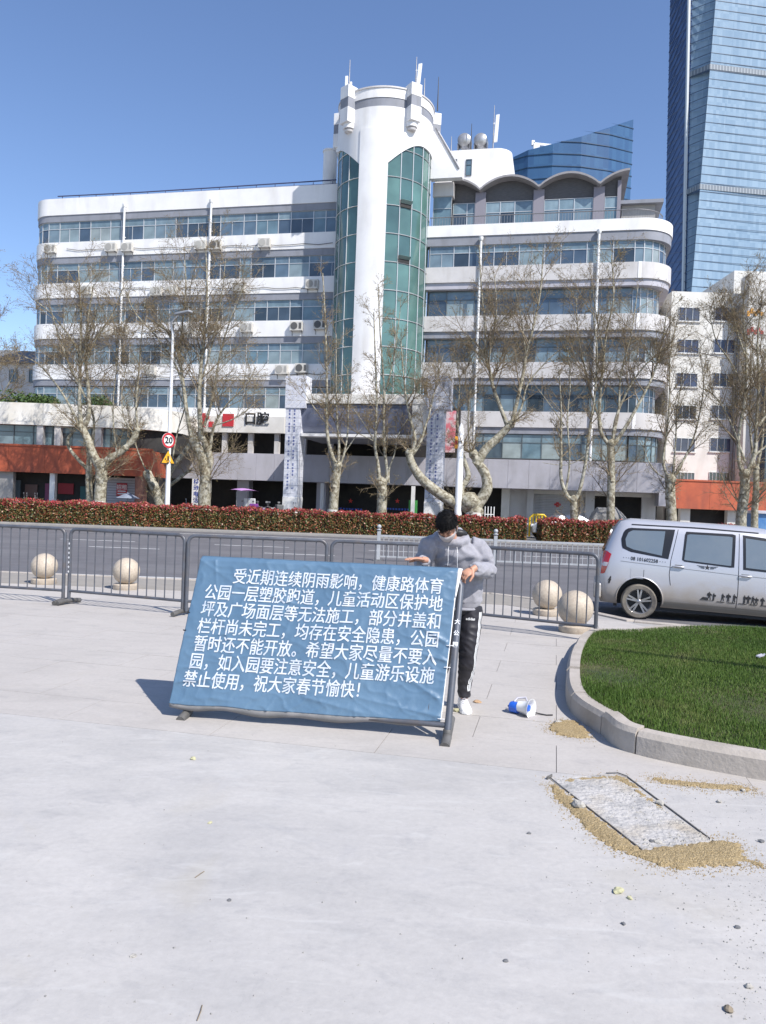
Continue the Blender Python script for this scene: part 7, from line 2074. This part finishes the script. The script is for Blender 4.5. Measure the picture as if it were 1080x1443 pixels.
def patch(name, top, bot, off, m, parent=van, nx=14, nz=6, s=-1):
    """top, bot: polylines of (x, z) with the same end points in x order"""
    def pl(P, f):
        L_ = [0]
        for a, b_ in zip(P, P[1:]): L_.append(L_[-1]+math.hypot(b_[0]-a[0], b_[1]-a[1]))
        d = f*L_[-1]
        for i in range(len(P)-1):
            if d <= L_[i+1]+1e-9:
                q = (d-L_[i])/max(1e-9, L_[i+1]-L_[i]); return (P[i][0]+(P[i+1][0]-P[i][0])*q, P[i][1]+(P[i+1][1]-P[i][1])*q)
        return P[-1]
    mb = MB(); vs = []
    for j in range(nz+1):
        for i in range(nx+1):
            a = pl(top, i/nx); b_ = pl(bot, i/nx); f = j/nz; x = a[0]+(b_[0]-a[0])*f; z = a[1]+(b_[1]-a[1])*f; vs.append(surf(x, z, off, s))
    mb.add(vs, [(j*(nx+1)+i, (j+1)*(nx+1)+i, (j+1)*(nx+1)+i+1, j*(nx+1)+i+1) for j in range(nz) for i in range(nx)])
    return mb.build(name, m, parent, smooth=180)
vglass = mat('van_glass', (.12,.15,.175), .04, (.16,.185,.20), .8, spec=1.0, coat=.6)
gasket = mat('window_rubber', (.012,.012,.015), .35)
for s in (-1, 1):
    w = patch('quarter_window', [(.34,1.36),(.38,1.50),(.46,1.555),(1.22,1.575)], [(.34,1.34),(.36,1.20),(.50,1.14),(1.13,1.065)], .004, gasket, s=s, nx=18); 
    patch('pane', [(.41,1.36),(.45,1.47),(.52,1.515),(1.06,1.535)], [(.41,1.34),(.43,1.23),(.55,1.185),(1.02,1.115)], .008, vglass, w, s=s, nx=18)
    w = patch('door_window', [(1.38,1.50),(1.40,1.555),(2.18,1.565),(2.19,1.55)], [(1.35,1.07),(1.36,1.045),(2.17,1.00),(2.18,1.01)], .004, gasket, s=s)
    patch('pane', [(1.42,1.50),(1.43,1.515),(2.13,1.52),(2.14,1.51)], [(1.385,1.075),(1.39,1.07),(2.125,1.03),(2.13,1.035)], .008, vglass, w, s=s)
    w = patch('door_window', [(2.30,1.56),(2.7,1.53),(3.05,1.38),(3.35,1.10)], [(2.32,.985),(2.7,.97),(3.1,.965),(3.42,.99)], .004, gasket, s=s)
    patch('pane', [(2.345,1.51),(2.7,1.48),(3.0,1.34),(3.24,1.10)], [(2.36,1.02),(2.7,1.005),(3.0,1.0),(3.24,1.0)], .008, vglass, w, s=s)
    patch('roof_gutter', [(.5,1.625),(1.6,1.64),(2.55,1.62)], [(.5,1.605),(1.6,1.618),(2.55,1.60)], .006, gasket, s=s, nz=1)
    # door seams
    for P_ in ([(1.27,1.58),(1.17,1.04),(1.16,.80),(1.19,.62)], [(2.245,1.58),(2.25,1.0),(2.26,.60),(2.25,.32)], [(3.30,1.0),(3.32,.6),(3.22,.30)]):
        for a, b_ in zip(P_, P_[1:]):
            patch('door_seam', [(a[0]-.005,a[1]),(a[0]+.005,a[1])], [(b_[0]-.005,b_[1]),(b_[0]+.005,b_[1])], .0025, gasket, s=s, nx=1, nz=6)
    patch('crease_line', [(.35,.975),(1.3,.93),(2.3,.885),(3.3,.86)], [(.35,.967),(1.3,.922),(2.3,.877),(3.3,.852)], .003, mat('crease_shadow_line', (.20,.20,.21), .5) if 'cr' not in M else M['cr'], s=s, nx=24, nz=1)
    patch('fuel_flap', [(.53,.86),(.74,.85)], [(.53,.69),(.74,.69)], .004, silver, s=s, nx=2, nz=2)
    patch('door_seam', [(.74,.85),(.748,.85)], [(.74,.69),(.748,.69)], .0045, gasket, s=s, nx=1, nz=2)
    patch('sill_trim', [(1.10,.335),(2.2,.33),(3.0,.33)], [(1.10,.24),(2.2,.235),(3.0,.235)], .006, mat('dusty_sill', (.26,.225,.18), .8) if 'ds' not in M else M['ds'], s=s, nx=12, nz=2)
    # handles
    for hx, hz in ((1.30,.955),(2.36,.885)):
        a = surf(hx-.10,hz,.012,s); b_ = surf(hx+.10,hz-.006,.012,s); mb = MB(); mb.tube([a+Vector((0,0,-.005)), a.lerp(b_,.15)+Vector((0,s*.022,0)), a.lerp(b_,.85)+Vector((0,s*.022,0)), b_], [.010,.013,.013,.010], 8); mb.build('door_handle', silver, van, smooth=60)
        patch('handle_recess', [(hx-.06,hz+.028),(hx+.06,hz+.026)], [(hx-.06,hz-.03),(hx+.06,hz-.03)], .003, M['metal'], s=s, nx=3, nz=3)
    # tail light
    tl_ = patch('tail_light', [(.055,1.12),(.10,1.13),(.19,1.08)], [(.03,.72),(.06,.72),(.10,.74)], .006, mat('red_lamp', (.45,.01,.015), .15, coat=1.0), s=s, nx=8, nz=8)
    patch('reflector', [(.045,.93),(.15,.93)], [(.04,.86),(.125,.86)], .009, mat('clear_lamp', (.6,.55,.55), .1), tl_, s=s, nx=4, nz=2)
    patch('mud_flap', [(.28,.36),(.34,.36)], [(.28,.17),(.34,.17)], -.03, M['black'], s=s, nx=1, nz=1)
    # mirror
    mb = MB(); mb.obox((3.12, s*.98, 1.06), (.06,0,0), (0,.09,0), (0,0,.07)); mb.build('wing_mirror', silver, van, bevel=.03)
# tailgate window, rear bumper, windscreen
mb = MB(); mb.add([(.075,-.60,1.10),(.075,.60,1.10),(.245,.52,1.56),(.245,-.52,1.56)], [(0,1,2,3)])
mb.build('tailgate_window', vglass, van).location = (-.03,0,0)
mb = MB(); mb.obox((.0,0,.42), (.07,0,0), (0,.78,0), (0,0,.14)); mb.build('rear_bumper', silver, van, bevel=.04)
mb = MB(); mb.add([(2.85,-.66,1.655),(2.85,.66,1.655),(3.56,.74,1.20),(3.56,-.74,1.20)], [(0,1,2,3)]); mb.build('windscreen', vglass, van)
# wheels
rimm = mat('alloy_rim', (.55,.55,.57), .3, (.40,.38,.36), 6, metal=.8); rdark = mat('rim_dark', (.02,.02,.02), .5)
tyre = mat('dusty_tyre', (.21,.185,.15), .95, (.10,.09,.08), 5, bump=.15, bscale=60)
for wx in (XW, XW+2.72):
    for s in (-1,1):
        cy = s*.755
        w = MB(); w.lathe([(.215,-.10),(.275,-.105),(.290,-.085),(WR,-.05),(WR,.05),(.290,.085),(.275,.105),(.215,.10),(.215,-.10)], 48, (0,0,0), axis='y'); wo = w.build('wheel', tyre, van, smooth=50); wo.location = (wx, cy, WR-.005)
        w = MB(); w.lathe([(.18,s*.02),(.205,s*.085),(.218,s*.10),(.222,s*.098),(.222,s*.05),(.18,s*.02)], 40, (0,0,0), axis='y'); w.build('rim', rimm, wo, smooth=50)
        w = MB(); w.lathe([(.0,s*.03),(.215,s*.03),(.215,s*.028),(0,s*.028)], 32, (0,0,0), axis='y'); w.build('brake_disc', rdark, wo)
        for k in range(10):
            a = math.radians(36*(k//2)*2+(-9 if k % 2 else 9)+18); w = MB(); d = Vector((math.cos(a),0,math.sin(a))); t_ = Vector((-math.sin(a),0,math.cos(a)))
            w.add([d*.03+t_*.016+Vector((0,s*.088,0)), d*.205+t_*.013+Vector((0,s*.090,0)), d*.205-t_*.013+Vector((0,s*.090,0)), d*.03-t_*.016+Vector((0,s*.088,0)),
                   d*.03+t_*.018+Vector((0,s*.06,0)), d*.205+t_*.015+Vector((0,s*.06,0)), d*.205-t_*.015+Vector((0,s*.06,0)), d*.03-t_*.018+Vector((0,s*.06,0))], [(0,1,2,3),(4,7,6,5),(0,4,5,1),(2,6,7,3),(1,5,6,2)])
            w.build('spoke', rimm, wo)
        w = MB(); w.lathe([(.0,s*.096),(.03,s*.095),(.038,s*.085),(.038,s*.05)], 20, (0,0,0), axis='y'); w.build('hub', rimm, wo, smooth=50)
    # dark wheel housing
    w = MB(); w.box(wx-.36, wx+.36, -.52, .52, .2, .66); w.build('wheel_housing', M['black'], van)
    ar = [surf(wx+.385*math.cos(a), WR+.03+.385*math.sin(a), .002) for a in np.linspace(-.12, math.pi+.12, 26)]
    mb = MB(); mb.tube(ar, .011, 6); mb.build('arch_lip', silver, van, smooth=60)
mb = MB(); mb.box(.9, 3.2, -.7, .7, .16, .30); mb.build('underbody', M['black'], van)
# printed stickers
stk = mat('black_sticker', (.025,.024,.026), .6)
def decal_poly(mb, pts, off=.005):
    c = (sum(p[0] for p in pts)/len(pts), sum(p[1] for p in pts)/len(pts)); n = len(pts)
    mb.add([surf(c[0],c[1],off)]+[surf(p[0],p[1],off) for p in pts], [(0,1+i,1+(i+1)%n) for i in range(n)])
rr = random.Random(6)
def figure(x, z, h, packs):
    mb = MB(); w = h*.16
    decal_poly(mb, [(x+.13*h*.5*math.cos(a), z+h*.92+.13*h*.5*math.sin(a)) for a in np.linspace(0,6.28,9)[:-1]])
    decal_poly(mb, [(x-w*.7,z+h*.48),(x+w*.7,z+h*.48),(x+w*.8,z+h*.84),(x-w*.8,z+h*.84)])
    st_ = rr.uniform(.3,1.1)
    decal_poly(mb, [(x-w*.6,z+h*.5),(x+w*.1,z+h*.5),(x-w*st_+w*.2,z),(x-w*st_-w*.35,z)]); decal_poly(mb, [(x-w*.1,z+h*.5),(x+w*.6,z+h*.5),(x+w*st_+w*.35,z+.01),(x+w*st_-w*.2,z+.01)])
    decal_poly(mb, [(x+w*.5,z+h*.78),(x+w*1.7,z+h*.55+rr.uniform(0,.3)*h),(x+w*1.6,z+h*.48),(x+w*.4,z+h*.66)])
    if packs: decal_poly(mb, [(x-w*1.5,z+h*.5),(x-w*.6,z+h*.5),(x-w*.6,z+h*.82),(x-w*1.4,z+h*.8)])
    return mb
xs2 = [1.82,1.89,2.03,2.12,2.21,2.37,2.43,2.50,2.555,2.65,2.74,2.79,2.93,2.98,3.06]
for i, x in enumerate(xs2): figure(x, .425-.012*(x-1.8), rr.uniform(.125,.155), i % 3 == 0).build('figure_sticker', stk, van)
mb = MB(); decal_poly(mb, [(1.68,.43),(1.72,.475),(1.79,.47),(1.80,.425)]); decal_poly(mb, [(1.67,.42),(1.9,.427),(1.9,.42),(1.67,.412)]); mb.build('rock_sticker', stk, van)
mb = MB()
x = 1.95
while x < 3.05: decal_poly(mb, [(x,.418),(x+.12,.418),(x+.10,.404),(x-.02,.404)]); x += .17
mb.build('ground_line_sticker', stk, van)
mb = MB(); cx_, cz_ = 1.76, .975; pts = []
for k in range(10):
    a = math.pi/2+k*math.pi/5; q = .048 if k % 2 == 0 else .02; pts.append((cx_+q*math.cos(a), cz_+q*math.sin(a)))
decal_poly(mb, pts)
for s2_ in (-1,1):
    for k in range(3): decal_poly(mb, [(cx_+s2_*.045,cz_+.018-.016*k),(cx_+s2_*(.17-.03*k),cz_+.026-.018*k),(cx_+s2_*(.165-.03*k),cz_+.018-.018*k),(cx_+s2_*.045,cz_+.008-.016*k)])
mb.build('winged_star_sticker', stk, van)
me = text_mesh('· · · 08 101602258 · · ·', .085, .0018); me.materials.clear(); me.materials.append(stk)
for v in me.vertices: v.co = surf(.74+v.co.x*.92, 1.02+v.co.y-.035*v.co.x, .006)
link('lettering', me, van)
mb = MB()
for r0_, r1_, ma in ((.0,.17,M['canopy']),):
    pass
cx_, cz_ = 3.03, .80
lt = MB(); decal_poly(lt, [(cx_+.19*math.cos(a), cz_+.17*math.sin(a)) for a in np.linspace(0,6.28,25)[:-1]], .004); em = lt.build('round_emblem', mat('pale_emblem', (.36,.36,.38), .5), van)
mb = MB(); n = 30
vs = [surf(cx_+q*math.cos(a), cz_+q*math.sin(a), .007) for q in (.115,.145) for a in np.linspace(.6,5.6,n)]
mb.add(vs, [(i,i+1,n+i+1,n+i) for i in range(n-1)])
pts = []
for k in range(10):
    a = math.pi/2+k*math.pi/5; q = .095 if k % 2 == 0 else .04; pts.append((cx_+q*math.cos(a), cz_+q*math.sin(a)))
decal_poly(mb, pts, .007); mb.build('star_sticker', stk, em)
mb = MB()
for (a, b_) in ((.36,.64),(.40,.60)):
    decal_poly(mb, [(.16,a+.22),(.20,a+.30),(.215,a+.28),(.19,a+.2)]) 
mb.build('small_sticker', stk, van)
